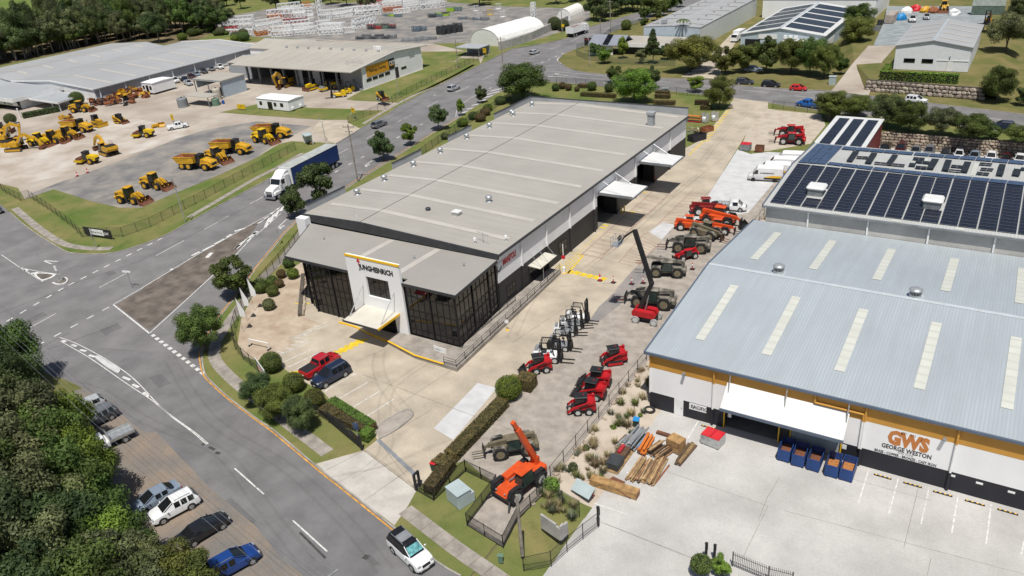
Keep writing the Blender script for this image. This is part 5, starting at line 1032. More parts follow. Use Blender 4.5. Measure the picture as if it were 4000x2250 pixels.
def excavator(pose=0):
 s = Spec(); track(s, 4.6, .95, .62, (1.25,-1.25)); s.add('carbody', MB().cbox((0,0,.8),(2.0,2.0,.5),.1), 'cat_black')
 s.add('house', MB().prism([(-1.0,1.2),(-1.0,2.3),(1.4,2.2),(1.5,1.2)], -1.35, 1.35, 'y'), 'paint'); s.add('counterweight', MB().prism([(-2.9,1.25),(-3.05,1.7),(-2.95,2.35),(-1.0,2.45),(-1.0,1.2)], -1.42, 1.42, 'y'), 'paint'); s.add('engine_cover', MB().cbox((-1.9,0,2.52),(1.9,2.4,.2),.08), 'cat_black')
 cabbox(s, .0, 1.75, .52, 1.3, 3.0, cy=.85); 
 if pose == 0: bo = [(.9,1.9),(2.3,4.2),(3.2,4.9),(5.6,4.6)]; stk = [(5.2,4.9),(6.7,2.0)]; bk = (6.7,1.9,-1.1)
 elif pose == 1: bo = [(.9,1.9),(2.2,4.3),(3.4,4.9),(5.3,4.0)]; stk = [(5.6,4.5),(4.6,1.2)]; bk = (4.5,1.0,-2.2)
 else: bo = [(.9,1.9),(2.4,3.7),(3.5,4.0),(6.0,2.9)]; stk = [(5.7,3.3),(7.6,1.2)]; bk = (7.5,1.0,-1.3)
 up = []; dn = []
 for i, (x, z) in enumerate(bo):
  t_ = (.28,.42,.42,.22)[i]; a = bo[max(i-1,0)]; b = bo[min(i+1,3)]; d = Vector((b[0]-a[0],b[1]-a[1])).normalized(); up.append((x-d.y*t_,z+d.x*t_)); dn.append((x+d.y*t_,z-d.x*t_))
 s.add('boom', MB().prism(up+dn[::-1], -.32, .32, 'y'), 'paint')
 a, b = Vector(stk[0]), Vector(stk[1]); d = (b-a).normalized(); n = Vector((-d.y,d.x)); s.add('stick', MB().prism([tuple(a-n*.15-d*.2),tuple(a-n*.38+d*.5),tuple(b-n*.16),tuple(b+n*.16),tuple(a+n*.26+d*.4),tuple(a+n*.15-d*.3)], -.2, .2, 'y'), 'paint')
 for sg in (-1,1): s.add('boom_cylinder', MB().cyl((1.3,sg*.45,1.6),(bo[1][0]+.4,sg*.45,bo[1][1]-.1),.1,n=8), 'steel')
 s.add('stick_cylinder', MB().cyl((bo[2][0],0,bo[2][1]+.5),(stk[0][0],0,stk[0][1]+.2),.09,n=8), 'steel')
 bm = MB(); pr = [(0,0),(.5,.15),(1.0,-.15),(1.15,-.7),(.8,-1.15),(.1,-1.2),(.05,-1.1),(.7,-1.0),(.95,-.65),(.85,-.25),(.45,-.05)]
 c_, s_ = math.cos(bk[2]), math.sin(bk[2]); pr = [(bk[0]+x*c_-z*s_*1, bk[1]+x*s_+z*c_) for x, z in pr]
 s.add('bucket', bm.prism(pr, -.65, .65, 'y').prism([pr[i] for i in (0,1,2,3,4,5)], -.65, -.6, 'y').prism([pr[i] for i in (0,1,2,3,4,5)], .6, .65, 'y'), 'bucketmat'); s.add('handrail', MB().tube([(-.8,-1.2,2.4),(-.8,-1.2,3.1),(.9,-1.2,3.1),(.9,-1.2,2.3)],.03,5), 'cat_black'); return s
def roller(pad=True):
 s = Spec(); d = MB().lathe([(.1,-1.05),(.75,-1.05),(.78,-1.0),(.78,1.0),(.75,1.05),(.1,1.05)], 28)
 if pad:
  for i in range(20):
   for j in range(6): a = 2*math.pi*(i+.5*(j%2))/20; d.bar((.76*math.cos(a),.76*math.sin(a),-.85+j*.34),(.88*math.cos(a),.88*math.sin(a),-.85+j*.34),.16,.14)
 s.add('drum', d.xf(Matrix.Translation((1.7,0,.8)) @ Matrix.Rotation(math.pi/2,4,'X')), 'rust' if pad else 'steel')
 for sg in (-1,1): s.add('drum_frame', MB().box(.6,sg*1.1,.6,2.7,sg*1.28,1.05), 'paint')
 s.add('drum_frame', MB().box(.55,-1.28,.6,.75,1.28,1.1), 'paint'); s.add('drum_frame', MB().box(2.55,-1.28,.6,2.72,1.28,1.05), 'paint'); cabbox(s, -.75, .5, .75, 1.15, 2.85, roof='cabroof')
 s.add('hood', MB().prism([(-2.9,.9),(-3.0,1.5),(-2.7,1.95),(-.8,2.1),(-.8,.9)], -.8, .8, 'y'), 'paint'); s.add('grille', MB().box(-3.02,-.6,1.0,-2.93,.6,1.45), 'cat_black'); lug_tyre(s, .74, .55, [(-1.55,.95),(-1.55,-.95)], 'rim_yellow'); return s
def dozer():
 s = Spec(); track(s, 3.4, 1.0, .55, (1.0,-1.0)); s.add('hood', MB().prism([(.2,.9),(.2,2.0),(1.9,1.85),(2.0,.9)], -.55, .55, 'y'), 'paint'); s.add('body', MB().cbox((-.7,0,1.25),(2.0,1.7,.7),.1), 'paint'); cabbox(s, -1.2, .25, .72, 1.55, 3.0, roof='cabroof')
 bl = MB().prism([(2.45,.1),(2.3,.6),(2.4,1.25),(2.52,1.25),(2.44,.6),(2.56,.1)], -1.6, 1.6, 'y'); s.add('blade', bl, 'bucketmat')
 for sg in (-1,1): s.add('push_arm', MB().bar((-.2,sg*1.38,.5),(2.35,sg*1.38,.4),.14,.2), 'paint')
 s.add('ripper', MB().box(-2.5,-.8,.5,-2.2,.8,.8).box(-2.3,-.5,.7,-1.6,-.4,.9).box(-2.3,.4,.7,-1.6,.5,.9).prism([(-2.55,.1),(-2.4,.1),(-2.3,.8),(-2.45,.8)],-.05,.05,'y'), 'paint'); return s
def skid(tracked=False, bkt=True):
 s = Spec(); s.add('body', MB().prism([(-1.45,.45),(-1.5,1.3),(-1.35,1.55),(-.5,1.45),(-.5,.4)], -.62, .62, 'y'), 'paint'); s.add('chassis', MB().prism([(-1.3,.28),(-1.3,.75),(1.0,.75),(1.15,.4),(1.0,.28)], -.58, .58, 'y'), 'cat_black'); s.add('rear_bumper', MB().cbox((-1.5,0,.5),(.16,1.3,.35),.04), 'cat_black')
 c = cabbox(s, -.62, .72, .52, .75, 2.0, roof='cat_black', tap=.05); s.add('beacon', MB().cyl((-.25,.0,2.12),(-.25,.0,2.22),.07,n=8), 'paint', c)
 for sg in (-1,1):
  s.add('lift_arm', MB().prism([(-1.45,1.42),(-1.3,1.68),(-.8,1.62),(1.05,.98),(1.55,.45),(1.4,.32),(.95,.72),(-.9,1.3)], sg*.64, sg*.80, 'y'), 'paint'); s.add('arm_decal', MB().prism([(-.85,1.36),(-.55,1.44),(.35,1.08),(.2,.98)], sg*.803, sg*.81, 'y'), 'cat_black'); s.add('side_panel', MB().prism([(-1.48,.5),(-1.52,1.72),(-1.15,1.68),(-.85,1.1),(.3,.75),(.3,.62),(-1.0,.62)], sg*.60, sg*.66, 'y'), 'paint'); s.add('headlight', MB().cbox((1.12,sg*.55,.62),(.1,.14,.1),.02), 'lamp_clear')
 s.add('rear_post', MB().cbox((-1.3,-.5,1.75),(.25,.25,.35),.04), 'paint')
 if tracked: track(s, 2.0, .62, .34, (.72,-.72), 'rubber', 'paint')
 else: lug_tyre(s, .45, .32, [(x,sg*.78) for x in (-.78,.42) for sg in (-1,1)], 'rim_white')
 if bkt: bucket(s, 1.45, 1.75, .72, .8, 'bucketmat', 7)
 else: s.add('quick_hitch', MB().box(1.4,-.6,.2,1.52,.6,.75).box(1.52,-.5,.25,1.62,-.35,.4).box(1.52,.35,.25,1.62,.5,.4), 'cat_black')
 return s
def telehandler(mil=False, bucket_=False, low=True, up=False):
 s = Spec(); R = .72 if not mil else .82; s.add('chassis', MB().prism([(-2.35,.55),(-2.45,1.05),(-2.2,1.35),(2.0,1.2),(2.25,.8),(2.1,.55)], -.62, .62, 'y'), 'paint')
 s.add('engine_pod', MB().prism([(-1.3,.7),(-1.35,1.55),(-1.2,1.65),(.9,1.5),(1.0,.7)], -1.15, -.45, 'y'), 'paint'); s.add('rear_counterweight', MB().cbox((-2.45,0,1.0),(.5,1.7,.7),.12), 'paint')
 c = cabbox(s, -.75, .75, .46, .95, 2.35, cy=.62, roof='paint', tap=.12, glass='glass_green')
 z1 = 1.15 if low else 2.6; bo = [(-2.4,1.75),(-2.35,2.15),(2.5,z1+.42),(2.75,z1+.1),(2.6,z1-.05)]; s.add('boom', MB().prism(bo, -.30, .08, 'y') if not up else MB().bar((-2.2,-.1,1.7),(-.4,-.1,6.0),.42,.46), 'paint'); s.add('boom_mount', MB().prism([(-2.4,1.2),(-2.45,2.0),(-2.1,2.05),(-1.9,1.2)], -.42, .2, 'y'), 'paint')
 if up: s.add('boom_inner', MB().bar((-.4,-.1,6.0),(.0,-.1,6.9),.3,.34), 'boomtip')
 else: s.add('boom_inner', MB().prism([(2.4,z1),(2.4,z1+.36),(3.0,z1+.1),(3.1,z1-.35),(2.9,z1-.4),(2.8,z1-.02)], -.24, .02, 'y'), 'boomtip')
 s.add('lift_cylinder', MB().cyl((-.9,-.11,1.3),(1.0,-.11,z1+.38),.08,n=8), 'steel')
 for x in (-1.45,1.5):
  for sg in (-1,1): s.add('fender', MB().prism([(x-.75,R+.35),(x-.5,R+.85),(x+.5,R+.85),(x+.75,R+.35),(x+.68,R+.33),(x+.45,R+.76),(x-.45,R+.76),(x-.68,R+.33)], sg*.78, sg*1.18, 'y'), 'fendermat')
 cz = max(.15, z1-.75)
 if not up: s.add('carriage', MB().box(3.05,-.75,cz,3.17,.55,cz+.85).box(3.0,-.5,cz+.1,3.2,-.4,cz+.75).box(3.0,.2,cz+.1,3.2,.3,cz+.75), 'cat_black')
 if up: s.add('stabiliser', MB().bar((2.2,-1.0,.7),(2.7,-1.3,.05),.14,.14).box(2.1,-1.0,.6,2.3,1.0,.8).bar((2.2,1.0,.7),(2.7,1.3,.05),.14,.14), 'cat_black')
 elif bucket_: bucket(s, 3.15, 2.1, .8, .8, 'cat_black', 0)
 else:
  for y in (-.5,.28): s.add('fork', MB().box(3.17,y-.07,cz,3.25,y+.07,cz+.7).prism([(3.17,cz),(4.4,cz+.02),(4.4,cz+.05),(3.17,cz+.07)], y-.07, y+.07, 'y'), 'forkmat')
 for sg in (-1,1): s.add('headlight', MB().cbox((2.2,sg*.5,1.2),(.1,.16,.12),.03), 'lamp_clear')
 s.add('mirror', MB().box(.72,1.08,1.7,.76,1.3,2.0), 'cat_black')
 lug_tyre(s, R, .5, [(x,sg*1.0) for x in (-1.45,1.5) for sg in (-1,1)], 'rimmat'); return s
def forklift(mast=2.2, hood_white=True):
 s = Spec(); s.add('counterweight', MB().prism([(-1.35,.3),(-1.4,.85),(-1.2,1.12),(-.55,1.15),(-.5,.3)], -.58, .58, 'y'), 'paint'); s.add('body', MB().cbox((.15,0,.55),(1.5,1.12,.55),.08), 'bodymat'); s.add('seat', MB().cbox((-.35,0,1.1),(.5,.5,.16),.05).cbox((-.58,0,1.4),(.14,.5,.55),.05), 'cat_black')
 s.add('floor_step', MB().box(.0,-.6,.3,.6,.6,.36), 'cat_black'); s.add('steering_column', MB().cyl((.55,0,.8),(.4,0,1.35),.04,n=6).lathe([(.18,1.35),(.18,1.39)],12,(.38,0,0)), 'cat_black')
 g = MB()
 for sg in (-1,1): g.bar((-.7,sg*.5,1.1),(-.55,sg*.5,2.12),.07,.07); g.bar((.72,sg*.5,.8),(.45,sg*.5,2.12),.07,.07); g.bar((-.6,sg*.5,2.14),(.55,sg*.5,2.14),.07,.07)
 for i in range(7): g.bar((-.55+i*.17,-.5,2.16),(-.55+i*.17,.5,2.16),.04,.03)
 s.add('overhead_guard', g, 'guardmat'); ms = MB()
 for sg in (-1,1): ms.box(.98,sg*.42-.06,.12,1.12,sg*.42+.06,mast); ms.box(1.13,sg*.32-.05,.12,1.22,sg*.32+.05,mast-.1)
 for z in (.35,mast*.5,mast-.08): ms.box(1.0,-.42,z,1.1,.42,z+.09)
 s.add('mast', ms, 'cat_black'); s.add('carriage', MB().box(1.24,-.55,.2,1.32,.55,.28).box(1.24,-.55,.6,1.32,.55,.68).box(1.25,-.5,.28,1.29,.5,1.1), 'cat_black')
 for y in (-.3,.3): s.add('fork', MB().box(1.32,y-.06,.06,1.38,y+.06,.65).prism([(1.32,.05),(2.45,.06),(2.45,.08),(1.32,.11)], y-.06, y+.06, 'y'), 'cat_black')
 if hood_white: s.add('gas_bottle', MB().cyl((-1.0,-.35,1.32),(-1.0,.35,1.32),.17,n=12), 'galv')
 wheels(s, .34, .26, [(.72,.48),(.72,-.48)], 'rim_white'); wheels(s, .27, .2, [(-.85,.46),(-.85,-.46)], 'rim_white'); return s
LOADER, DUMPER, ROLLER, ROLLER_S, DOZER = loader(), dumper(), roller(), roller(False), dozer(); EXC = [excavator(i) for i in range(3)]
SKID_B, SKID_N, SKID_T = skid(), skid(bkt=False), skid(True, False); SKID_TB = skid(True, True); TELE_UP, TELE, TELE_B, TELE_M, TELE_MU = telehandler(up=True), telehandler(), telehandler(bucket_=True), telehandler(True), telehandler(True, low=False); FORK, FORK_T = forklift(), forklift(2.9, False)
CATM = dict(paint=MT['cat_yellow'], bucketmat=MT['rust'], bedrust=MT['rust_orange'], cabroof=MT['cat_black'])
REDM = dict(paint=MT['machine_red'], bucketmat=MT['cat_black'], boomtip=MT['machine_red'], fendermat=MT['cat_black'], forkmat=MT['cat_black'], rimmat=MT['rim_white'])
ORGM = dict(REDM, paint=MT['machine_orange'], boomtip=MT['machine_orange']); MILM = dict(REDM, paint=MT['camo'], boomtip=MT['camo'], fendermat=MT['camo'], forkmat=MT['rust'], rimmat=MT['rim_tan'])
def put(spec, name, label, cat, k, rear, front, group=None, mats=None, z=CZ, scale=1.0, length=None):
 """place by the photo pixels of the ground under the rear and the front end"""
 a, b = T(k, *rear, z), T(k, *front, z); c = (a+b)/2
 sc = scale
 if length: sc = max(.85, min(1.18, (b-a).length/length))
 return spec.make(name, label, cat, (c.x,c.y,z), heading(a,b), group, sc, mats or {})
def car(kind, colour, label, k, rear, front, z=0.0, group=None, roof=None, scale=1.0, cover='trim', cat=None):
 m = dict(paint=MT['car_'+colour], glass=MT['car_glass'], roofpaint=MT['car_'+(roof or colour)], cover=MT[cover])
 nm = {'ute': 'pickup', 'tray': 'tray_truck'}.get(kind, 'car'); cat = cat or {'ute': 'pickup', 'tray': 'truck'}.get(kind, 'car')
 return put(CARS[kind], nm, label, cat, k, rear, front, group, m, z, scale)
# cars
ST = 'cars parked nose-in on the gravel shoulder'
car('hatch','silver','silver hatchback half hidden by leaves at the far end of the gravel shoulder', 8,(925,1215),(840,1160+90), .05, ST)
car('suv','charcoal','dark grey estate car under the tree edge beside the white tray truck', 8,(1120,1290),(850,1430), .05, ST, 'grey')
car('tray','white','white tray truck reversed toward the road on the gravel shoulder', 12,(1270,60),(930,220), .05, ST, scale=1.0)
car('sedan','steelblue','silver-blue sedan dappled with leaf shade beside the white SUV', 12,(1770,600),(1385,815), .05, ST)
car('suv','white','white SUV nosed toward the trees on the gravel shoulder', 12,(1955,705),(1575,905), .05, ST)
car('sedan','black','black sedan with sunroof alone on the gravel shoulder', 12,(1850,1150),(2265,900), .05, ST)
car('suv','blue','dark blue crossover at the bottom edge of the gravel shoulder', 12,(2130,1490),(2576,1240), .05, ST)
w_ = car('bigsuv','white','white SUV with black roof and roof rack parked at the near kerb', 13,(1430,1130),(1700,1380), .01, roof='black')
p_ = obj('solar_panel', MB().box(-1.2,-.55,1.86,-.2,.55,1.92), MT['grey_steel'], w_); obj('sun_shade', pane([Vector(q) for q in ((1.12,-.78,1.2),(1.12,.78,1.2),(.42,.62,1.76),(.42,-.62,1.76))], .08, .03), M('foil', (.25,.65,.66), rough=.25, metal=.4, var=.3, scale=3), w_)
car('ute','red','red dual-cab pickup with black tray cover in the front car park', 9,(520,900),(790,735), CZ, cat='pickup', scale=1.0)
car('bigsuv','navy','dark blue SUV parked beside the red pickup', 9,(905,845),(620,1005), CZ)
car('suv','silver','silver SUV driving up the main street beside the painted chevrons', 1,(1925,935),(2055,880), .01)
car('suv','grey','grey SUV driving down the main street past the yard gate', 1,(1160,1310),(1325,1240), .01)
car('hatch','silver','silver hatchback on the main street beyond the white dome tent', 2,(170,560),(285,525), .01)
car('suv','charcoal','dark grey SUV parked at the far kerb of the cross street', 2,(2240,845),(2440,850), .01, 'cars parked along the cross street')
car('suv','black','black SUV parked behind the red hatchback on the cross street', 2,(2510,870),(2700,880), .01, 'cars parked along the cross street')
car('hatch','brightred','small red hatchback parked on the cross street', 3,(225,905),(385,915), .01, 'cars parked along the cross street')
car('bigsuv','white','white SUV driving along the cross street below the boulder wall', 3,(1385,1025),(1595,1050), .01, scale=.95)
car('suv','navy','dark navy SUV at the right end of the cross street', 3,(2480,1310),(2215,1290), .01, 'cars parked along the near side of the cross street')
car('ute','brightblue','bright blue pickup parked on the near side of the cross street', 3,(505,1090),(305,1060), .01, 'cars parked along the near side of the cross street', cover='trim')
car('hatch','white','white car mostly hidden behind roadside trees', 3,(640,1080),(835,1085), .01, 'cars parked along the near side of the cross street')
car('sedan','brightblue','blue car glimpsed between the roadside trees', 3,(1150,1160),(1330,1180), .01, 'cars parked along the near side of the cross street')
car('sedan','black','black sedan partly hidden by the round roadside tree', 3,(1800,1230),(1560,1205), .01, 'cars parked along the near side of the cross street')
car('sedan','charcoal','dark car with an open door at the left picture edge', 4,(-150,640),(70,735), .01)
car('ute','white','white canopy pickup parked in the dealer yard beside the sign', 0,(1695,1310),(1890,1275), BZ+.02, scale=1.0, cover='car_white')
c_ = car('ute','white','white canopy pickup nearest the demountable office along the grey warehouse', 0,(1700,800),(1830,855), BZ+.02, 'staff cars along the grey warehouse', cover='car_white')
GC = 'staff cars along the grey warehouse'
for kind, col, lab, a, b in (('ute','navy','dark pickup second from the white canopy pickup by the grey warehouse',(1790,790),(1935,850)),('ute','silver','grey pickup beside the open wash shed',(1840,830),(1960,880)),('suv','maroon','maroon car behind the wash shed roof',(1880,770),(1990,810)),
 ('hatch','steelblue','blue-grey car fourth along the grey warehouse',(1935,740),(2040,785)),('suv','charcoal','dark car near the middle of the staff row',(2005,715),(2105,755)),('hatch','grey','grey car before the white service pickup',(2085,695),(2180,725)),
 ('ute','white','white service-body pickup far along the staff row',(2150,665),(2280,715)),('ute','white','white pickup in the second staff row',(2290,695),(2420,735)),('bigsuv','grey','grey four-wheel drive in the second staff row',(2370,680),(2500,730)),('ute','white','white pickup at the end of the staff row',(2440,655),(2540,700)),('suv','white','white four-wheel drive near the workshop corner',(1985,800),(2075,840))):
 car(kind, col, lab, 0, a, b, BZ+.02, GC, cover='car_white', scale=.95)
PK = 'cars in the lower car park against the stone wall'
for i, (x, y, kind, col, lab) in enumerate(((1170,45,'sedan','black','black car at the left end of the stone-wall row'),(1335,45,'bigsuv','maroon','dark red car with a windscreen shade in the stone-wall row'),(1480,70,'sedan','grey','dark grey sedan third in the stone-wall row'),(1620,72,'suv','grey','grey SUV in the stone-wall row'),(1795,82,'ute','black','black pickup in the stone-wall row'),(1922,100,'hatch','white','white hatchback in the stone-wall row'),(2080,105,'sedan','steelblue','blue-grey sedan in the stone-wall row'),(2248,118,'ute','white','white pickup in the stone-wall row'),(2395,138,'hatch','maroon','maroon hatchback in the stone-wall row'),(2535,142,'ute','white','white pickup at the right end of the stone-wall row'),(2690,160,'suv','grey','grey car just past the right end of the row'))):
 c = T(7, x, y, KZ+.8); m = dict(paint=MT['car_'+col], glass=MT['car_glass'], roofpaint=MT['car_'+col], cover=MT['trim'])
 CARS[kind].make('pickup' if kind == 'ute' else 'car', lab, 'pickup' if kind == 'ute' else 'car', (c.x, 167.3, KZ+.01), -math.pi/2+.02*(i%3-1), PK, .98, m)
tr_ = car('tray','white','white flat-tray truck parked beside the orange telehandlers', 6,(2040,655),(2350,670), CZ+.01)
VM = dict(paint=MT['machine_white'], glass=MT['car_glass'])
put(VAN,'delivery_van','white van with dark lettering and yellow swoosh parked nearest','van',6,(2800,375),(2300,350),'white vans on the concrete bays',VM,CZ+.01)
for i, (x, y, l) in enumerate(((0,0,'white van second in the row behind the lettered van'),(1,0,'white van third in the row'),(2,0,'white van furthest from camera in the row'))):
 a, b = T(6,2800,375,CZ), T(6,2300,350,CZ); d = Vector((.35,3.4,0))*(i+1.05); c = (a+b)/2+d; VAN.make('delivery_van', l, 'van', (c.x+.3*i,c.y,CZ+.01), heading(a,b)+(0,.03,-.03)[i], 'white vans on the concrete bays', (1,1,.85), VM)
# machines on the near lot
SK = 'red skid steer loaders on the gravel yard'
put(SKID_B,'skid_steer','red skid steer loader with black toothed bucket beside the forklifts','loader',10,(370,815),(170,845),SK,REDM)
put(SKID_T,'track_loader','red compact loader on black rubber tracks standing alone','loader',10,(1110,735),(935,760),SK,REDM)
put(SKID_B,'skid_steer','red skid steer loader furthest back of the three near the fence','loader',10,(955,985),(765,960),SK,REDM)
put(SKID_B,'skid_steer','red skid steer loader in the middle of the three near the fence','loader',10,(900,1105),(715,1070),SK,REDM)
put(SKID_N,'skid_steer','red skid steer loader without bucket, front of the three near the fence','loader',10,(800,1235),(600,1245),SK,REDM)
FK = 'forklifts lined up on the drive'; FWH = dict(paint=MT['machine_white'], bodymat=MT['machine_white'], guardmat=MT['trim']); FGR = dict(FWH, bodymat=MT['grey_steel'])
for sp, mt, lab, a, b in ((FORK,FWH,'white forklift nearest the red skid steer',(250,720),(480,735)),(FORK,dict(FGR,paint=MT['trim']),'dark forklift second in the row',(400,600),(575,620)),(FORK,FGR,'grey and white forklift third in the row',(455,470),(630,468)),(FORK,FGR,'grey forklift fourth in the row',(530,410),(680,400)),(FORK_T,FWH,'white forklift with tall mast at the far end of the row',(590,325),(735,340))):
 put(sp,'forklift',lab,'forklift',10,a,b,FK,mt,scale=1.3 if 'nearest' in lab else 1.12)
TG = 'red and orange telehandlers parked by the fence'
put(TELE,'telehandler','dark red telehandler at the rear of the parked group','telehandler',6,(1850,700),(2060,690),TG,dict(REDM,paint=M('dull_red',(.22,.02,.02),rough=.5)),CZ)
put(TELE_B,'telehandler','long orange telehandler beside the white tray truck','telehandler',6,(1910,780),(2260,830),TG,ORGM,CZ,1.12)
put(TELE,'telehandler','compact orange telehandler nearest the drive','telehandler',6,(1690,850),(1880,860),TG,ORGM,CZ,.86)
put(TELE,'telehandler','compact orange telehandler with black carriage by the fence','telehandler',6,(1960,880),(2170,900),TG,ORGM,CZ,.86)
put(TELE_M,'telehandler','sand camouflage telehandler behind the compact orange ones','telehandler',6,(1820,900),(2080,970),TG,dict(MILM,paint=MT['khaki'],boomtip=MT['khaki']),CZ,.95)
put(TELE_M,'telehandler','large camouflage telehandler with tall black tyres and forks','telehandler',6,(1990,1080),(1600,1060),TG,MILM,CZ,1.12)
put(TELE_MU,'telehandler','camouflage telehandler with raised boom and forks over the drive','telehandler',6,(1740,1320),(1380,1310),TG,MILM,CZ,1.0)
put(TELE_M,'telehandler','camouflage telehandler behind the red boom lift','telehandler',10,(1600,190),(1230,155),TG,MILM,CZ,1.15)
put(TELE,'telehandler','small red articulated machine between the camouflage telehandlers','telehandler',6,(1850,1130),(1660,1175),TG,REDM,CZ,.68)
put(TELE,'telehandler','bright red telehandler in the far dirt yard, rear one','telehandler',3,(360,1370),(90,1360),TG,REDM,CZ,1.0)
put(TELE,'telehandler','bright red telehandler in the far dirt yard, front one','telehandler',3,(360,1450),(110,1440),TG,REDM,CZ,1.0)
put(TELE_UP,'telehandler','orange telehandler with raised boom in the fenced street corner','telehandler',13,(2860,410),(2440,740),None,ORGM,CZ,1.12)
put(TELE_M,'telehandler','khaki telehandler with forks beside the long hedge','telehandler',13,(2830,160),(2350,240),None,dict(MILM,paint=MT['khaki'],boomtip=MT['khaki'],forkmat=MT['khaki']),CZ,.95)
def boomlift(h=9.0):
 s = Spec(); s.add('chassis', MB().cbox((0,0,.55),(2.6,1.3,.45),.08), 'cat_black'); wheels(s, .48, .36, [(x,sg*.95) for x in (-1.2,1.2) for sg in (-1,1)], 'rim_white', 'tyre_grey', 6)
 s.add('turntable', MB().prism([(-1.7,.95),(-1.75,1.5),(-1.4,1.75),(1.0,1.65),(1.3,1.2),(1.2,.9)], -.95, -.2, 'y'), 'paint'); s.add('cowl', MB().prism([(-1.7,.95),(-1.75,1.5),(-1.4,1.75),(1.0,1.65),(1.3,1.2),(1.2,.9)], .2, .95, 'y'), 'paint'); s.add('deck', MB().box(-1.6,-.2,.85,1.2,.2,1.0), 'cat_black')
 s.add('lower_boom', MB().bar((-1.2,0,1.2),(.6,0,5.4),.45,.5), 'cat_black'); s.add('lift_cylinder', MB().cyl((-.3,0,1.1),(.2,0,3.8),.09,n=8), 'steel'); s.add('link', MB().cbox((.6,0,5.5),(.5,.5,.6),.08), 'cat_black')
 s.add('upper_boom', MB().bar((.6,0,5.4),(-1.6,0,12.4),.42,.52), 'cat_black'); s.add('jib', MB().bar((-1.6,0,12.4),(-2.9,0,11.3),.2,.22), 'cat_black')
 b = MB(); x0, z0 = -4.4, 10.2
 for z in (0,.5,1.05): 
  for p, q in (((x0,-.9),(x0+1.0,-.9)),((x0+1.0,-.9),(x0+1.0,.9)),((x0+1.0,.9),(x0,.9)),((x0,.9),(x0,-.9))): b.cyl((*p,z0+z),(*q,z0+z),.03,n=5)
 for x in (x0,x0+1.0):
  for y in (-.9,0,.9): b.cyl((x,y,z0),(x,y,z0+1.05),.03,n=5)
 i = s.add('basket', b, 'galv'); s.add('basket_floor', MB().box(x0,-.9,z0-.04,x0+1,.9,z0), 'galv', i); s.add('control_box', MB().cbox((x0+.85,0,z0+.85),(.3,.8,.5),.05), 'cat_black', i); s.add('basket_mount', MB().bar((-2.9,0,11.3),(x0+1.0,0,z0+.3),.14,.16), 'cat_black'); return s
put(boomlift(),'boom_lift','red boom lift with grey tyres, tall black boom and steel basket','boom lift',10,(1250,310),(1470,350),None,REDM,CZ,1.0)
# trees, shrubs, hedges
def leafmat(n, c, c2, rnd=.26): return M(n, c, rough=.65, col2=tuple(x*.72 for x in c2), scale=1.7, trans=.22, rnd=rnd, spec=.25, detail=3)  # dark second tone puts shade between sunlit clumps into the leaf colour
LB = 2.05
def _l(n, a, b): return leafmat(n, tuple(x*LB for x in a), tuple(x*LB for x in b))
for _n, _a, _b in (("leaf_mid",(.066,.098,.022),(.036,.056,.014)),("leaf_dark",(.060,.082,.028),(.031,.046,.018)),("leaf_gum",(.094,.105,.046),(.052,.062,.029)),("leaf_bright",(.100,.145,.019),(.055,.088,.016)),("leaf_gold",(.092,.102,.022),(.054,.064,.016)),("leaf_brown",(.098,.072,.030),(.058,.046,.020)),("leaf_lime",(.110,.165,.026),(.068,.11,.02)),("leaf_silver",(.10,.11,.075),(.06,.068,.045)),("twig",(.15,.13,.11),(.09,.08,.07))): _l(_n, _a, _b)
leafmat("dry_grass", (.40,.33,.19), (.28,.24,.13)); leafmat("green_grass", (.22,.26,.08), (.15,.18,.06)); M('bark', (.12,.10,.08), rough=.9, var=.25, scale=3); M('bark_pale', (.30,.27,.24), rough=.85, var=.25, scale=2)
def leaves(name, centres, radii, n, size, seed, flat=.7, jit=.75, elong=1.6):
 rg = np.random.default_rng(seed); c = np.array(centres); r = np.array(radii)
 w_ = (r.max(axis=1) if r.ndim > 1 else r)**2; idx = rg.choice(len(c), n, p=w_/w_.sum())
 d = rg.normal(size=(n,3)); d[:,2] += .25; d /= np.linalg.norm(d, axis=1)[:,None]
 rr = r[idx] if r.ndim > 1 else r[idx][:,None]
 p = c[idx]+d*rr*(rg.uniform(.55,1.05,(n,1)))
 nn = d+rg.normal(size=(n,3))*jit*.6; nn /= np.linalg.norm(nn, axis=1)[:,None]
 a = np.cross(nn, rg.normal(size=(n,3))); a /= np.linalg.norm(a, axis=1)[:,None]; b = np.cross(nn, a)
 s = size*rg.uniform(.6,1.3,(n,1)); v = np.stack([p-a*s*elong, p-b*s*.8, p+a*s*elong, p+b*s*.8], 1).reshape(-1,3)
 me = D.meshes.new(name); me.vertices.add(4*n); me.vertices.foreach_set('co', v.ravel().astype(np.float32)); me.loops.add(4*n); me.loops.foreach_set('vertex_index', np.arange(4*n, dtype=np.int32))
 me.polygons.add(n); me.polygons.foreach_set('loop_start', np.arange(0,4*n,4,dtype=np.int32)); me.update(calc_edges=True); me.materials.append(None); return me
def crown(seed, n, size, k=26, kind='round'):
 rg = random.Random(seed); C = []; R = []
 for i in range(k):
  while True:
   q = Vector((rg.uniform(-1,1), rg.uniform(-1,1), rg.uniform(-.9,1)))
   if .25 < q.length < .82: break
  if kind == 'gum' and q.z < -.3: q.z *= .4
  if kind == 'cone': f = max(.12, (1-(q.z+1)/2)); q.x *= f*1.2; q.y *= f*1.2
  C.append(tuple(q)); R.append(rg.uniform(.20,.34)*(1 if kind == 'round' else .82) if kind != 'cone' else rg.uniform(.14,.24))
 return leaves('crown', C, R, n, size, seed)
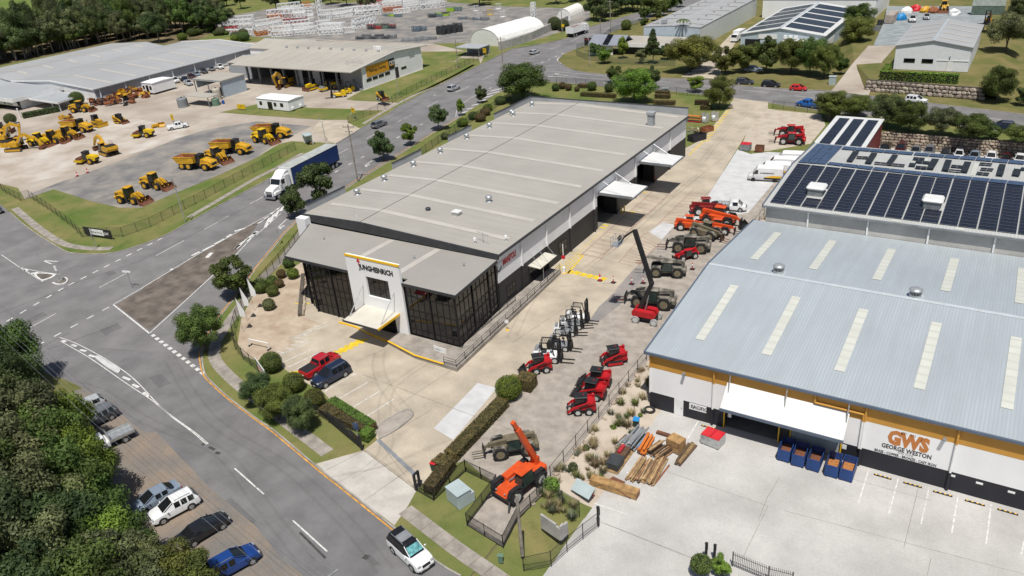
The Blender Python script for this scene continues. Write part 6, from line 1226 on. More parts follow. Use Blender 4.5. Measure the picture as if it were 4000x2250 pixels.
CR = {'round': [crown(10+i, 8500, .037) for i in range(4)], 'gum': [crown(30+i, 8000, .034, 30, 'gum') for i in range(4)], 'cone': [crown(50+i, 6500, .035, 46, 'cone') for i in range(2)], 'big': [crown(60+i, 26000, .0205, 60, 'gum') for i in range(3)], 'bigr': [crown(70+i, 26000, .021, 55, 'round') for i in range(3)]}
def trunk(seed, lean=.1):
 rg = random.Random(seed); m = MB(); p = Vector((0,0,0)); q = Vector((rg.uniform(-lean,lean),rg.uniform(-lean,lean),.62)); m.cyl(p, q, .055, .038, 8)
 for i in range(6): a = 2*math.pi*i/6+rg.random(); s0 = p.lerp(q, rg.uniform(.6,1)); m.cyl(s0, s0+Vector((math.cos(a)*.28,math.sin(a)*.28,rg.uniform(.25,.5))), .022, .008, 5)
 m.cyl(q, q+Vector((0,0,.3)), .036, .012, 6); return m.mesh('trunk')
TR = [trunk(i) for i in range(4)]
def shell(seed, kind, n, size):

 rg = np.random.default_rng(seed)
 if kind == 'ball': d = rg.normal(size=(n,3)); d /= np.linalg.norm(d,axis=1)[:,None]; p = d*rg.uniform(.9,1.02,(n,1)); nn = d
 else:
  f = rg.choice(6, n, p=[.15,.15,.15,.15,.38,.02]); p = rg.uniform(-1,1,(n,3)); nn = np.zeros((n,3))
  for k, (ax, sg) in enumerate(((0,1),(0,-1),(1,1),(1,-1),(2,1),(2,-1))): q = f == k; p[q,ax] = sg*rg.uniform(.9,1.03,q.sum()); nn[q,ax] = sg
 nn = nn+rg.normal(size=(n,3))*.5; nn /= np.linalg.norm(nn,axis=1)[:,None]; a = np.cross(nn, rg.normal(size=(n,3))); a /= np.linalg.norm(a,axis=1)[:,None]; b = np.cross(nn,a); return p, a, b, size*rg.uniform(.7,1.3,(n,1))
def shrubmesh(seed, kind, dim, leaf, dens):
 ar = 4*math.pi*((dim[0]*dim[1]*dim[2])**(2/3)) if kind == 'ball' else 8*(dim[0]*dim[1]+dim[0]*dim[2]+dim[1]*dim[2]); n = int(min(14000, max(500, ar*dens)))
 p, a, b, s = shell(seed, kind, n, leaf); p = p*np.array(dim); v = np.stack([p-a*s*1.3,p-b*s*.8,p+a*s*1.3,p+b*s*.8],1).reshape(-1,3)
 me = D.meshes.new('foliage'); me.vertices.add(4*n); me.vertices.foreach_set('co', v.ravel().astype(np.float32)); me.loops.add(4*n); me.loops.foreach_set('vertex_index', np.arange(4*n,dtype=np.int32)); me.polygons.add(n); me.polygons.foreach_set('loop_start', np.arange(0,4*n,4,dtype=np.int32)); me.update(calc_edges=True); me.materials.append(None); return me
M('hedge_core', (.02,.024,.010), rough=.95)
def shrub(label, loc, dim, mat, kind='ball', rz=0, group=None, name='shrub', leaf=.075, dens=90, cat='shrub', seed=None):
 t = thing(name, label, cat, (loc[0],loc[1],loc[2]), rz, group); h = dim[2]
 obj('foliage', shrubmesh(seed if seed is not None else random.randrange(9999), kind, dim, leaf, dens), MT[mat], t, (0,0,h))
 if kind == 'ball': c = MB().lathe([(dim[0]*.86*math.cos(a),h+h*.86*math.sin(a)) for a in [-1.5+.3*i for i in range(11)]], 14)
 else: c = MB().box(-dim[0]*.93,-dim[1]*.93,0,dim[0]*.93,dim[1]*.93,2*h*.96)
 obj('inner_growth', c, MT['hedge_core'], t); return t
def zat(b, k, y):
 py = N(k,0,y)[1]; lo, hi = 0., 40.
 for _ in range(40):
  z = (lo+hi)/2; d = Vector((b.x,b.y,z))-Vector((0,0,CAMH)); q = 1125-FPX*d.dot(_u)/d.dot(_f)
  if q > py: lo = z
  else: hi = z
 return lo
def depth(b): return (Vector((b.x,b.y,2))-Vector((0,0,CAMH))).dot(_f)
_ti = [0]
def tree(label, k, bx_, by_, xl, xr, yt, mat, kind='round', group=None, low=None, z=BZ, bark='bark', R=None, H=None, name='tree', cx=None):
 b = T(k, bx_, by_, z) if not isinstance(k, Vector) else k; 
 if R is None: R = (xr-xl)/2/2.576/FPX*depth(b)
 if group and (group.startswith('garden') or group.startswith('roadside')): R *= 1.1
 if H is None: dp_ = depth(b); H = max(1.5*R, (zat(b, k, yt)-.30*R) if dp_ < 120 else zat(b, k, yt)*1.12)
 lo = H*.22 if low is None else low; _ti[0] += 1; i = _ti[0]; rg = random.Random(i*7+1)
 t = thing(name, label, 'tree', (b.x,b.y,b.z), rg.uniform(0,6.28), group); hc = (H-lo)/2
 off = Vector((0,0,0))
 obj('trunk', TR[i%4], MT[bark], t, None, None, (max(1.6,R*1.0), max(1.6,R*1.0), (H-hc)/.85)); C = CR[kind]
 obj('crown', C[i%len(C)], MT[mat], t, (0,0,H-hc), None, (R*1.2,R*1.2,hc*1.15)); return t
SG = 'small street trees along the main street kerb'
tree('large street tree on the verge at the street corner curve', 8,2080,640,1775,2200,160,'leaf_mid','bigr',SG)
tree('dark street tree beside the white flag banners', 8,2395,80,2150,2530,-330,'leaf_mid','round',SG)
tree('dense dark tree at the warehouse corner nearest the truck cab', 5,420,745,250,488,455,'leaf_dark','round',SG)
tree('broad dark tree in front of the blue truck trailer', 5,650,610,485,825,235,'leaf_dark','round',SG)
tree('round street tree beside the leaning power pole', 5,1290,165,1155,1395,-90,'leaf_dark','round',SG)
tree('slim bright street tree between two vents of the roofline', 5,1555,10,1480,1632,-180,'leaf_bright','round',SG)
tree('tall-stemmed street tree by the mesh fence', 1,1840,1310,1725,1912,1090,'leaf_dark','round',SG,low=2.2)
tree('upright street tree at the start of the painted chevrons', 1,2065,1165,1995,2112,1005,'leaf_bright','cone',SG)
tree('small round street tree beside the chevron paint', 1,2275,1035,2195,2312,885,'leaf_dark','round',SG)
tree('big spreading green tree at the far left corner of the warehouse', 2,120,1010,-140,350,700,'leaf_mid','bigr')
tree('small verge tree left of the big garden tree on the cross street', 2,1035,832,955,1112,685,'leaf_mid','round')
tree('big bright green tree behind the warehouse end wall', 2,1230,1040,1035,1422,745,'leaf_bright','bigr')
tree('small dark verge tree right of the big garden tree', 2,1420,888,1342,1488,690,'leaf_dark','round')
tree('small verge tree with its own shadow before the driveway', 2,1842,925,1780,1932,780,'leaf_bright','round')
tree('golden green tree beside the rear driveway', 2,2085,1095,1975,2245,812,'leaf_gold','bigr')
NB = 'garden trees in front of the blue-grey buildings'
tree('conical bright tree in front of the low office', 2,1115,590,1045,1178,380,'leaf_bright','cone',NB); tree('bushy green tree at the street corner garden', 2,935,640,868,1002,490,'leaf_bright','round',NB); tree('round bush tree behind the green fence corner', 2,830,560,778,885,448,'leaf_mid','round',NB)
tree('tall dark conifer in front of the low office', 2,1418,640,1350,1522,342,'leaf_dark','cone',NB); tree('small round topiary tree on the office lawn', 2,1300,640,1250,1350,508,'leaf_gum','round',NB); tree('dark rounded tree behind the topiary', 2,1565,600,1490,1622,460,'leaf_dark','round',NB)
tree('wide golden tree shading the parked car at the drive', 2,1795,725,1590,1985,405,'leaf_gold','bigr',NB); tree('round tree left of the blue shed door', 2,2150,745,2050,2285,490,'leaf_gold','round',NB); tree('round tree right of the blue shed door', 2,2370,725,2250,2490,470,'leaf_gold','round',NB)
tree('dark tree at the blue shed corner', 2,2560,730,2470,2720,420,'leaf_mid','round',NB); tree('leafy tree before the blue shed awning, left one', 3,230,740,80,360,420,'leaf_gold','bigr',NB); tree('leafy tree before the blue shed awning, middle one', 3,420,760,280,540,430,'leaf_mid','bigr',NB); tree('leafy tree before the blue shed awning, right one', 3,560,790,440,670,480,'leaf_gold','bigr',NB)
tree('small dark bush at the blue shed drive', 3,735,750,668,792,572,'leaf_mid','round',NB)
tree('tall leafy tree beside the solar-roofed blue shed, back one', 3,900,330,745,1030,75,'leaf_mid','bigr'); tree('tall leafy tree beside the solar-roofed blue shed, front one', 3,880,480,740,1050,200,'leaf_gold','bigr')
tree('grey-green gum tree right of the white warehouse', 3,2370,600,2205,2570,165,'leaf_gum','big'); tree('dark bushy tree below the gum at the right', 3,2300,1030,2130,2440,720,'leaf_mid','bigr'); tree('dark tree at the right picture edge by the pale shed', 3,2560,1060,2490,2660,900,'leaf_dark','round'); tree('dark gum in the top right corner', 3,2520,330,2400,2700,-60,'leaf_dark','big')
NS = 'roadside trees between the cross street and the stone wall'
for l, a in (('leafy roadside tree hiding the white car',(640,1200,478,785,962,'leaf_gold')),('low spreading roadside tree beside the leafy one',(900,1190,770,1050,1040,'leaf_gold')),('feathery dark roadside tree above the solar carport',(1190,1290,1050,1335,980,'leaf_dark')),('dense round roadside tree in front of the black sedan',(1420,1340,1270,1562,1070,'leaf_mid')),('grey-green roadside tree above the stone wall',(1740,1370,1615,1865,1120,'leaf_gum')),('dark roadside tree above the lower car park',(2040,1420,1885,2175,1180,'leaf_mid')),('small bush near the navy SUV',(2255,1410,2175,2335,1290,'leaf_mid')),('round tree at the right end above the stone wall',(2530,1460,2415,2660,1290,'leaf_mid'))):
 tree(l, 3, a[0],a[1],a[2],a[3],a[4],a[5],'bigr' if a[3]-a[2] > 200 else 'round', NS, z=.1)
tree('olive leafy tree between the footpath and the front car park', 9,230,1330,60,400,960,'leaf_gold','bigr'); tree('dark tree at the end of the front hedge', 9,470,1440,330,640,1080,'leaf_dark','bigr'); tree('dark tree with thin crown beside the lettered signboard', 9,30,1160,-170,150,860,'leaf_dark','bigr')
tree('young bright tree at the bottom gate of the concrete yard', 14,2110,1440,2035,2225,1165,'leaf_lime','round',z=GZ)
def ball(k, x, y, rpx, label, mat='leaf_mid', z=CZ, group=None, sq=.92):
 b = T(k,x,y,z); R = rpx/2.576/FPX*depth(b); return shrub(label, b, (R,R,R*sq), mat, group=group, leaf=.045, dens=220)
ball(9,2548,1105,136,'large clipped green ball bush at the edge of the gravel yard','leaf_bright'); ball(9,170,830,112,'clipped round bush beside the lettered signboard','leaf_mid'); ball(9,395,1030,110,'clipped round bush behind the dark SUV','leaf_gold'); ball(9,600,1190,108,'clipped round bush at the corner of the front hedge','leaf_gold')
GB = 'clipped bushes in the sandy garden bed'
for i, (k,x,y,r_,l,mt) in enumerate(((5,335,1240,58,'round bush by the fence below the office roof edge','leaf_mid'),(9,140,215,66,'largest ball bush in the sandy bed','leaf_gum'),(9,175,75,64,'brownish ball bush behind the largest one','leaf_gold'),(9,60,40,80,'leafy bush left of the brownish ball bush','leaf_mid'),(5,170,1430,62,'ball bush at the fence side of the bed','leaf_mid'),(5,262,1345,50,'brown-topped bush in the middle of the bed','leaf_brown'),(5,380,1350,62,'spiky green clump near the stone edge','leaf_bright'),(5,240,1440,50,'small brown bush beside the ball bush at the fence','leaf_brown'),(8,2520,40,60,'dark bush at the end of the bed near the flags','leaf_dark'))): ball(k,x,y,r_,l,mt,CZ,GB)
def hedge(a, b, wd, h, label, mat, name='hedge', z=CZ, group=None, kind='box', leaf=.048, dens=170):
 c = (a+b)/2; return shrub(label, (c.x,c.y,z), ((b-a).length/2, wd/2, h/2), mat, kind, heading(a,b), group, name, leaf, dens, 'hedge')
hedge(T(9,2490,1190),T(13,1960,300),1.5,1.05,'long brown-green clipped hedge along the drive','leaf_brown'); b = T(10,150,1000,CZ); shrub('square clipped brown hedge block beside the green ball bush', b, (.95,.95,.75), 'leaf_brown','box',.1,None,'hedge',.045,200,'hedge')
hedge(T(13,1930,330),T(13,1830,420),1.5,1.2,'short hedge block beside the red bins','leaf_brown'); hedge(T(13,1960,360),T(13,1750,640),1.3,1.1,'dark hedge inside the black gate fence','leaf_brown')
hedge(T(9,770,1180),T(9,1180,1440),1.1,.9,'lime green clipped hedge along the front car park','leaf_lime'); hedge(T(9,690,1240),T(9,830,1330),1.5,.8,'brown low hedge behind the black slat fence, upper block','leaf_brown'); hedge(T(9,850,1330),T(13,1180,20),1.5,.8,'brown low hedge behind the black slat fence, lower block','leaf_brown'); hedge(T(13,1080,60),T(13,1170,90),1.3,1.1,'bright hedge end beside the sliding gate','leaf_lime')
HB = 'clipped shrubs behind the warehouse'
for k,x,y,r_,l,mt in ((2,440,915,40,'dark ball shrub first in the rear garden row','leaf_mid'),(2,508,895,38,'brown ball shrub second in the rear garden row','leaf_brown'),(2,570,910,36,'brown square shrub in the rear garden','leaf_brown'),(2,805,910,50,'green ball shrub beside the brown rear hedge','leaf_mid'),(2,978,925,48,'green ball shrub nearest the big garden tree','leaf_mid'),(2,655,920,28,'small dark shrub between the rear ball shrubs','leaf_brown')): ball(k,x,y,r_,l,mt,BZ,HB)
for k,a,b_,l in ((2,(700,965),(1040,985),'long brown rear hedge in front of the big garden tree'),(2,(670,880),(770,885),'low brown rear hedge behind the long one'),(2,(1430,1050),(1640,1055),'brown hedge right of the big garden tree'),(2,(1440,985),(1590,990),'middle brown hedge stripe right of the big garden tree'),(2,(1450,950),(1580,955),'upper green hedge stripe right of the big garden tree'),(2,(1840,1050),(1980,1050),'dark hedge left of the golden tree'),(2,(1900,1100),(2000,1105),'small hedge in front of the golden tree')): hedge(T(k,*a,BZ),T(k,*b_,BZ),1.5,1.0,l,'leaf_brown',z=BZ,group=HB)
for k,x,y,r_,l,mt in ((1,2190,1200,55,'leafy shrub at the fence beside the chevron paint','leaf_mid'),(1,2335,1115,50,'light green shrub along the street fence','leaf_bright'),(1,2080,1270,60,'bright shrub below the upright street tree','leaf_bright'),(1,2260,1220,60,'brown shrub against the warehouse side','leaf_brown'),(1,2310,1160,55,'brown shrub further along the warehouse side','leaf_brown'),(1,1905,1400,45,'dark shrub by the roof edge near the tall-stemmed tree','leaf_dark'),(1,2460,1050,60,'dark shrub under the big spreading tree','leaf_dark')): ball(k,x,y,r_,l,mt,BZ,'shrubs between warehouse and street fence',.7)
b = T(2,1712,480,BZ); pt = thing('palm_tree','slender palm in front of the long grey building','palm',(b.x,b.y,BZ)); obj('trunk', MB().cyl((0,0,0),(.15,0,8.6),.16,.11,8), MT['bark_pale'], pt)
for i in range(11):
 a = 2*math.pi*i/11; m = MB(); P = [Vector((.15,0,8.6))+Vector((math.cos(a)*t_*2.3,math.sin(a)*t_*2.3,.9*t_-1.5*t_*t_)) for t_ in (0,.25,.5,.75,1)]
 for p, q in zip(P[:-1],P[1:]):
  d = (q-p); sd = d.cross(Vector((0,0,1))).normalized()*.32; m.add([p-sd+Vector((0,0,-.12)),p,q,q-sd+Vector((0,0,-.12))],[(0,1,2,3)]); m.add([p,p+sd+Vector((0,0,-.12)),q+sd+Vector((0,0,-.12)),q],[(0,1,2,3)])
 obj('frond', m.mesh('frond',fix=False), MT['leaf_dark'], pt)
# ---- woodland, bottom left
random.seed(21); WG = 'woodland trees at the lower left'
wl = [(8,60,640,3.4,9,'leaf_mid'),(8,-60,960,4.0,11,'leaf_dark'),(8,90,1200,3.2,8,'leaf_dark'),(8,400,1350,2.9,8,'leaf_bright'),(8,600,1340,2.8,7.5,'leaf_bright'),(8,120,1400,4.2,12,'leaf_gum'),(12,560,190,3.2,8.5,'leaf_bright'),(12,700,380,3.3,8.5,'leaf_bright'),(12,300,120,4.2,11,'leaf_mid'),(12,60,330,4.5,12,'leaf_gum'),(12,420,520,4.0,10,'leaf_mid'),(12,700,640,3.4,9,'leaf_mid'),(12,850,760,3.2,7.5,'leaf_mid'),(12,180,760,4.4,12,'leaf_gum'),(12,520,930,3.8,10,'leaf_dark'),(12,60,1150,4.5,12.5,'leaf_dark'),(12,330,1330,4.2,11,'leaf_gum'),(12,700,1230,3.8,8.5,'leaf_mid'),(12,950,1180,3.4,7.5,'leaf_bright'),(12,1180,1130,2.9,6.5,'leaf_mid'),(12,1320,1330,3.1,6.5,'leaf_gum'),(12,1050,1420,3.6,8,'leaf_gum'),(12,1560,1400,3.0,6.0,'leaf_gold'),(12,1800,1520,2.8,5.5,'leaf_gold'),(12,1500,1620,3.4,7,'leaf_gum'),(12,700,1600,4,10,'leaf_mid'),(8,-150,1200,4.5,12,'leaf_dark'),(12,-200,500,4.6,13,'leaf_mid'),(12,-150,1000,4.6,13,'leaf_gum'),(12,350,1650,4.2,11,'leaf_dark'),(12,1150,1700,3.6,8,'leaf_dark')]
for i, (k,x,y,R_,H_,mt) in enumerate(wl):
 lab = {'leaf_bright':'bright green woodland tree at the lower left edge','leaf_mid':'mid green woodland tree at the lower left','leaf_dark':'dark woodland tree at the lower left','leaf_gum':'grey-green gum in the lower left woodland','leaf_gold':'olive tree beside the dark blue crossover'}[mt]
 c = T(k,x,y,H_*.62); tree(lab, Vector((c.x,c.y,.04)), 0,0,0,0,0, mt, 'big' if mt in ('leaf_gum','leaf_dark') else 'bigr', WG, low=H_*.12, R=R_, H=H_, bark='bark_pale', name='woodland_tree')
# ---- gum belt behind the big grey warehouse and the trees far up the street
BG = 'gum trees in the belt behind the big grey warehouse'; random.seed(5)
for i in range(190):
 px = random.uniform(-150,2250); yl = 655-px*.205 if px < 1100 else (430+(px-1100)*.02 if px < 1650 else 445-(px-1650)*.08)
 q = T(0, px, yl-(12 if px < 1700 else 80)-random.random()**1.3*(190 if px < 1000 else 320), BZ); x, y = q.x, q.y
 Hh = random.uniform(11,17)*(1.0 if i % 6 else 1.3); Rr = random.uniform(4.0,6.2); mt = random.choice(('leaf_dark','leaf_gum','leaf_dark','leaf_mid','leaf_dark','twig' if px > 1500 else 'leaf_gum'))
 lab = {'leaf_dark':'dark gum tree in the belt behind the big grey warehouse','leaf_gum':'grey-green gum tree in the belt behind the big grey warehouse','leaf_mid':'greener tree in the belt behind the big grey warehouse','twig':'bare grey tree in the belt beside the crane yard'}[mt]
 tree(lab, Vector((x,y,BZ)), 0,0,0,0,0, mt, 'gum' if i % 2 else 'big', BG, low=Hh*.12, R=Rr, H=Hh, bark='bark_pale', name='gum_tree')
FG = 'far trees along the top edge'
for i in range(46):
 px = 900+i*68+random.uniform(-25,25); py = random.uniform(-60,25) if px > 1500 else random.uniform(0,55)
 if 2560 < px < 3330 and py > -40: py = -50
 if px > 3350: py = random.uniform(-90,-20)
 b = G(px,py,BZ); Hh = random.uniform(7,12); mt = random.choice(('leaf_dark','leaf_gum','leaf_mid','leaf_dark'))
 tree({'leaf_dark':'dark tree along the far top edge','leaf_gum':'grey-green tree along the far top edge','leaf_mid':'green tree along the far top edge'}[mt], b, 0,0,0,0,0, mt, 'gum', FG, low=Hh*.1, R=random.uniform(4,6.5), H=Hh, name='tree')
CG = 'dark casuarinas beside the upper street'
for i in range(16):
 b = T(2, 830+i*31+random.uniform(-15,15), 235-i*8+random.uniform(-60,0), BZ); Hh = random.uniform(8,11.5); tree('dark casuarina in the clump beside the upper main street', b, 0,0,0,0,0, 'leaf_dark', 'gum', CG, low=.6, R=random.uniform(3.0,4.2), H=Hh, name='casuarina')
for i, (x,y,h) in enumerate(((1330,200,5),(1400,170,9),(1460,210,5.5),(1520,160,6),(1600,120,7),(1690,70,6),(1345,255,3))): tree('leafy tree beside the far left side of the long grey building', T(2,x,y,BZ), 0,0,0,0,0, 'leaf_mid','round','trees beside the long grey building', R=h*.38, H=h)
for i,(x,y,r_) in enumerate(((1150,300,55),(1320,255,30),(430,300,70),(520,310,60))): ball(2,x,y,r_,('round bush beside the green fence up the street','small bush at the green fence end','bush on the block wall, left','bush on the block wall, right')[i],'leaf_mid' if i < 2 else 'leaf_dark',BZ)
SCG = 'scrub bushes beside the crane yard'
for i in range(16):
 ball(0, 1850+i*42+random.uniform(-20,20), 300+random.uniform(-40,130), random.uniform(30,62), 'scrubby bush on the rough ground beside the crane yard', random.choice(('leaf_mid','leaf_bright','leaf_gum')), BZ, SCG, .7)
# other buildings
W('roof_beige', (.40,.375,.33), rough=.65, var=.06, scale=.1, stain=.12, sscale=.08, lines=(.5,0,.06), bump=.15); W('roof_steel', (.37,.39,.405), rough=.5, var=.05, scale=.06, stain=.14, sscale=.05, lines=(.5,0,.06), bump=.15); W('roof_steel_y', (.37,.375,.38), rough=.5, var=.06, scale=.06, stain=.18, sscale=.05, lines=(.5,1,.06), bump=.15)
W('wall_palegreen', (.60,.63,.60), rough=.7, var=.04, lines=(1.0,1,.05), bump=.1); W('wall_bluegrey', (.40,.47,.53), rough=.7, var=.05, lines=(.5,2,.06), bump=.1); W('wall_sky', (.44,.52,.58), rough=.6, var=.05, lines=(.4,0,.10), bump=.3); W('wall_ribwhite', (.72,.74,.77), rough=.6, var=.03, lines=(.45,0,.08), bump=.3); W('wall_steel', (.33,.35,.38), rough=.55, var=.05, lines=(.4,1,.1), bump=.3); W('block_grey', (.42,.41,.39), rough=.9, var=.12, scale=.8, stain=.35, sscale=.4)
W('tent_white', (.76,.76,.73), rough=.6, var=.04, stain=.06, sscale=.2); W('tile_grey', (.22,.24,.28), rough=.6, var=.06); M('sign_amber', (.60,.29,.02), rough=.5, var=.03); W('portable_white', (.77,.78,.79), rough=.5, var=.03)
def gable(name, label, cat, x0, x1, y0, y1, zb, ze, zr, ax, roofm, wallm, ridge=None, over=.35, wallm2=None, parts=True):
 t = thing(name, label, cat, ((x0+x1)/2,(y0+y1)/2,zb)); o = over
 if ax == 'y':

  rx = ridge if ridge is not None else (x0+x1)/2; pr = [(x0-o,ze-.05),(rx,zr),(x1+o,ze-.05),(x1+o,ze-.2),(rx,zr-.15),(x0-o,ze-.2)]
  m = MB().prism(pr, y0-o, y1+o, 'y'); P_('wall', MB().prism([(x0,zb),(x0,ze-.2),(rx,zr-.17),(x1,ze-.2),(x1,zb)], y0, y0+.2, 'y'), wallm, t); P_('wall', bx(x1-.2,y0+.2,zb,x1,y1,ze-.2), wallm2 or wallm, t); P_('wall', bx(x0,y0+.2,zb,x0+.2,y1,ze-.2), wallm2 or wallm, t); P_('wall', MB().prism([(x0,zb),(x0,ze-.2),(rx,zr-.17),(x1,ze-.2),(x1,zb)], y1, y1+.2, 'y'), wallm, t)
  rc = bx(rx-.25,y0-o,zr-.02,rx+.25,y1+o,zr+.05)
 else:
  ry = ridge if ridge is not None else (y0+y1)/2; pr = [(y0-o,ze-.05),(ry,zr),(y1+o,ze-.05),(y1+o,ze-.2),(ry,zr-.15),(y0-o,ze-.2)]
  m = MB().prism(pr, x0-o, x1+o, 'x'); P_('wall', MB().prism([(y0,zb),(y0,ze-.2),(ry,zr-.17),(y1,ze-.2),(y1,zb)], x1-.2, x1, 'x'), wallm, t); P_('wall', MB().prism([(y0,zb),(y0,ze-.2),(ry,zr-.17),(y1,ze-.2),(y1,zb)], x0, x0+.2, 'x'), wallm, t); P_('wall', bx(x0+.2,y0,zb,x1-.2,y0+.2,ze-.2), wallm2 or wallm, t); P_('wall', bx(x0+.2,y1-.2,zb,x1-.2,y1,ze-.2), wallm2 or wallm, t)
  rc = bx(x0-o,ry-.25,zr-.02,x1+o,ry+.25,zr+.05)
 t['roof_i'] = 0; r_ = P_('roof', m, roofm, t); P_('ridge_cap', rc, 'roof_flash', t, r_); return t, r_
def rstrip(t, r_, q, mat='skylight'):

 m = MB().add([Vector(p)+Vector((0,0,.04)) for p in q],[(0,1,2,3)]); L = t.location; m.v = [(a-L.x,b-L.y,c-L.z) for a,b,c in m.v]; obj('skylight', m.mesh('skylight',fix=False), MT[mat], r_)
X = (-327,-302,-291.5,-267,-243.5); yb1, yb2, yf = 206.5, 198.5, 137.5
t = thing('warehouse','very large grey warehouse with twin-gabled steel roof at the left','warehouse',(-285,170,BZ)); ZL = (4.0,5.3,4.1,5.5,4.0)
for i, (a, b, y1) in enumerate(((0,1,yb2),(1,2,yb2),(2,3,yb1),(3,4,yb1))):
 m = MB().add([(X[a],yf,ZL[a]),(X[b],yf,ZL[b]),(X[b],y1,ZL[b]),(X[a],y1,ZL[a]),(X[a],yf,ZL[a]-.15),(X[b],yf,ZL[b]-.15),(X[b],y1,ZL[b]-.15),(X[a],y1,ZL[a]-.15)], HF); r_ = P_('roof_slope', m, 'roof_steel_y', t)
 for j in range(7):
  y = yf+8+j*9.4
  if y > y1-4: continue
  f0, f1 = (.02,.62) if i % 2 else (.35,.99)
  if i == 3: f0, f1 = .02, .9
  xa, xb = X[a]+(X[b]-X[a])*f0, X[a]+(X[b]-X[a])*f1; za, zb_ = ZL[a]+(ZL[b]-ZL[a])*f0, ZL[a]+(ZL[b]-ZL[a])*f1; rstrip(t, r_, [(xa,y-.6,za),(xb,y-.6,zb_),(xb,y+.6,zb_),(xa,y+.6,za)])
P_('wall', MB().prism([(X[2],BZ),(X[2],ZL[2]-.2),(X[3],ZL[3]-.2),(X[4]-.3,ZL[4]-.2),(X[4]-.3,BZ)], yf+.2, yf+.5, 'y'), 'wall_white_y', t); P_('wall', MB().prism([(X[0]+.3,BZ),(X[0]+.3,ZL[0]-.2),(X[1],ZL[1]-.2),(X[2]-.02,ZL[2]-.2),(X[2]-.02,BZ)], yf+.2, yf+.5, 'y'), 'wall_white_y', t)
P_('wall', bx(X[4]-.6,yf+.52,BZ,X[4]-.3,yb1-.3,ZL[4]-.2), 'wall_steel', t); P_('wall', bx(X[0]+.3,yf+.52,BZ,X[0]+.6,yb2-.3,ZL[0]-.2), 'wall_steel', t); P_('wall', bx(X[2],yb1-.6,BZ,X[4]-.62,yb1-.3,3.8), 'wall_steel', t); P_('wall', bx(X[0]+.62,yb2-.6,BZ,X[2]-.02,yb2-.3,3.8), 'wall_steel', t)
P_('gutter', bx(X[4]-.02,yf,ZL[4]-.35,X[4]+.2,yb1,ZL[4]-.05), 'grey_steel', t); P_('barge_board', MB().bar((X[2],yf-.1,ZL[2]),(X[3],yf-.1,ZL[3]),.15,.4), 'white_paint', t); P_('barge_board', MB().bar((X[3],yf-.1,ZL[3]),(X[4],yf-.1,ZL[4]),.15,.4), 'white_paint', t); P_('barge_board', MB().bar((X[2],yb1,ZL[2]),(X[3],yb1,ZL[3]),.15,.4), 'white_paint', t); P_('barge_board', MB().bar((X[3],yb1,ZL[3]),(X[4],yb1,ZL[4]),.15,.4), 'white_paint', t)
for j in range(8): y = yf+2+j*9; P_('downpipe', bx(X[4]-.28,y-.15,BZ+.8,X[4]-.05,y+.15,ZL[4]-.4), 'white_paint', t)
P_('base_band', bx(X[4]-.3,yf+1,BZ+.5,X[4]-.2,yb1-1,BZ+.8), 'white_paint', t)
of = thing('office_building','white flat-roofed office with deep canopy and dark glazing at the left edge','office',(-275,128,BZ)); zr = 3.9
c = [T(0,-350,900,zr), T(0,110,1000,zr), T(0,480,905,zr), T(0,120,850,zr)]
y0_, y1_ = c[1].y, 137.3; x1_ = c[2].x+1
P_('roof', bx(-340,y0_,zr-.3,x1_,y1_,zr), 'roof_steel', of); P_('fascia', bx(-340,y0_-.15,zr-1.0,x1_+.15,y0_-.01,zr+.15).box(x1_+.01,y0_,zr-1.0,x1_+.15,y1_,zr+.15), 'white_paint', of)
P_('wall', bx(-340,y0_+2.5,BZ,x1_-2,y0_+2.8,zr-.32), 'glass_dark', of); P_('wall', bx(x1_-2.2,y0_+2.82,BZ,x1_-2,y1_,zr-.32), 'wall_white', of)
bm_ = P_('sign_band', bx(-340,y0_+1.2,1.5,x1_-1,y0_+1.5,2.5), 'wall_white_y', of); q = PY(0,62,1095,y0_+1.15); text_on(of,'91',1.1,(q.x,y0_+1.17,1.62),(1,0,0),(0,0,1),'sign_black',bold=.03); text_on(of,'Kimberley Street',.45,(q.x+2.0,y0_+1.17,1.75),(1,0,0),(0,0,1),'sign_black',width=3.0)
for x, y in ((180,1120),(520,1030)): q = T(0,x,y,2.0); P_('column', MB().cyl((q.x,q.y,BZ),(q.x,q.y,zr-1),.2,n=10), 'white_paint', of)
zc = 3.0; c = [T(0,285,990,zc), T(0,575,1032,zc), T(0,797,960,zc), T(0,515,905,zc)]; ca = P_('canopy', MB().ext(c, zc-.45, zc), 'roof_steel', of)
m = MB()
for a, b in zip(c, c[1:]+c[:1]): P_('canopy_edge', MB().bar(a+Vector((0,0,-.2)),b+Vector((0,0,-.2)),.12,.55), 'white_paint', of, ca)
for q in c[1:3]: P_('column', MB().cyl((q.x-.6,q.y+.6,BZ),(q.x-.6,q.y+.6,zc-.45),.18,n=10), 'white_paint', of)
for x0, y0, x1, y1 in ((490,860,360,950),(635,875,505,970),(775,890,660,980)): P_('tie_rod', MB().cyl(T(0,x0,y0,4.6),T(0,x1,y1,zc),.05,n=5), 'galv', of, ca)
hedge(T(0,240,1190,BZ),T(0,600,1120,BZ),2.2,1.5,'dark hedge in front of the canopy office','leaf_dark',z=BZ,leaf=.12,dens=30); ball(0,120,1250,60,'dark bush at the canopy column','leaf_dark',BZ); ball(0,790,1060,75,'green bush at the office corner near the scrap piles','leaf_mid',BZ)
CX0, CX1, CY0, CYR, CY1 = -214, -163.3, 172.8, 188.2, 201; ZE, ZRR, ZB = 6.35, 8.25, 7.0
cw = thing('workshop','beige-roofed workshop with amber lettered sign on its white end wall','workshop',(-188,187,BZ))
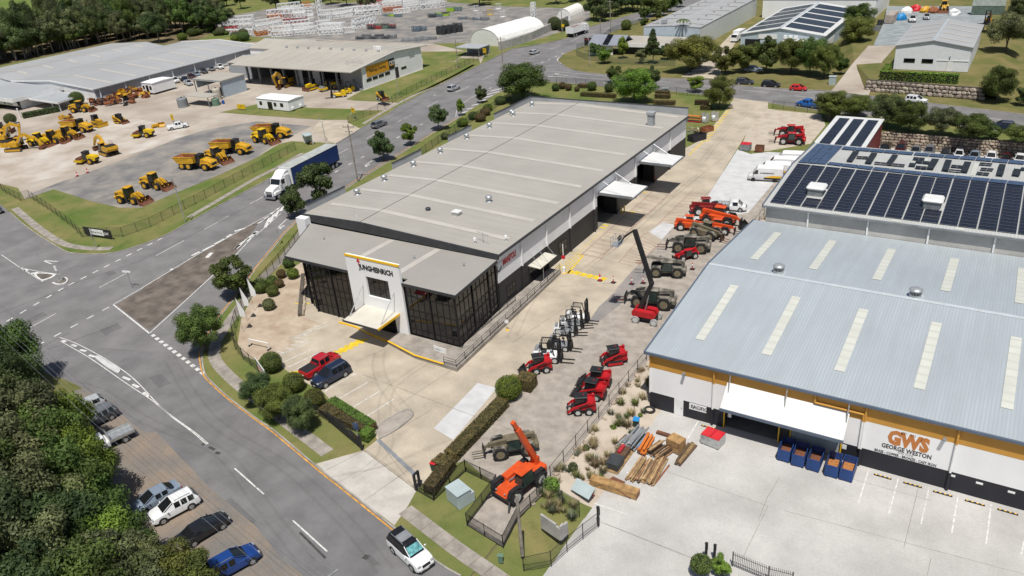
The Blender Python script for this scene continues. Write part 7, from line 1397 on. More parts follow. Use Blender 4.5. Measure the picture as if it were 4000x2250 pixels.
m = MB().prism([(167.6,ZE),(CYR,ZRR),(204,ZB),(204,ZB-.2),(CYR,ZRR-.2),(167.6,ZE-.25)], CX0-.3, CX1+.5, 'x'); cr = P_('roof', m, 'roof_beige', cw)
P_('wall', MB().prism([(CY0,BZ),(CY0,6.7),(CYR,ZRR-.22),(CY1,7.05),(CY1,BZ)], CX1-.3, CX1, 'x'), 'wall_white', cw); P_('wall', bx(CX0,CY1-.3,BZ,CX1-.32,CY1,6.8), 'wall_steel', cw); P_('wall', bx(CX0,CY0+2,BZ,CX0+.3,CY1-.32,6.4), 'wall_steel', cw); P_('wall', bx(CX1-9,CY0,BZ,CX1-.32,CY0+.3,6.3), 'wall_steel', cw); P_('inner_wall', bx(CX0+.4,CY0+9,BZ,CX1-.5,CY0+9.3,6.3), 'wall_black', cw)
P_('barge_board', MB().bar((CX1+.4,167.6,ZE-.1),(CX1+.4,CYR,ZRR-.1),.15,.3), 'white_paint', cw, cr); P_('barge_board', MB().bar((CX1+.4,CYR,ZRR-.1),(CX1+.4,204,ZB-.1),.15,.3), 'white_paint', cw, cr)
for i in range(8): x = CX1-9-i*5.6; P_('column', bx(x-.25,171,BZ,x+.25,171.6,6.3), 'grey_steel', cw)
for i, x in enumerate((CX1-16.5, CX1-24)): P_('door_leaf', bx(x-3,171.8,BZ,x,172,5.9), 'wall_steel', cw)
q0, q1, q2, q3 = PX(1,1100,672,CX1), PX(1,1325,600,CX1), PX(1,1337,708,CX1), PX(1,1112,780,CX1); zt, zl_ = (q0.z+q1.z)/2, (q2.z+q3.z)/2; ye = PX(1,1400,690,CX1).y
sg = P_('sign', bx(CX1+.02,q0.y,zl_,CX1+.1,q1.y,zt), 'sign_amber', cw); P_('sign', bx(CX1+.02,q1.y+.02,zl_,CX1+.1,ye,zt), 'sign_black', cw)
text_on(cw,'Hastings Deering',1.3,(CX1+.1,q0.y+1.2,zl_+(zt-zl_)*.38),(0,1,0),(0,0,1),'sign_black',width=(q1.y-q0.y)*.74,bold=.03,depth=.01); text_on(cw,'CAT',1.9,(CX1+.1,q1.y+.35,zl_+(zt-zl_)*.36),(0,1,0),(0,0,1),'white_paint',width=(ye-q1.y)*.8,bold=.06,depth=.01)
ym = (q1.y+ye)/2; P_('emblem', MB().add([(CX1+.125,ym-.8,zl_+(zt-zl_)*.33),(CX1+.125,ym+.8,zl_+(zt-zl_)*.33),(CX1+.125,ym,zl_+(zt-zl_)*.58)],[(0,1,2)]), 'sign_amber', cw)
for i in range(4):
 a = PX(1,1112+i*62,815-i*22,CX1); P_('window', bx(CX1+.02,a.y,a.z-.35,CX1+.06,a.y+2.3,a.z+.45), 'glass_dark', cw)
a = PX(1,1462,695,CX1); P_('window', bx(CX1+.02,a.y,a.z-.2,CX1+.06,a.y+2.5,a.z+.5), 'glass_dark', cw); a = PX(1,1425,775,CX1); P_('door', bx(CX1+.02,a.y-.8,BZ,CX1+.06,a.y+.8,3.4), 'wall_black', cw); a = PX(1,1560,545,CX1); P_('wall_vent', bx(CX1+.02,a.y-1.2,a.z,CX1+.25,a.y+1.2,a.z+.5), 'galv', cw)
P_('stair', MB().bar((CX1-3.2,CY0-1,3.2),(CX1-.4,CY0-1,BZ+.1),1.0,.12), 'grey_steel', cw)
for i in range(9):
 x = CX1-4-i*5.0; f = lambda y: ZE+(ZRR-ZE)*(y-167.6)/(CYR-167.6); rstrip(cw, cr, [(x,170.5,f(170.5)),(x+.7,170.5,f(170.5)),(x+.7,185,f(185)),(x,185,f(185))]); P_('roof_vent', MB().cbox((x-1,CYR-1.5,ZRR+.15),(.7,.7,.6),.06), 'galv', cw, cr)
 f2 = lambda y: ZRR-(ZRR-ZB)*(y-CYR)/(204-CYR); rstrip(cw, cr, [(x,190.5,f2(190.5)),(x+.7,190.5,f2(190.5)),(x+.7,201,f2(201)),(x,201,f2(201))])
for k, x, y in ((1,1228,490),(1,1285,480),(1,1345,470)): q = onplane(*N(k,x,y),(0,CYR,ZRR),(0,0,1)); P_('air_conditioner', MB().cbox((q.x,CYR+.8,ZRR+.5),(1.1,.6,1.1),.05), 'white_paint', cw, cr)
q = T(1,990,640,7.2); m = MB()
for z in (.5,1.0):
 for a, b in (((-2.4,-1.2),(2.4,-1.2)),((2.4,-1.2),(2.4,1.2)),((2.4,1.2),(-2.4,1.2)),((-2.4,1.2),(-2.4,-1.2))): m.cyl((q.x+a[0],q.y+a[1],7+z),(q.x+b[0],q.y+b[1],7+z),.035,n=4)
P_('guard_rail', m, 'galv', cw, cr)
gable('storage_shed','low grey shed with open side behind the beige-roofed workshop','shed',-238,-212,196,212,BZ,5.4,7.2,'x','roof_beige','wall_white_y'); gable('side_shed','beige lean-to shed between the grey warehouse and the workshop','shed',-226,-215.5,176,190,BZ,5.0,5.8,'x','roof_beige','wall_steel')
cp = thing('carport','small grey-roofed carport on the lawn beyond the workshop','carport',(-150,218,BZ)); a, b, c_ = T(1,2000,480,3.0), T(1,2280,475,3.0), T(1,2180,448,3.0); P_('roof', bx(a.x,a.y,2.85,b.x,a.y+7,3.1), 'roof_steel', cp); P_('wall', bx(a.x+.3,a.y+6.5,BZ,b.x-.2,a.y+6.7,2.8), 'wall_steel', cp)
for x in (a.x+.3,b.x-.3): P_('post', MB().cyl((x,a.y+.3,BZ),(x,a.y+.3,2.85),.07,n=6), 'galv', cp)
def portable(label, x0, x1, y0, y1, z0, h, wins, side='y'):
 t = thing('portable_building',label,'portable building',((x0+x1)/2,(y0+y1)/2,BZ)); P_('body', bx(x0,y0,z0,x1,y1,z0+h), 'portable_white', t); P_('roof', MB().prism([(y0-.15,z0+h+.02),((y0+y1)/2,z0+h+.28),(y1+.15,z0+h+.02)], x0-.15, x1+.15, 'x'), 'portable_white', t)
 for a, b, z1, z2, nm in wins: P_(nm, bx(x0+a,y0-.05,z0+z1,x0+b,y0-.01,z0+z2), 'glass_dark', t)
 for i in range(5): 
  x = x0+.4+(x1-x0-.8)*i/4; P_('pier', bx(x-.15,y0+.2,BZ,x+.15,y0+.5,z0-.01), 'grey_steel', t)
 return t
pb = portable('long white portable office on the grass island',-180,-167.3,146.5,152.3,.35,2.75,((1.2,2.2,1.0,2.0,'window'),(4.4,6.2,.1,2.1,'door'),(6.9,7.9,1.0,2.0,'window'),(9.4,10.6,1.0,2.0,'window'))); P_('air_conditioner', MB().cbox((-166.9,147.5,.9),(.5,.9,.7)), 'white_paint', pb); P_('air_conditioner', MB().cbox((-166.9,150.5,.9),(.5,.9,.7)), 'white_paint', pb)
a = T(0,1450,942,.2); b = T(0,1578,947,.2); c_ = T(0,1760,890,.2); portable('raised white site office beside the rusty bucket heap',a.x,b.x,a.y,c_.y,.7,3.0,((.4,1.3,1.0,2.1,'window'),(2.0,3.2,.1,2.3,'door'),(3.8,4.8,1.0,2.1,'window')))
z1 = 5.2; c = [T(0,1930,792,z1), T(0,2215,815,z1), T(0,2480,742,z1), T(0,2150,722,z1)]; ws = thing('wash_shed','open wash-bay shed with flat grey roof and tanks in the dealer yard','shed',(c[0].x+8,c[0].y+4,BZ))
xa, xb, ya, yb_ = c[0].x, c[1].x, c[1].y, c[2].y; P_('roof', bx(xa,ya,z1-.3,xb,yb_,z1), 'roof_beige', ws); P_('fascia', bx(xa,ya-.1,z1-.4,xb+.1,ya-.01,z1+.08), 'galv', ws); P_('wall', bx(xb-.5,ya+.4,BZ,xb-.3,yb_-.4,z1-.32), 'wall_bluegrey', ws); P_('wall', bx(xa+.3,ya+1,BZ+2.2,xa+.5,yb_-1,z1-.32), 'wall_bluegrey', ws); P_('wall', bx(xa+.6,yb_-.5,BZ,xb-.6,yb_-.3,3.6), 'wall_black', ws)
for x in (xa+.4,(xa+xb)/2,xb-.4): P_('post', bx(x-.12,ya+.2,BZ,x+.12,ya+.44,z1-.32), 'grey_steel', ws)
z2 = 3.0; d0, d1 = T(0,1845,955,z2), T(0,2005,975,z2); P_('lean_to_roof', bx(d0.x,d1.y,z2-.15,d1.x+3.5,d1.y+4.5,z2), 'roof_beige', ws)
for x, y in ((d0.x+.3,d1.y+.3),(d1.x+3.2,d1.y+.3)): P_('post', bx(x-.1,y-.1,BZ,x+.1,y+.1,z2-.16), 'grey_steel', ws)
def tank(k, x, y, r_, h, mat, label):
 b = T(k,x,y,BZ); t = thing('tank',label,'tank',b); obj('shell', MB().lathe([(r_,0),(r_,h*.9),(r_*.9,h),(r_*.2,h*1.05)],20), MT[mat], t); obj('rib', MB().lathe([(r_+.03,h*.3),(r_+.03,h*.34)],20), MT[mat], t); obj('lid', MB().cyl((0,0,h*1.05),(0,0,h*1.12),r_*.2,n=10), MT['trim'], t)
M('tank_green',(.13,.22,.16),rough=.6); M('tank_cream',(.45,.42,.35),rough=.6); M('drum_blue',(.02,.09,.35),rough=.5)
tank(0,1848,1075,1.5,2.6,'grey_steel','dark grey water tank beside the wash-bay lean-to'); tank(0,2178,1060,1.1,2.0,'tank_green','green water tank in front of the wash bay'); tank(0,2195,1000,1.2,3.2,'tank_cream','cream tank against the wash bay wall'); tank(0,2250,1045,.4,1.0,'drum_blue','blue drum beside the green tank')
# ---- north-east buildings
t, r_ = gable('long_factory','long pale building with flat grey roof beyond the cross street','factory',-106.3,-87.4,245.4,305,BZ,6.5,6.9,'y','roof_steel_y','wall_bluegrey',wallm2='wall_palegreen',over=.1)
for i in range(6): rstrip(t, r_, [(-105.5,250+i*8.5,6.62),(-97,250+i*8.5,6.9),(-97,250.8+i*8.5,6.9),(-105.5,250.8+i*8.5,6.62)]); rstrip(t, r_, [(-96.7,250+i*8.5,6.88),(-88,250+i*8.5,6.6),(-88,250.8+i*8.5,6.6),(-96.7,250.8+i*8.5,6.88)])
for i in range(7): P_('roof_vent', MB().cbox((-103,249+i*7.5,7.0),(.6,.6,.5),.08), 'galv', t, r_); P_('roof_vent', MB().cbox((-92,249+i*7.5,7.1),(.6,.6,.5),.08), 'galv', t, r_)
P_('air_conditioner', MB().cbox((-100.5,248.5,7.6),(1.6,1.4,1.3),.08), 'galv', t, r_)
lo = thing('office_building','low white corner office with slate gable entrance and flat beige roof','office',(-103,236,BZ)); P_('roof', bx(-110.5,232.5,3.3,-89.5,245.0,3.55), 'roof_beige', lo); P_('fascia', bx(-110.6,232.3,2.5,-89.4,232.48,3.6).box(-89.48,232.5,2.5,-89.3,245,3.6), 'white_paint', lo); P_('wall', bx(-110,234,BZ,-90,234.3,2.49), 'wall_black', lo); P_('wall', bx(-90.3,234.3,BZ,-90,245,3.28), 'wall_white', lo)
P_('gable_roof', MB().prism([(230.5,3.2),(235,5.6),(239.5,3.2),(239.5,3.0),(235,5.4),(230.5,3.0)], -119, -107, 'x'), 'tile_grey', lo); P_('gable_wall', MB().prism([(231,BZ),(231,3.0),(235,5.3),(239,3.0),(239,BZ)], -118.6, -118.4, 'x'), 'white_paint', lo); P_('gable_wall', bx(-118.3,231.2,BZ,-110.7,231.4,3.0), 'white_paint', lo); P_('skylight', MB().add([(-114,230.6,3.28),(-112,230.6,3.28),(-112,235,5.68),(-114,235,5.68)],[(0,1,2,3)]), 'glass_dark', lo)
t, r_ = gable('blue_shed','blue-grey ribbed shed with solar strips on its gable roof','shed',-74.4,-50,245,293,BZ,4.9,6.8,'y','roof_white','wall_sky',ridge=-62.8)
for i in range(5):
 for s_, xa, xb, za, zb_ in ((0,-73.5,-63.6,5.05,6.68),(1,-62,-51,6.68,5.05)):
  y = 247.5+i*8.8; P_('solar_panel', MB().add([(xa,y,za+.08),(xb,y,zb_+.08),(xb,y+7,zb_+.08),(xa,y+7,za+.08),(xa,y,za+.02),(xb,y,zb_+.02),(xb,y+7,zb_+.02),(xa,y+7,za+.02)],HF), 'pv_cell', t, r_)
P_('door_opening', bx(-73,244.9,BZ,-68.5,244.98,3.4), 'dark_opening', t); P_('sign_board', bx(-69,244.85,3.6,-63.5,244.95,4.9), 'white_paint', t); P_('awning', MB().prism([(244.9,3.7),(244.9,3.55),(241.5,2.6),(241.5,2.75)], -61.5, -50.5, 'x'), 'tent_white', t)
for i in range(3): P_('air_conditioner', MB().cbox((-61+i*1.5,244.5,4.3),(1.0,.6,.9),.05), 'white_paint', t)
for i in range(3): P_('louvre', bx(-49.98,249+i*3.2,.8,-49.9,251.6+i*3.2,2.6), 'white_paint', t)
gable('white_factory','white factory behind the blue shed at the top edge','factory',-84,-46,301,330,BZ,7.2,8.4,'x','roof_steel','wall_white_y')
PADZ = 2.25
t, r_ = gable('white_warehouse','white ribbed warehouse with grey gable roof above the boulder wall','warehouse',-27.45,-11.05,218,247.5,PADZ,8.1,9.5,'y','roof_steel_y','wall_ribwhite',ridge=-19.3)
for i in range(4):
 for xa, xb, za, zb_ in ((-27,-20,8.2,9.4),(-18.6,-11.5,9.4,8.2)): rstrip(t, r_, [(xa,222+i*6.2,za),(xb,222+i*6.2,zb_),(xb,222.9+i*6.2,zb_),(xa,222.9+i*6.2,za)])
for x in (-25.3,-21.3): P_('window', bx(x,217.93,4.0,x+2.5,217.98,5.0), 'glass_dark', t)
P_('door', bx(-15.6,217.93,PADZ,-14.6,217.98,4.6), 'white_paint', t); P_('lintel', bx(-18,217.9,4.7,-11.2,217.97,4.85), 'white_paint', t); P_('wall_lamp', MB().cbox((-15.3,217.85,5.6),(.25,.2,.5)), 'grey_steel', t)
t, _ = gable('pale_shed','pale ribbed shed at the right picture edge','shed',3,22,205,222,BZ+.5,5.5,6.2,'x','roof_white','wall_sky')
m = MB(); pad = [T(3,1030,845,PADZ), Vector((-30,260,PADZ)), Vector((10,260,PADZ)), Vector((-6.5,205,PADZ))]; by = 203.2
sheet('warehouse_pad', [(-29.6,by+.6,PADZ),(-6.6,by-.8,PADZ),(-4,262,PADZ),(-46,262,PADZ),(-38,225,PADZ)], MT['grass_dry'], PADZ-.1)
m = MB().add([(-31.5,by+.5,BZ),(-29.6,by+.6,PADZ-.1),(-38,225,PADZ-.1),(-46,262,PADZ-.1),(-50,262,BZ),(-41,225,BZ)],[(0,1,2,5),(5,2,3,4)]); m.add([(-6.6,by-.8,PADZ-.1),(-4,262,PADZ-.1),(0,262,BZ),(-3,by-1,BZ)],[(0,1,2,3)]); obj('pad_slope', m, MT['grass_dry'])['kind'] = 'structure'
sheet('concrete_drive', ZZ("3:640,912 3:1010,960 3:1080,830 3:1140,620 3:1290,460 3:1010,460 3:880,620 3:740,800"), MT['yard_dirt'], BZ+.01) 
sheet('concrete_drive', ZZ("2:1700,775 2:2110,800 2:2100,690 2:2250,430 2:2200,350 2:2000,560 2:1900,660"), MT['concrete'], BZ+.012)
m = MB(); rl = [(T(3,a,b,z),T(3,c,d,z)) for a,b,c,d,z in ((640,912,1010,960,.12),(760,760,1090,780,1.25),(850,640,1150,620,PADZ),(1010,460,1290,460,PADZ))]
for (a,b),(c,d) in zip(rl[:-1],rl[1:]): m.add([a,b,d,c],[(0,1,2,3)])
obj('ramp', m, MT['yard_dirt'])['kind'] = 'structure'
def rock(seed):
 b = bmesh.new(); bmesh.ops.create_icosphere(b, subdivisions=1, radius=.5); rg = random.Random(seed)
 for v in b.verts: v.co = Vector((max(-.44,min(.44,v.co.x*1.15)),max(-.42,min(.42,v.co.y*1.1)),max(-.40,min(.40,v.co.z*1.1))))*(1+rg.uniform(-.14,.14))
 me = D.meshes.new('boulder'); b.to_mesh(me); b.free(); me.materials.append(None); return me
RK = [rock(i) for i in range(7)]; M('boulder', (.36,.31,.26), rough=.9, col2=(.22,.185,.155), scale=1.6, rnd=.28, bump=.4, bscale=6); M('boulder_tan', (.42,.34,.26), rough=.9, col2=(.27,.22,.18), scale=1.6, rnd=.28, bump=.4, bscale=6); M('rock_grout', (.10,.085,.07), rough=.95)
def rockwall(label, a, b, z0, z1, size, mat, name='boulder_wall', batter=.18):
 a = Vector(a); b = Vector(b); d = (b-a); L = d.length; d.normalize(); n = Vector((d.y,-d.x,0)); t = thing(name, label, 'retaining wall', ((a+b)/2)+Vector((0,0,z0)), heading(a,b)); rg = random.Random(L); z = 0; H = z1-z0
 obj('backing', MB().box(-L/2,.05,0,L/2,.6,H), MT['rock_grout'], t); row = 0
 while z < H-.2:
  h = min(size*rg.uniform(.75,1.05), H-z+.1); x = -L/2-rg.random()*size*.5
  while x < L/2:
   w_ = size*rg.uniform(.8,1.6); obj('boulder', RK[rg.randrange(7)], MT[mat], t, (x+w_/2, batter*(z/H)*2-.15+rg.uniform(-.08,.08), z+h*.45), (rg.uniform(-.2,.2),rg.uniform(-.2,.2),rg.choice((0,3.14))+rg.uniform(-.3,.3)), (w_*1.12,size*1.1,h*1.25)); x += w_*.98
  z += h*.92; row += 1
rockwall('tall wall of big weathered boulders below the hedge blocks', (-31,203.6,0), (-6.8,201.0,0), BZ, 2.75, .95, 'boulder'); rockwall('brown stone wall along the back of the lower car park', (-21.5,170.1,0), (12,169.9,0), KZ, .35, .66, 'boulder_tan', 'stone_wall')
for i in range(6):
 a = T(3,1150+i*128,775,PADZ); hedge(Vector((a.x,206.5,0)),Vector((a.x+3.0,206.3,0)),1.6,2.2,('first','second','third','fourth','fifth','sixth')[i]+' square hedge block from the left above the boulder wall','leaf_lime',z=PADZ-.1,group='square hedge blocks above the boulder wall',leaf=.11,dens=34)
for i in range(4): hedge(Vector((-29.2,210+i*2.1,0)),Vector((-27.6,210+i*2.1,0)),1.5,1.6,('nearest','second','third','furthest')[i]+' small lime hedge block beside the drive at the warehouse corner','leaf_lime',z=PADZ-.1,group='small hedge blocks at the warehouse corner',leaf=.11,dens=34)
rockwall('low loose stone edging beside the office wall and garden bed', T(9,470,290), T(5,500,1330), CZ, .55, .45, 'boulder_tan', 'stone_edging')
def tent(label, a, b, ln_, h):
 a = Vector(a); b = Vector(b); w_ = (b-a).length; t = thing('arch_tent', label, 'tent', ((a+b)/2), heading(a,b)); n = 12; pr = [(w_/2*math.cos(math.pi*i/n),h*math.sin(math.pi*i/n)**.8) for i in range(n+1)]
 for j in range(5):
  m = MB(); y0, y1 = ln_*j/5+.02, ln_*(j+1)/5-.02
  m.add([(x,y0,z) for x,z in pr]+[(x,y1,z) for x,z in pr],[(i,i+1,i+n+2,i+n+1) for i in range(n)]); obj('cover_panel', m, MT['tent_white'], t)
 m = MB().prism([(x*.985,z*.98) for x,z in pr], .05, .1, 'y'); obj('end_wall', m, MT['tent_white'], t); 
 for j in range(6): obj('hoop', MB().tube([(x*1.005,ln_*j/5,z*1.005) for x,z in pr],.06,5), MT['tent_white'], t)
tent('large white arched tent beside the concrete block wall', T(1,2160,445,BZ), T(1,2455,468,BZ), 26, 5.6); tent('smaller white arched tent up the street with yellow side roof', T(2,455,205,BZ), T(2,590,205,BZ), 14, 4.4)
bw = thing('block_wall','stained grey concrete block wall beside the arched tents','wall',T(2,0,460,BZ)); P = ZZ("1:2450,505 2:0,468 2:190,405 2:390,310 2:560,230",BZ); L0 = bw.location.copy()
for a, b in zip(P[:-1],P[1:]):
 n = max(1,int((b-a).length/1.9))
 for i in range(n):
  p, q = a.lerp(b,i/n), a.lerp(b,(i+.985)/n)
  for r_ in range(3): m = MB().bar(p+Vector((0,0,.45+r_*.9))-L0, q+Vector((0,0,.45+r_*.9))-L0, .7, .88); obj('block', m, MT['block_grey'], bw)
# dealer's machines
YM = 'yellow machines lined up in the dealer yard'
B2 = dict(CATM, paint=MT['cat_bright']); zy = BZ+.015
for sp, nm, cat, lab, k, a, b, mt in ((LOADER,'wheel_loader','loader','yellow wheel loader nearest the grass with low bucket',4,(1170,575),(1540,605),CATM),(LOADER,'wheel_loader','loader','larger yellow wheel loader behind the nearest one',4,(1385,425),(1800,465),CATM),(DUMPER,'dump_truck','dump truck','yellow articulated dump truck with empty rusty bed, nearest the fence',4,(1770,235),(2230,260),CATM),(LOADER,'wheel_loader','loader','yellow wheel loader with its bucket in front, between two dump trucks',4,(2030,140),(2390,215),CATM),(DUMPER,'dump_truck','dump truck','second yellow dump truck along the asphalt pad',4,(2130,85),(2570,100),CATM),(LOADER,'wheel_loader','loader','yellow loader at the fence end of the pad',1,(-10,1420),(215,1450),B2),(DUMPER,'dump_truck','dump truck','yellow dump truck furthest along the asphalt pad',1,(-40,1375),(395,1385),CATM),
 (ROLLER,'road_roller','roller','yellow padfoot roller beside the excavator',4,(990,195),(785,195),B2),(EXC[2],'excavator','excavator','yellow excavator with folded boom behind the roller',4,(1190,135),(1010,75),CATM),(ROLLER,'road_roller','roller','yellow padfoot compactor standing alone near the white pickup',0,(1590,1375),(1310,1385),B2),(SKID_TB,'track_loader','loader','small yellow track loader in the open yard',0,(1135,1230),(1290,1245),CATM),(DOZER,'bulldozer','bulldozer','yellow bulldozer with bright blade behind the dump truck row',0,(880,1255),(1100,1285),dict(CATM,bucketmat=MT['cat_yellow'])),(DUMPER,'dump_truck','dump truck','yellow dump truck in the left machine row',0,(610,1310),(990,1330),CATM),
 (LOADER,'wheel_loader','loader','yellow wheel loader at the right of the left machine row',0,(560,1395),(850,1395),CATM),(LOADER,'wheel_loader','loader','yellow wheel loader second in the left machine row',0,(420,1440),(700,1435),CATM),(LOADER,'wheel_loader','loader','yellow wheel loader third in the left machine row',0,(290,1460),(560,1470),B2),(EXC[2],'excavator','excavator','yellow excavator with its bucket out at the left',4,(80,70),(260,60),CATM),(EXC[1],'excavator','excavator','yellow excavator at the left picture edge',0,(-60,1450),(130,1430),CATM),(DOZER,'bulldozer','bulldozer','yellow bulldozer at the left edge near the hedge',0,(0,1350),(90,1340),CATM),(LOADER,'wheel_loader','loader','yellow and black loader beside the office hedge',0,(760,1130),(920,1120),CATM),
 (EXC[1],'excavator','excavator','yellow excavator with raised arm at the workshop doors',1,(370,840),(225,905),CATM),(DOZER,'bulldozer','bulldozer','yellow bulldozer parked before the workshop',1,(640,880),(490,925),B2),(ROLLER_S,'road_roller','roller','yellow roller parked beside the workshop bulldozer',1,(800,890),(650,925),B2),(FORK_T,'forklift','forklift','large yellow forklift nearest the workshop lawn',1,(900,970),(765,985),None),(FORK_T,'forklift','forklift','yellow forklift in the middle of the workshop trio',1,(945,940),(855,955),None),(FORK_T,'forklift','forklift','yellow forklift at the back of the workshop trio',1,(975,915),(900,925),None)):
 if cat == 'forklift': put(sp,nm,lab,cat,k,a,b,'yellow forklifts beside the workshop',dict(paint=MT['cat_bright'],bodymat=MT['cat_bright'],guardmat=MT['trim']),zy,1.6 if 'large' in lab else 1.3)
 else: put(sp,nm,lab,cat,k,a,b,YM,mt,zy,1.0 if 'small' not in lab else 1.2)
a = T(1,1275,1050,zy); pd = thing('display_plinth','steel post plinth holding up a small yellow loader','plinth',a); obj('post', MB().box(-.15,-.15,0,.15,.15,1.2), MT['grey_steel'], pd); obj('deck', MB().box(-1.6,-.9,1.2,1.8,.9,1.3), MT['grey_steel'], pd); SKID_B.make('skid_steer','small yellow skid steer raised on a display plinth','loader',(a.x,a.y,a.z+1.3),heading(T(1,1220,1010,zy),T(1,1340,1045,zy)),None,1.1,CATM)
random.seed(9); BK = Spec(); bucket(BK, -.7, 1.6, 1.0, 1.2, 'bk'); HB_ = [('large heap of rusty yellow buckets beside the site office',0,1100,1000,1500,985,75,(.9,2.8)),('dark rusty heap of attachments before the bucket heap',0,900,1070,1350,1060,40,(.0,1.2)),('rusty buckets left beside the machine row',0,590,1215,720,1190,5,(0,.9)),('two rusty buckets behind the white pickup',0,1550,1285,1680,1275,2,(0,.1))]
for lab, k, x0, y0, x1, y1, n, zr_ in HB_:
 for i in range(n):
  f = random.random(); q = T(k, x0+(x1-x0)*f, y0+(y1-y0)*f-random.uniform(0,70 if n > 20 else 20), zy); hz = random.uniform(*zr_)*(1-abs(2*f-1)**2)
  BK.make('loader_bucket','rusty loader bucket in the '+lab,'bucket',(q.x,q.y,zy+hz*.5*(i%3)*.6),random.uniform(0,6.28),lab,random.uniform(.8,1.15),dict(bk=MT[random.choice(('rust','cat_yellow','cat_yellow','rust_orange') if 'dark' not in lab else ('rust','cat_black','rust_orange'))]))
# tower-crane yard
def lattice(L, w_, n):
 m = MB(); h = w_/2
 for y in (-h,h):
  for z in (.05,w_): m.bar((-L/2,y,z),(L/2,y,z),.27,.27)
 for i in range(n+1):
  x = -L/2+L*i/n
  for y in (-h,h): m.bar((x,y,.05),(x,y,w_),.16,.16)
  m.bar((x,-h,w_),(x,h,w_),.09,.09)
  if i < n:
   x2 = x+L/n
   for y in (-h,h): m.bar((x,y,.05),(x2,y,w_),.16,.16)
   m.bar((x,-h,w_),(x2,h,w_),.16,.16)
 return m.mesh('lattice_frame')
LT = lattice(10,2.0,5); LTS = lattice(6,1.6,4); PL_ = MB().box(-5,-.95,.3,-4.9,.95,1.9).mesh('end_plate'); random.seed(4)
M('crane_white',(.74,.75,.75),rough=.5,var=.06); M('crane_red',(.42,.03,.04),rough=.5,var=.1); M('crane_orange',(.55,.20,.05),rough=.5,var=.1)
secs = [(1,0,365,280,318,3),(1,160,372,600,330,2),(1,150,330,560,290,2),(1,640,350,890,335,2),(1,640,300,880,290,1),(1,985,300,1200,240,2),(1,130,245,380,225,3),(1,280,235,520,215,3),(1,380,215,590,195,2),(1,230,175,470,150,3),(1,640,195,780,190,2),(1,770,190,1000,160,2),(1,980,160,1270,140,2),(1,1050,110,1300,90,2),(1,1280,120,1500,95,3),(1,1480,110,1700,80,3),(1,1650,95,1900,60,3),(1,1180,60,1450,30,2),(1,1450,55,1720,25,3),(1,1700,45,1920,15,2),(1,390,120,560,100,2),(0,2180,330,2400,310,1),(0,2250,300,2560,280,2),(0,2260,345,2576,345,1),(0,2330,260,2576,240,2),(1,600,260,760,250,1),(1,890,330,1000,320,1),(1,1380,140,1560,120,1)]
secs += [(k,x0+random.uniform(-40,40),y0-random.uniform(14,26),x1+random.uniform(-40,40),y1-random.uniform(14,26),max(1,n-1)) for k,x0,y0,x1,y1,n in secs[:21]]
for i, (k,x0,y0,x1,y1,n) in enumerate(secs):
 a, b = T(k,x0,y0,BZ), T(k,x1,y1,BZ); L = (b-a).length; nn = max(1,round(L/10.5))
 for j in range(nn):
  c = a.lerp(b,(j+.5)/nn)
  for l in range(n):
   mt = 'crane_white' if (i+j+l) % 7 else random.choice(('crane_red','crane_orange'))
   t = thing('crane_section', {'crane_white':'white lattice tower-crane section stacked in the crane yard','crane_red':'red lattice crane section in the crane yard','crane_orange':'orange lattice crane section in the crane yard'}[mt],'crane section',(c.x,c.y,BZ+.02+l*2.15),heading(a,b)+random.uniform(-.03,.03),'lattice sections in the crane yard',(L/nn/10.6,1,1))
   obj('lattice_frame', LT, MT[mt], t); obj('end_plate', PL_, MT[mt], t)
t = thing('crane_section','upright white lattice crane mast at the far left of the crane yard','crane section',T(1,640,190,BZ),.3); o = obj('lattice_frame', LT, MT['crane_white'], t, (0,0,5),(0,math.pi/2,0)); t = thing('crane_section','white upright lattice frame pair near the small tent','crane section',T(2,200,175,BZ),.2); obj('lattice_frame', LTS, MT['crane_white'], t, (0,0,3),(0,math.pi/2,0))
def racks(lab, k, x0, y0, x1, y1, rows, h, mats, nm='rack_stack'):
 for i in range(rows[0]):
  for j in range(rows[1]):
   f, g = (i+.5)/rows[0], (j+.5)/rows[1]; q = T(k,x0+(x1-x0)*f,y0+(y1-y0)*f-g*22,BZ); t = thing(nm,lab,'steel stack',q,.05*(i%3),lab); hh = h*random.uniform(.7,1.1); mt = MT[mats[(i+j)%len(mats)]]
   for l in range(int(hh/.42)+1): obj('layer', MB().box(-1.9,-.85,.1+l*.42,1.9,-.7,.26+l*.42).box(-1.9,.7,.1+l*.42,1.9,.85,.26+l*.42).box(-1.9,-.7,.12+l*.42,-1.7,.7,.24+l*.42).box(1.7,-.7,.12+l*.42,1.9,.7,.24+l*.42).box(-.1,-.7,.12+l*.42,.1,.7,.24+l*.42), mt, t)
   for sx in (-1.85,1.85): obj('post', MB().box(sx-.05,-.8,0,sx+.05,-.7,hh+.3).box(sx-.05,-.7,hh+.2,sx+.05,.7,hh+.3).box(sx-.05,.7,0,sx+.05,.8,hh+.3), mt, t)
M('lime',(.35,.55,.03),rough=.5); M('steel_blue',(.14,.19,.24),rough=.5); M('steel_dark',(.05,.055,.06),rough=.6)
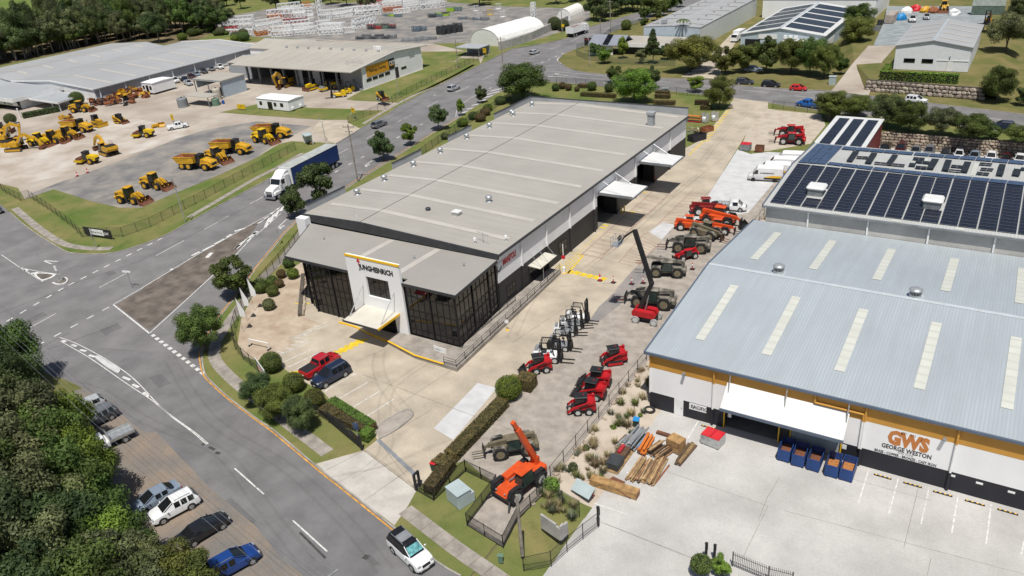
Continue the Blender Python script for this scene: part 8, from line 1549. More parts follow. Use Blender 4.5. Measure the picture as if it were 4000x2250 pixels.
racks('stack of dark steel racks beside the large arched tent',1,1840,355,2060,320,(4,3),2.6,('steel_dark',)); racks('heap of dark steel frames behind the beige workshop roof',1,1020,400,1400,390,(6,2),.9,('steel_dark','grey_steel')); racks('blue-grey steel bundles in the middle of the crane yard',1,1590,325,1700,310,(2,2),1.4,('steel_blue',)); racks('tall steel frames with red pieces in the crane yard',1,1130,300,1400,290,(4,2),1.3,('steel_dark','crane_red','tank_green')); racks('long dark panels with lime ends at the far crane yard',1,1740,185,1940,160,(3,2),1.1,('steel_dark','steel_blue','lime')); racks('stacked panels with bright lime layers',1,1920,125,2070,110,(2,2),1.5,('lime','steel_blue')); racks('low slate panels on lime bearers',1,1290,170,1460,180,(3,1),.8,('steel_blue','lime')); racks('grey beams laid beside the workshop back corner',1,1480,425,1800,400,(5,2),.5,('grey_steel','galv')); racks('grey panel stack near the white cages',1,2040,200,2340,215,(4,1),.9,('steel_blue','grey_steel'))
def cage(lab, k, x, y, mat, s_=2.2):
 q = T(k,x,y,BZ); t = thing('steel_cage',lab,'cage',q,.15,'steel cages in the crane yard'); m = MB(); h = s_/2
 for a in (-h,0,h):
  for b in (-h,h): m.bar((a,b,0),(a,b,s_),.09,.09); m.bar((b,a,0),(b,a,s_),.09,.09)
 obj('frame', m, MT[mat], t); obj('rail', MB().box(-h,-h,s_,h,-h+.1,s_+.1).box(-h,h-.1,s_,h,h,s_+.1).box(-h,-h+.1,s_,-h+.1,h-.1,s_+.1).box(h-.1,-h+.1,s_,h,h-.1,s_+.1), MT[mat], t); obj('floor', MB().box(-h,-h,.05,h,h,.15), MT[mat], t)
for lab,x,y,mt in (('white steel cage left of the yellow one',2250,185,'crane_white'),('yellow steel cage at the far crane yard',2355,150,'cat_bright'),('white steel cage right of the yellow one',2485,170,'crane_white'),('white steel cage behind the yellow one',2215,110,'crane_white'),('small white cage at the yard edge',2440,90,'crane_white')): cage(lab,1,x,y,mt)
def container(lab, x, y, rz, mat, z=BZ, ln_=6.1, h=2.6, k=3):
 q = T(k,x,y,z); t = thing('shipping_container',lab,'container',q,rz); obj('body', MB().box(-ln_/2,-1.22,.1,ln_/2,1.22,h), MT[mat], t); m = MB()
 for i in range(int(ln_/.4)): m.box(-ln_/2+.2+i*.4,-1.26,.2,-ln_/2+.36+i*.4,-1.22,h-.15); m.box(-ln_/2+.2+i*.4,1.22,.2,-ln_/2+.36+i*.4,1.26,h-.15)
 obj('corrugation', m, MT[mat], t)['kind'] = 'stuff'; obj('door', MB().box(ln_/2,-1.15,.2,ln_/2+.05,-.02,h-.1).box(ln_/2,.02,.2,ln_/2+.05,1.15,h-.1), MT[mat], t); return t
M('cont_tan',(.38,.33,.29),rough=.7,var=.12); M('cont_green',(.12,.17,.14),rough=.7,var=.12); M('cont_pale',(.45,.50,.46),rough=.7,var=.1); M('tarp_blue',(.02,.24,.55),rough=.5,var=.1)
sheet('gravel_lot', ZZ('3:1060,455 3:1290,460 3:1480,235 3:2200,230 3:2250,60 3:1200,60 3:1170,215',PADZ), MT['gravel_blue'], PADZ-.06)
zc_ = PADZ-.05
container('tan shipping container with grey doors at the top right yard',1240,215,-math.pi/2,'cont_tan',zc_,9); container('dark green container under a pale one at the top right',2205,145,0,'cont_green',zc_,9); t = container('pale green container stacked on the dark green one',2205,145,0,'cont_pale',zc_,9); t.location.z += 2.62
for lab, x, y, mt, n in (('blue tarpaulin heap beside the tan container',1335,200,'tarp_blue',1),('white boat hull wrapped on a trailer in the top right yard',1390,130,'white_paint',1),('red boat hull among the stored parts',1480,110,'sign_red',1),('yellow machine parts among the stored gear',1580,125,'cat_yellow',1),('white wrapped load right of the old grader',1870,150,'white_paint',1),('orange brown scrap frame near the grader',1660,130,'rust_orange',1)):
 b = T(3,x,y,zc_); t = thing('stored_load',lab,'load',b,.4); rg = random.Random(x); m = MB().lathe([(1.5,0),(1.55,.7),(1.25,1.4),(.6,1.9),(.1,2.0)],9); m.v = [(a*(1.2+rg.uniform(-.15,.15)),c*(.85+rg.uniform(-.15,.15)),d*(1+rg.uniform(-.15,.1))) for a,c,d in m.v]; obj('cover', m, MT[mt], t); obj('skid', MB().box(-1.6,-.9,0,1.6,-.7,.12).box(-1.6,.7,0,1.6,.9,.12), MT['grey_steel'], t)
put(LOADER,'grader','old yellow grader among the stored gear at the top right','grader',3,(1770,60),(1760,175),None,CATM,zc_); put(FORK_T,'forklift','rusty forklift at the corner of the white warehouse','forklift',3,(2215,235),(2190,265),None,dict(paint=MT['cat_yellow'],bodymat=MT['rust'],guardmat=MT['rust']),zc_,1.5); car('tray','white','white boxy truck facing the camera in the top right yard',3,(1455,190),(1450,235),zc_,scale=1.15); car('tray','silver','silver tray trailer truck in the top right yard',3,(1600,160),(1590,215),zc_)
car('sedan','silver','silver sedan under the golden tree on the office drive',2,(1990,580),(1905,640),BZ+.02); car('suv','navy','dark car in shade behind the golden tree',2,(1900,650),(1790,700),BZ+.02); car('suv','steelblue','blue car hidden under the trees at the blue shed',2,(2360,720),(2500,725),BZ+.02)
for lab, x, y, mt in (('orange steel crate stack beside the blue shed drive',1020,405,'rust_orange'),('grey pallet box beside the drive',1090,310,'grey_steel'),('dark pallet box further up the drive',1140,250,'steel_dark')):
 t = thing('crate_stack',lab,'crate',T(3,x,y,BZ),.2)
 for i in range(3): obj('crate', MB().box(-1.3,-1,.05+i*.5,1.3,-.9,.5+i*.5).box(-1.3,.9,.05+i*.5,1.3,1,.5+i*.5).box(-1.3,-.9,.05+i*.5,-1.2,.9,.5+i*.5).box(1.2,-.9,.05+i*.5,1.3,.9,.5+i*.5).box(-1.2,-.9,.06+i*.5,1.2,.9,.12+i*.5), MT[mt], t)
# trucks on the street
def semi():
 s = Spec(); wh, bl = 'machine_white', 'curtain'
 s.add('trailer_floor', MB().box(-9.4,-1.2,1.1,4.2,1.2,1.3), 'trim'); s.add('side_curtain', MB().box(-9.3,-1.25,1.3,4.1,1.25,4.05), bl); s.add('trailer_roof', MB().cbox((-2.6,0,4.16),(13.6,2.56,.16),.05), 'roof_tarp'); s.add('bulkhead', MB().box(4.12,-1.25,1.3,4.3,1.25,4.2), wh); s.add('rear_door', MB().box(-9.42,-1.22,1.3,-9.32,1.22,4.05), 'trim')
 s.add('chassis', MB().box(.5,-.45,.6,9.5,.45,1.0), 'trim'); s.add('sleeper', MB().cbox((5.3,0,2.35),(1.3,2.3,2.3),.12), wh); s.add('cab', MB().prism([(5.95,1.1),(5.95,3.1),(6.9,3.1),(7.35,2.2),(7.35,1.1)], -1.1, 1.1, 'y'), wh); s.add('windscreen', MB().add([(6.96,-1.0,3.02),(7.38,-1.0,2.2),(7.38,1.0,2.2),(6.96,1.0,3.02),(6.86,-1,2.98),(7.28,-1,2.15),(7.28,1,2.15),(6.86,1,2.98)],HF), 'car_glass'); s.add('air_deflector', MB().prism([(4.7,3.45),(4.7,4.05),(5.4,4.0),(6.6,3.2),(6.6,3.1),(4.7,3.1)], -1.0, 1.0, 'y'), wh)
 s.add('bonnet', MB().prism([(7.3,.8),(7.3,2.15),(8.8,1.85),(9.2,1.5),(9.25,.8)], -.85, .85, 'y'), wh); s.add('grille', MB().box(9.22,-.65,.8,9.3,.65,1.6), 'chrome'); s.add('bumper', MB().cbox((9.35,0,.55),(.35,2.4,.45),.06), 'chrome')
 for sg in (-1,1):
  s.add('fender', MB().prism([(7.6,.9),(7.7,1.35),(8.9,1.35),(9.2,.9)], sg*.8, sg*1.2, 'y'), wh); s.add('headlight', MB().cbox((9.15,sg*.95,1.05),(.2,.3,.22),.04), 'lamp_clear'); s.add('side_window', MB().box(6.1,sg*1.105,2.2,7.0,sg*1.12,2.95), 'car_glass'); s.add('mirror', MB().box(7.2,sg*1.4,2.1,7.3,sg*1.2,2.7), 'chrome'); s.add('fuel_tank', MB().cyl((4.8,sg*.9,.75),(6.6,sg*.9,.75),.33,n=12), 'chrome'); s.add('exhaust_stack', MB().cyl((4.75,sg*1.0,1.2),(4.75,sg*1.0,3.9),.09,n=8), 'chrome')
 wheels(s, .52, .34, [(x,sg*1.02) for x in (8.3,2.9,1.7,-6.0,-7.2,-8.4) for sg in (-1,1)], 'rim_alloy'); return s
M('curtain',(.008,.035,.16),rough=.45,var=.08,scale=.5); M('roof_tarp',(.40,.42,.40),rough=.6,var=.08)
put(semi(),'semi_trailer','white semi truck pulling a blue curtain-sided trailer','truck',5,(800,215),(140,572),None,{},.012,1.0,18.8)
def tipper():
 s = Spec(); side = MB()
 for sg in (-1,1): s.add('bin_side', MB().box(-4.6,sg*1.2-.06,1.2,2.2,sg*1.2+.06,3.0), 'machine_white')
 s.add('tailgate', MB().box(-4.7,-1.25,1.2,-4.58,1.25,3.05), 'machine_white'); s.add('bin_front', MB().box(2.08,-1.14,1.2,2.2,1.14,3.1), 'machine_white'); s.add('load', MB().box(-4.55,-1.13,1.3,2.05,1.13,2.6), 'rust'); s.add('chassis', MB().box(-4.5,-.5,.6,4.4,.5,1.15), 'trim')
 for i in range(7):
  for sg in (-1,1): s.add('rib', MB().box(-4.4+i*1.05,sg*1.33-.06,1.2,-4.3+i*1.05,sg*1.33+.06,2.9), 'machine_white')
 s.add('cab', MB().prism([(2.6,.8),(2.6,2.9),(4.2,2.9),(4.5,1.9),(4.55,.8)], -1.15, 1.15, 'y'), 'machine_white'); s.add('windscreen', MB().add([(4.24,-1,2.8),(4.52,-1,1.9),(4.52,1,1.9),(4.24,1,2.8),(4.1,-1,2.8),(4.4,-1,1.9),(4.4,1,1.9),(4.1,1,2.8)],HF), 'car_glass'); wheels(s,.5,.34,[(x,sg*1.0) for x in (3.5,2.2,-2.4,-3.7) for sg in (-1,1)],'rim_alloy'); return s
put(tipper(),'tip_truck','white tipper truck driving up the street beyond the tents','truck',2,(560,385),(765,318),None,{},.012,1.0,9.2)
bt = thing('box_truck','white box truck between the long building and the blue shed','truck',T(2,2270,410,BZ+.02),math.pi*1.47); obj('cargo_box', MB().box(-3.4,-1.15,.9,1.4,1.15,3.3), MT['machine_white'], bt); obj('cab', MB().prism([(1.5,.5),(1.5,2.4),(2.7,2.4),(3.2,1.6),(3.25,.5)],-1.05,1.05,'y'), MT['machine_white'], bt); obj('windscreen', MB().add([(2.75,-.95,2.35),(3.23,-.95,1.6),(3.23,.95,1.6),(2.75,.95,2.35),(2.6,-.95,2.35),(3.1,-.95,1.6),(3.1,.95,1.6),(2.6,.95,2.35)],HF), MT['car_glass'], bt)
for x,y in ((2.3,.9),(2.3,-.9),(-2,.9),(-2,-.9)): obj('wheel', MB().cyl((x,y-.12,.42),(x,y+.12,.42),.42,n=14), MT['rubber'], bt)
# fences
def fence(label, pts, h=1.8, sp=3.0, mesh='wire_mesh', post='fence_black', r=.04, rails=(1.,), bars=0, z=None):
 P = [Vector(q) for q in pts]; t = thing('fence', label, 'fence', P[0]); O = P[0]
 for a, b in zip(P[:-1],P[1:]):
  n = max(1,round((b-a).length/sp)); up = Vector((0,0,h))
  for i in range(n+(b is P[-1])): q = a.lerp(b,i/n)-O; obj('post', MB().cyl(q,q+up*1.04,r,n=6), MT[post], t)
  for f in rails: obj('rail', MB().cyl(a-O+up*f,b-O+up*f,r*.6,n=5), MT[post], t)
  if mesh: obj('mesh_panel', MB().add([a-O+up*.03,b-O+up*.03,b-O+up*.98,a-O+up*.98],[(0,1,2,3)]), MT[mesh], t)
  if bars:
   m = MB(); L = (b-a).length; k = int(L/bars)
   for i in range(k): q = a.lerp(b,(i+.5)/k)-O; m.bar(q+up*.06,q+up*1.03,.03,.03)
   obj('bars', m, MT[post], t)['kind'] = 'stuff'
 return t
fence('chain-link fence round the dealer lot along the main street verge', ZZ("4:210,575 4:305,545 4:530,690 4:740,850 4:825,940 4:1240,935 4:1520,835 4:1970,605 4:2450,345 5:80,235 5:400,60",BZ)); fence('chain-link fence along the workshop lawn', ZZ("1:930,1245 1:1300,1100 1:1410,1010 1:1720,850 1:2190,625 1:2330,575",BZ)); fence('chain-link gate section at the left street corner', ZZ("4:-40,420 4:65,500 4:210,575",BZ))
fence('dark mesh fence round the warehouse lot at the street curve', ZZ("1:2560,1000 1:2060,1290 5:1650,130",BZ), mesh='wire_mesh_green'); fence('dark green mesh fence curving round the sandy garden bed', ZZ("5:580,780 5:300,1140 5:60,1420 8:2500,140 8:2390,330 8:2352,480 8:2372,620 8:2450,720 9:30,850",BZ), mesh='wire_mesh_green', sp=2.4)
fence('mesh fence behind the warehouse along the cross street', ZZ("2:350,838 2:550,850 2:940,880 2:1440,930 2:1990,985",BZ), sp=3.2); fence('green mesh fence round the corner office garden', ZZ("2:870,440 2:650,500 2:650,560 2:740,600 2:1000,640 2:1420,660 2:1640,670",BZ), mesh='wire_mesh_green', post='tank_green'); fence('green mesh fence up the street beside the long building', ZZ("2:880,420 2:1010,320 2:1310,235",BZ), mesh='wire_mesh_green', post='tank_green')
fence('black post fence along the top of the sandy bank', [(BX+.1,y,BZ) for y in (47,60,75,90,105,120,130)], 1.5, 2.6, None, rails=(.35,.98)); fence('mesh fence at the far dirt yard along the cross street', ZZ("3:45,1090 3:270,1115 3:520,1145",BZ)+[Vector((BX,170,BZ)),Vector((BX,131,BZ))])
fence('black tubular fence corner beside the hedge and gate', ZZ("13:1620,595 13:1790,695 13:2110,400",BZ), 1.5, 2.4, None, bars=.14, rails=(.1,.95)); fence('black tubular fence pen round the street-corner telehandler', ZZ("13:2110,400 13:2425,555 13:2125,945 13:2490,1170 14:60,880 14:310,640",BZ), 1.5, 2.4, None, bars=.14, rails=(.1,.95)); fence('low black slat fence along the front hedge', ZZ("9:600,1270 9:880,1445 13:1075,185",BZ), 1.4, 2.2, None, rails=(.2,.4,.6,.8,1.), r=.05)
fence('black fence beside the concrete yard entrance', ZZ("14:120,1400 14:395,1340 14:555,1195 14:715,1065 14:870,945",GZ+.3), 1.6, 2.6, 'wire_mesh', rails=(.1,.98)); fence('black picket fence at the bottom edge of the concrete yard', [T(14,2215,1350,GZ),T(14,2576,1500,GZ),T(15,240,1560,GZ)], 1.6, 2.6, None, bars=.15, rails=(.15,.85)); fence('black mesh fence from the bank to the yard gate', ZZ("14:310,600 14:510,730 14:680,830",BZ-.3), 1.6, 2.4)
for lab, pts, h in (('black gate post at the yard drive, gate side',((14,870,945,GZ),),2.2),('black gate post beside the young bright tree',((14,1950,1290,GZ),),1.9),('second black gate post by the young bright tree',((14,2035,1290,GZ),),1.7)):
 q = T(*pts[0]); t = thing('gate_post',lab,'gate post',q); obj('post', MB().box(-.09,-.09,0,.09,.09,h), MT['fence_black'], t); obj('cap', MB().box(-.12,-.12,h,.12,.12,h+.06), MT['fence_black'], t); obj('roller_guide', MB().box(-.05,.1,h*.5,.05,.3,h*.9), MT['fence_black'], t)
q = T(13,1612,585,CZ); t = thing('sliding_gate','black sliding-gate guide frame at the driveway','gate',q); obj('post', MB().box(-.1,-.1,0,.1,.1,1.8), MT['fence_black'], t); obj('post', MB().box(-.1,.5,0,.1,.7,1.8), MT['fence_black'], t); obj('head', MB().box(-.1,-.1,1.8,.1,.7,1.92), MT['fence_black'], t)
q = T(13,1065,180,CZ); t = thing('gate','black sliding gate folded beside the front hedge with small notices','gate',q,heading(T(13,1065,180),T(9,700,1320)))
for z in (.15,.45,.75,1.05,1.35): obj('gate_slat', MB().box(0,-.03,z,7,.03,z+.14), MT['fence_black'], t)
obj('post', MB().box(-.12,-.1,0,.06,.1,1.9), MT['fence_black'], t); obj('notice', MB().box(1.0,-.06,.8,1.5,-.035,1.3), MT['cap_yellow'], t); obj('notice', MB().box(1.9,-.06,.9,2.6,-.035,1.25), MT['white_paint'], t)
# poles, lamps, signs, flags
def simple(name, label, cat, q, rz, parts, group=None):
 t = thing(name, label, cat, q, rz, group)
 for n, m, mt in parts: obj(n, m, MT[mt], t)
 return t
def pole(lab, k, x, y, h, z=BZ, arm=0., lean=0.):
 p = [('pole', MB().cyl((0,0,0),(lean,0,h),.17,.12,10), 'pole_wood')]
 if arm: p += [('crossarm', MB().box(-arm+lean,-.07,h-.6,arm+lean,.07,h-.45), 'pole_wood'), ('crossarm', MB().box(-arm*.7+lean,-.06,h-1.5,arm*.7+lean,.06,h-1.37), 'pole_wood'), ('insulator', MB().cyl((-arm+lean+.1,0,h-.45),(-arm+lean+.1,0,h-.2),.06,n=6), 'galv'), ('insulator', MB().cyl((arm+lean-.1,0,h-.45),(arm+lean-.1,0,h-.2),.06,n=6), 'galv')]
 return simple('power_pole',lab,'power pole',T(k,x,y,z),.3,p,'wooden power poles')
pole('wooden power pole with crossarms beside the warehouse and the turn arrow',5,1025,382,11.8,arm=1.2); pole('wooden power pole on the dealer side further up the main street',1,2490,735,10.5,arm=1.2); pole('tall wooden power pole at the upper street corner',2,992,325,12,arm=1.6); pole('short timber pole beside the fenced telehandler',14,105,1240,6.7,BZ); pole('wooden pole behind the workshop lawn',1,2035,690,9); pole('pole at the small arched tent',2,505,330,8,arm=.0); pole('slim pole at the corner office garden',2,892,440,8)
def lamp(lab, k, x, y, h, ang, arm=2.4, z=BZ):
 c = [(0,0,0),(0,0,h*.86),(.15*arm,0,h*.95),(.45*arm,0,h),(arm,0,h+.05)]; simple('street_lamp',lab,'street lamp',T(k,x,y,z),ang,[('pole', MB().tube(c[:2],.085,8), 'galv'),('arm', MB().tube(c[1:],.06,7), 'galv'),('lamp_head', MB().cbox((arm+.25,0,h+.03),(.65,.28,.14),.04), 'grey_steel')],'street lamps')
lamp('galvanised street lamp on the verge below the dump trucks',4,1863,787,8.8,-.75); lamp('street lamp on the workshop side of the main street',1,1435,965,9,-.5); lamp('street lamp at the corner office garden',2,783,668,8.5,2.6); lamp('small yard lamp beside the dealer gate',1,700,1420,5,2.8,1.0); lamp('dark lamp pole at the woodland corner',8,125,800,7,2.0,.8)
def flag(lab, k, x, y, h=5.0, txt=True): 
 simple('flag_banner',lab,'flag',T(k,x,y,CZ),.5,[('pole', MB().cyl((0,0,0),(.1,0,h),.03,n=6),'galv'),('banner', MB().prism([(.1,h*.45),(.1,h),(.85,h*.62),(.8,h*.45)],-.01,.01,'y'),'white_paint')],'white feather flags by the garden fence')
flag('white feather flag nearest the sandy bed',8,2450,440,5.2); flag('white feather flag in the middle of the three',8,2490,330,5.2); flag('white feather flag nearest the dark street tree',8,2560,230,5.2)
def board(lab, k, x, y, wd, h, z0, rz, mat, txts, z=BZ, posts=2, name='sign_board'):
 t = thing(name,lab,'sign',T(k,x,y,z),rz)
 obj('panel', MB().box(-wd/2,-.03,z0,wd/2,.03,z0+h), MT[mat], t)
 for i in range(posts): xx = -wd/2+.15+(wd-.3)*(i/(posts-1) if posts > 1 else .5); obj('post', MB().box(xx-.05,.035,0,xx+.05,.12,z0+h), MT['galv'], t)
 for s_, sz, ox, oz_, mt in txts:
  o = obj('lettering', text_mesh(s_,sz,.006,.006), MT[mt], t, (ox,-.035,oz_), (math.pi/2,0,0))
 return t
board('white company signboard leaning along the front hedge',9,70,900,3.6,1.5,.5,heading(T(9,0,790),T(9,90,920)),'white_paint',(('JUNGHEINRICH',.36,-1.3,1.4,'sign_black'),('MANITOU',.5,-1.3,.75,'sign_red')),CZ)
t = board('black and white machinery banner on the corner fence',4,1000,945,7.2,1.5,.35,0.12,'sign_black',(),BZ)
obj('panel_inset', MB().box(-2.0,-.05,.55,1.6,-.035,1.65), MT['white_paint'], t); obj('lettering', text_mesh('Hastings Deering',.42,.006,.006), MT['sign_black'], t, (-1.7,-.052,.95),(math.pi/2,0,0)); obj('panel_inset', MB().box(1.65,-.05,.55,2.9,-.035,1.65), MT['wall_navy'], t); obj('lettering', text_mesh('CAT',.62,.006,.02), MT['white_paint'], t, (1.7,-.052,.85),(math.pi/2,0,0))
board('small white notice board at the glazed corner',9,1860,680,2.0,.95,.25,-.05,'white_paint',(('Reception',.22,-.8,.75,'sign_grey'),),CZ)
for lab,k,x,y,w_,h,z0,rz,z in (('yellow site sign on white posts beside the street gate',1,990,1195,1.7,1.3,1.6,-.3,BZ),('yellow site sign by the carport drive',1,2305,575,1.7,1.6,1.3,-.3,BZ),('yellow wide notice on the grass island',0,2435,1110,3.0,1.3,.4,.1,BZ),('yellow notice beside the white canopy pickup',0,1745,1230,1.1,1.8,.5,0,BZ)): board(lab,k,x,y,w_,h,z0,rz,'cat_bright',(('CAT',.45,-.5,z0+h*.5,'sign_black'),),z)
board('black totem sign at the cross-street corner',2,770,520,2.6,2.4,2.0,.2,'sign_black',(('STEEL PIPE',.4,-1.2,3.7,'sign_red'),),BZ); board('yellow diamond street sign on a pole up the street',2,515,345,1.0,1.0,2.6,.3,'cat_bright',(),BZ,1); board('white street sign on the side-street island',4,605,1380,.5,.9,1.8,.2,'white_paint',(),.13,1); board('white street name sign on the dirt island',4,1325,1445,1.5,.3,2.6,.3,'white_paint',(),.02,1); board('grey back of a street sign on the far verge',4,965,1050,.9,.9,1.9,-.6,'galv',(),BZ,1); board('give-way sign on the woodland corner',8,340,850,.9,.8,2.0,.4,'white_paint',(),.04,1); board('grey sign back beside the warehouse footpath',5,245,1010,.9,.9,2.0,2.6,'galv',(),BZ,1); board('solar-powered panel on a stalk by the front gate',13,1035,95,.6,.8,1.6,.4,'pv_blue',(),CZ,1)
# yard props
def cone(lab, k, x, y, s_=1.0, z=CZ, tall=False): simple('traffic_cone' if not tall else 'bollard_post',lab,'cone' if not tall else 'bollard',T(k,x,y,z),0,[('base', MB().box(-.22*s_,-.22*s_,0,.22*s_,.22*s_,.05), 'trim'),('cone', MB().lathe([(.15*s_,.05),(.09*s_,.45*s_ if not tall else .95),(.03*s_,.75*s_ if not tall else 1.0)],10) if not tall else MB().lathe([(.07,.05),(.06,1.05)],8), 'sign_red'),('stripe', MB().lathe([((.125 if not tall else .08)*s_,.25*s_ if not tall else .6),((.10 if not tall else .078)*s_,.42*s_ if not tall else .8)],10), 'white_paint')],'red cones and posts across the drive')
for lab,x,y,tl in (('large red and white cone on the yellow crossing marks',885,1375,0),('red post on the drive right of the big cone',1020,1395,1),('red post at the gravel edge',1205,1410,1),('red post near the raised camouflage forks',1320,1400,1),('red post near the red machine',1815,1260,1)): cone(lab,6,x,y,1.5,CZ,bool(tl))
for lab,x,y in (('red cone left on the dealer asphalt edge',780,325),('small red cone beside the first on the dealer lot',883,290)): cone(lab,4,x,y,1.6,BZ)
for lab,x,y in (('yellow bollard at the nearer truck door',1130,685),('second yellow bollard at the nearer truck door',1102,705),('red safety post at the further truck door',1435,380)): simple('bollard',lab,'bollard',T(6,x,y,CZ),0,[('post', MB().cyl((0,0,0),(0,0,1.2),.11,n=10), 'cap_yellow' if 'yellow' in lab else 'sign_red'),('cap', MB().lathe([(.11,1.2),(.02,1.27)],10), 'cap_yellow')])
simple('boom_gate','upright white boom gate with red stop disc beside the ramp','boom gate',T(6,525,1300,CZ),.2,[('cabinet', MB().cbox((0,0,.5),(.4,.35,1.0)),'white_paint'),('arm', MB().box(-.05,-.04,.9,.05,.04,4.6),'white_paint'),('stop_disc', MB().cyl((0,-.06,2.6),(0,-.02,2.6),.32,n=16),'sign_red'),('foot', MB().box(-.3,-.3,0,.3,.3,.06),'cap_yellow')])
simple('speed_sign','round white speed sign on a yellow foot by the ramp','sign',T(9,2530,425,CZ),.3,[('foot', MB().lathe([(.22,0),(.06,.25)],8),'cap_yellow'),('post', MB().cyl((0,0,.2),(0,0,1.1),.03,n=6),'galv'),('disc', MB().cyl((0,-.03,1.3),(0,0,1.3),.28,n=16),'white_paint')])
simple('cable_kiosk','large pale green-grey electrical cabinet on the grass','cabinet',T(13,2050,700,BZ),heading(T(13,1930,650),T(13,2070,770)),[('body', MB().cbox((0,0,.8),(1.9,1.5,1.6),.04),'kiosk'),('lid', MB().box(-1.0,-.8,1.6,1.0,.8,1.68),'kiosk'),('side_box', MB().cbox((.6,.95,.6),(.7,.4,1.1),.03),'kiosk'),('door', MB().box(-.9,-.78,.15,-.02,-.755,1.5).box(.02,-.78,.15,.9,-.755,1.5),'kiosk')]) if M('kiosk',(.38,.45,.46),rough=.55,var=.05) else None
simple('cable_pillar','small green service pillar on the verge','cabinet',T(13,2465,1305,BZ),.4,[('body', MB().cbox((0,0,.35),(.4,.35,.7)),'tank_green'),('cap', MB().box(-.24,-.2,.7,.24,.2,.76),'tank_green')]); simple('cabinet','pale service cabinet beside the cross-street drive',"cabinet",T(3,645,850,BZ),.1,[('body', MB().cbox((0,0,1.0),(1.6,1.2,2.0)),'kiosk'),('lid', MB().box(-.9,-.7,2.0,.9,.7,2.08),'kiosk')]); simple('cabinet','pale green cabinet by the rear garden fence','cabinet',T(2,1540,935,BZ),.1,[('body', MB().cbox((0,0,.6),(1.4,.9,1.2)),'kiosk'),('lid', MB().box(-.8,-.55,1.2,.8,.55,1.27),'kiosk')])
simple('bus_shelter','small white bus shelter on the dealer verge','shelter',T(1,530,1450,BZ),-.5,[('roof', MB().box(-1.6,-.9,2.3,1.6,.9,2.42),'kiosk'),('wall', MB().box(-1.5,.7,.1,1.5,.78,2.3),'white_paint'),('side_wall', MB().box(-1.5,-.7,.1,-1.42,.68,2.3),'white_paint'),('bench', MB().box(-1.2,.2,.4,1.2,.6,.48),'timber')])
def wheelie(lab, k, x, y, body, lid, z): simple('wheelie_bin',lab,'bin',T(k,x,y,z),.2,[('body', MB().loft([[(-.24,-.26,.1),(.24,-.26,.1),(.24,.26,.1),(-.24,.26,.1)],[(-.30,-.34,1.0),(.30,-.34,1.0),(.30,.34,1.0),(-.30,.34,1.0)]]),body),('lid', MB().cbox((0,0,1.05),(.66,.76,.12),.04),lid),('wheel', MB().cyl((-.28,.3,.1),(.28,.3,.1),.1,n=8),'rubber')])
M('bin_green',(.02,.05,.03),rough=.5); M('lid_blue',(.02,.25,.60),rough=.45)
wheelie('green wheelie bin with bright blue lid on the concrete apron',10,1250,1400,'bin_green','lid_blue',GZ); wheelie('red-lidded bin beside the hedge, nearer one',13,1800,385,'bin_green','sign_red',CZ); wheelie('red-lidded bin beside the hedge, further one',13,1860,340,'bin_green','sign_red',CZ)
def skip(lab, q, rz, mat, L=1.7, w_=1.15, h=1.35, fill=None, lid=None, z=None):
 t = thing('steel_bin',lab,'bin',q,rz); 
 for n, m in (('side', MB().box(-w_/2,-L/2,.12,-w_/2+.05,L/2,h)),('side', MB().box(w_/2-.05,-L/2,.12,w_/2,L/2,h)),('end', MB().box(-w_/2+.05,-L/2,.12,w_/2-.05,-L/2+.05,h)),('end', MB().box(-w_/2+.05,L/2-.05,.12,w_/2-.05,L/2,h)),('floor', MB().box(-w_/2+.05,-L/2+.05,.12,w_/2-.05,L/2-.05,.17))): obj(n, m, MT[mat], t)
 obj('skid', MB().box(-w_/2+.1,-L/2,0,-w_/2+.2,L/2,.12).box(w_/2-.2,-L/2,0,w_/2-.1,L/2,.12), MT['trim'], t)
 if fill: obj('contents', MB().box(-w_/2+.06,-L/2+.06,.17,w_/2-.06,L/2-.06,h*.42), MT[fill], t)
 if lid: 
  for sg in (-1,1): obj('lid', MB().cbox((sg*w_*.25,0,h+.05),(w_*.5-.03,L*1.02,.1),.04), MT[lid], t)
M('bin_blue',(.015,.055,.20),rough=.5,var=.1,stain=.15,sscale=1.5); M('copper',(.45,.20,.06),rough=.5,col2=(.28,.11,.04),scale=5)
for i,(x,y,l,f) in enumerate(((165,265,'first blue steel bin from the left under the awning','rust'),(305,315,'second blue steel bin from the left','rust'),(460,360,'third blue steel bin from the left','rust'),(640,420,'fourth blue steel bin, holding copper scrap','copper'),(790,460,'rightmost blue steel bin, holding bright orange scrap','copper'))): skip(l,T(15,x,y,GZ)+Vector((0,.5,0)),.03*(i%2),'bin_blue',2.2,1.18,1.4,f)
skip('grey skip with red lids on the concrete apron',T(14,2020,110,GZ),-.15,'galv',1.5,2.0,1.15,None,'sign_red'); skip('grey bin with a raised red lid at the rear dirt yard',T(6,2350,60,CZ),0,'grey_steel',1.6,1.9,1.3,None,'sign_red'); skip('navy skip full of rubble behind the warehouse',T(2,1860,1410,CZ),-.5,'wall_navy',3.6,1.9,1.3,'gravel'); skip('timber and wire crate of stones beside the rear bin',T(6,2490,75,CZ),.1,'rust',1.4,1.6,1.2,'boulder_tan'); skip('rusty open crate beside the navy skip',T(2,1960,1320,CZ),-.5,'rust_orange',2.6,1.6,1.0)
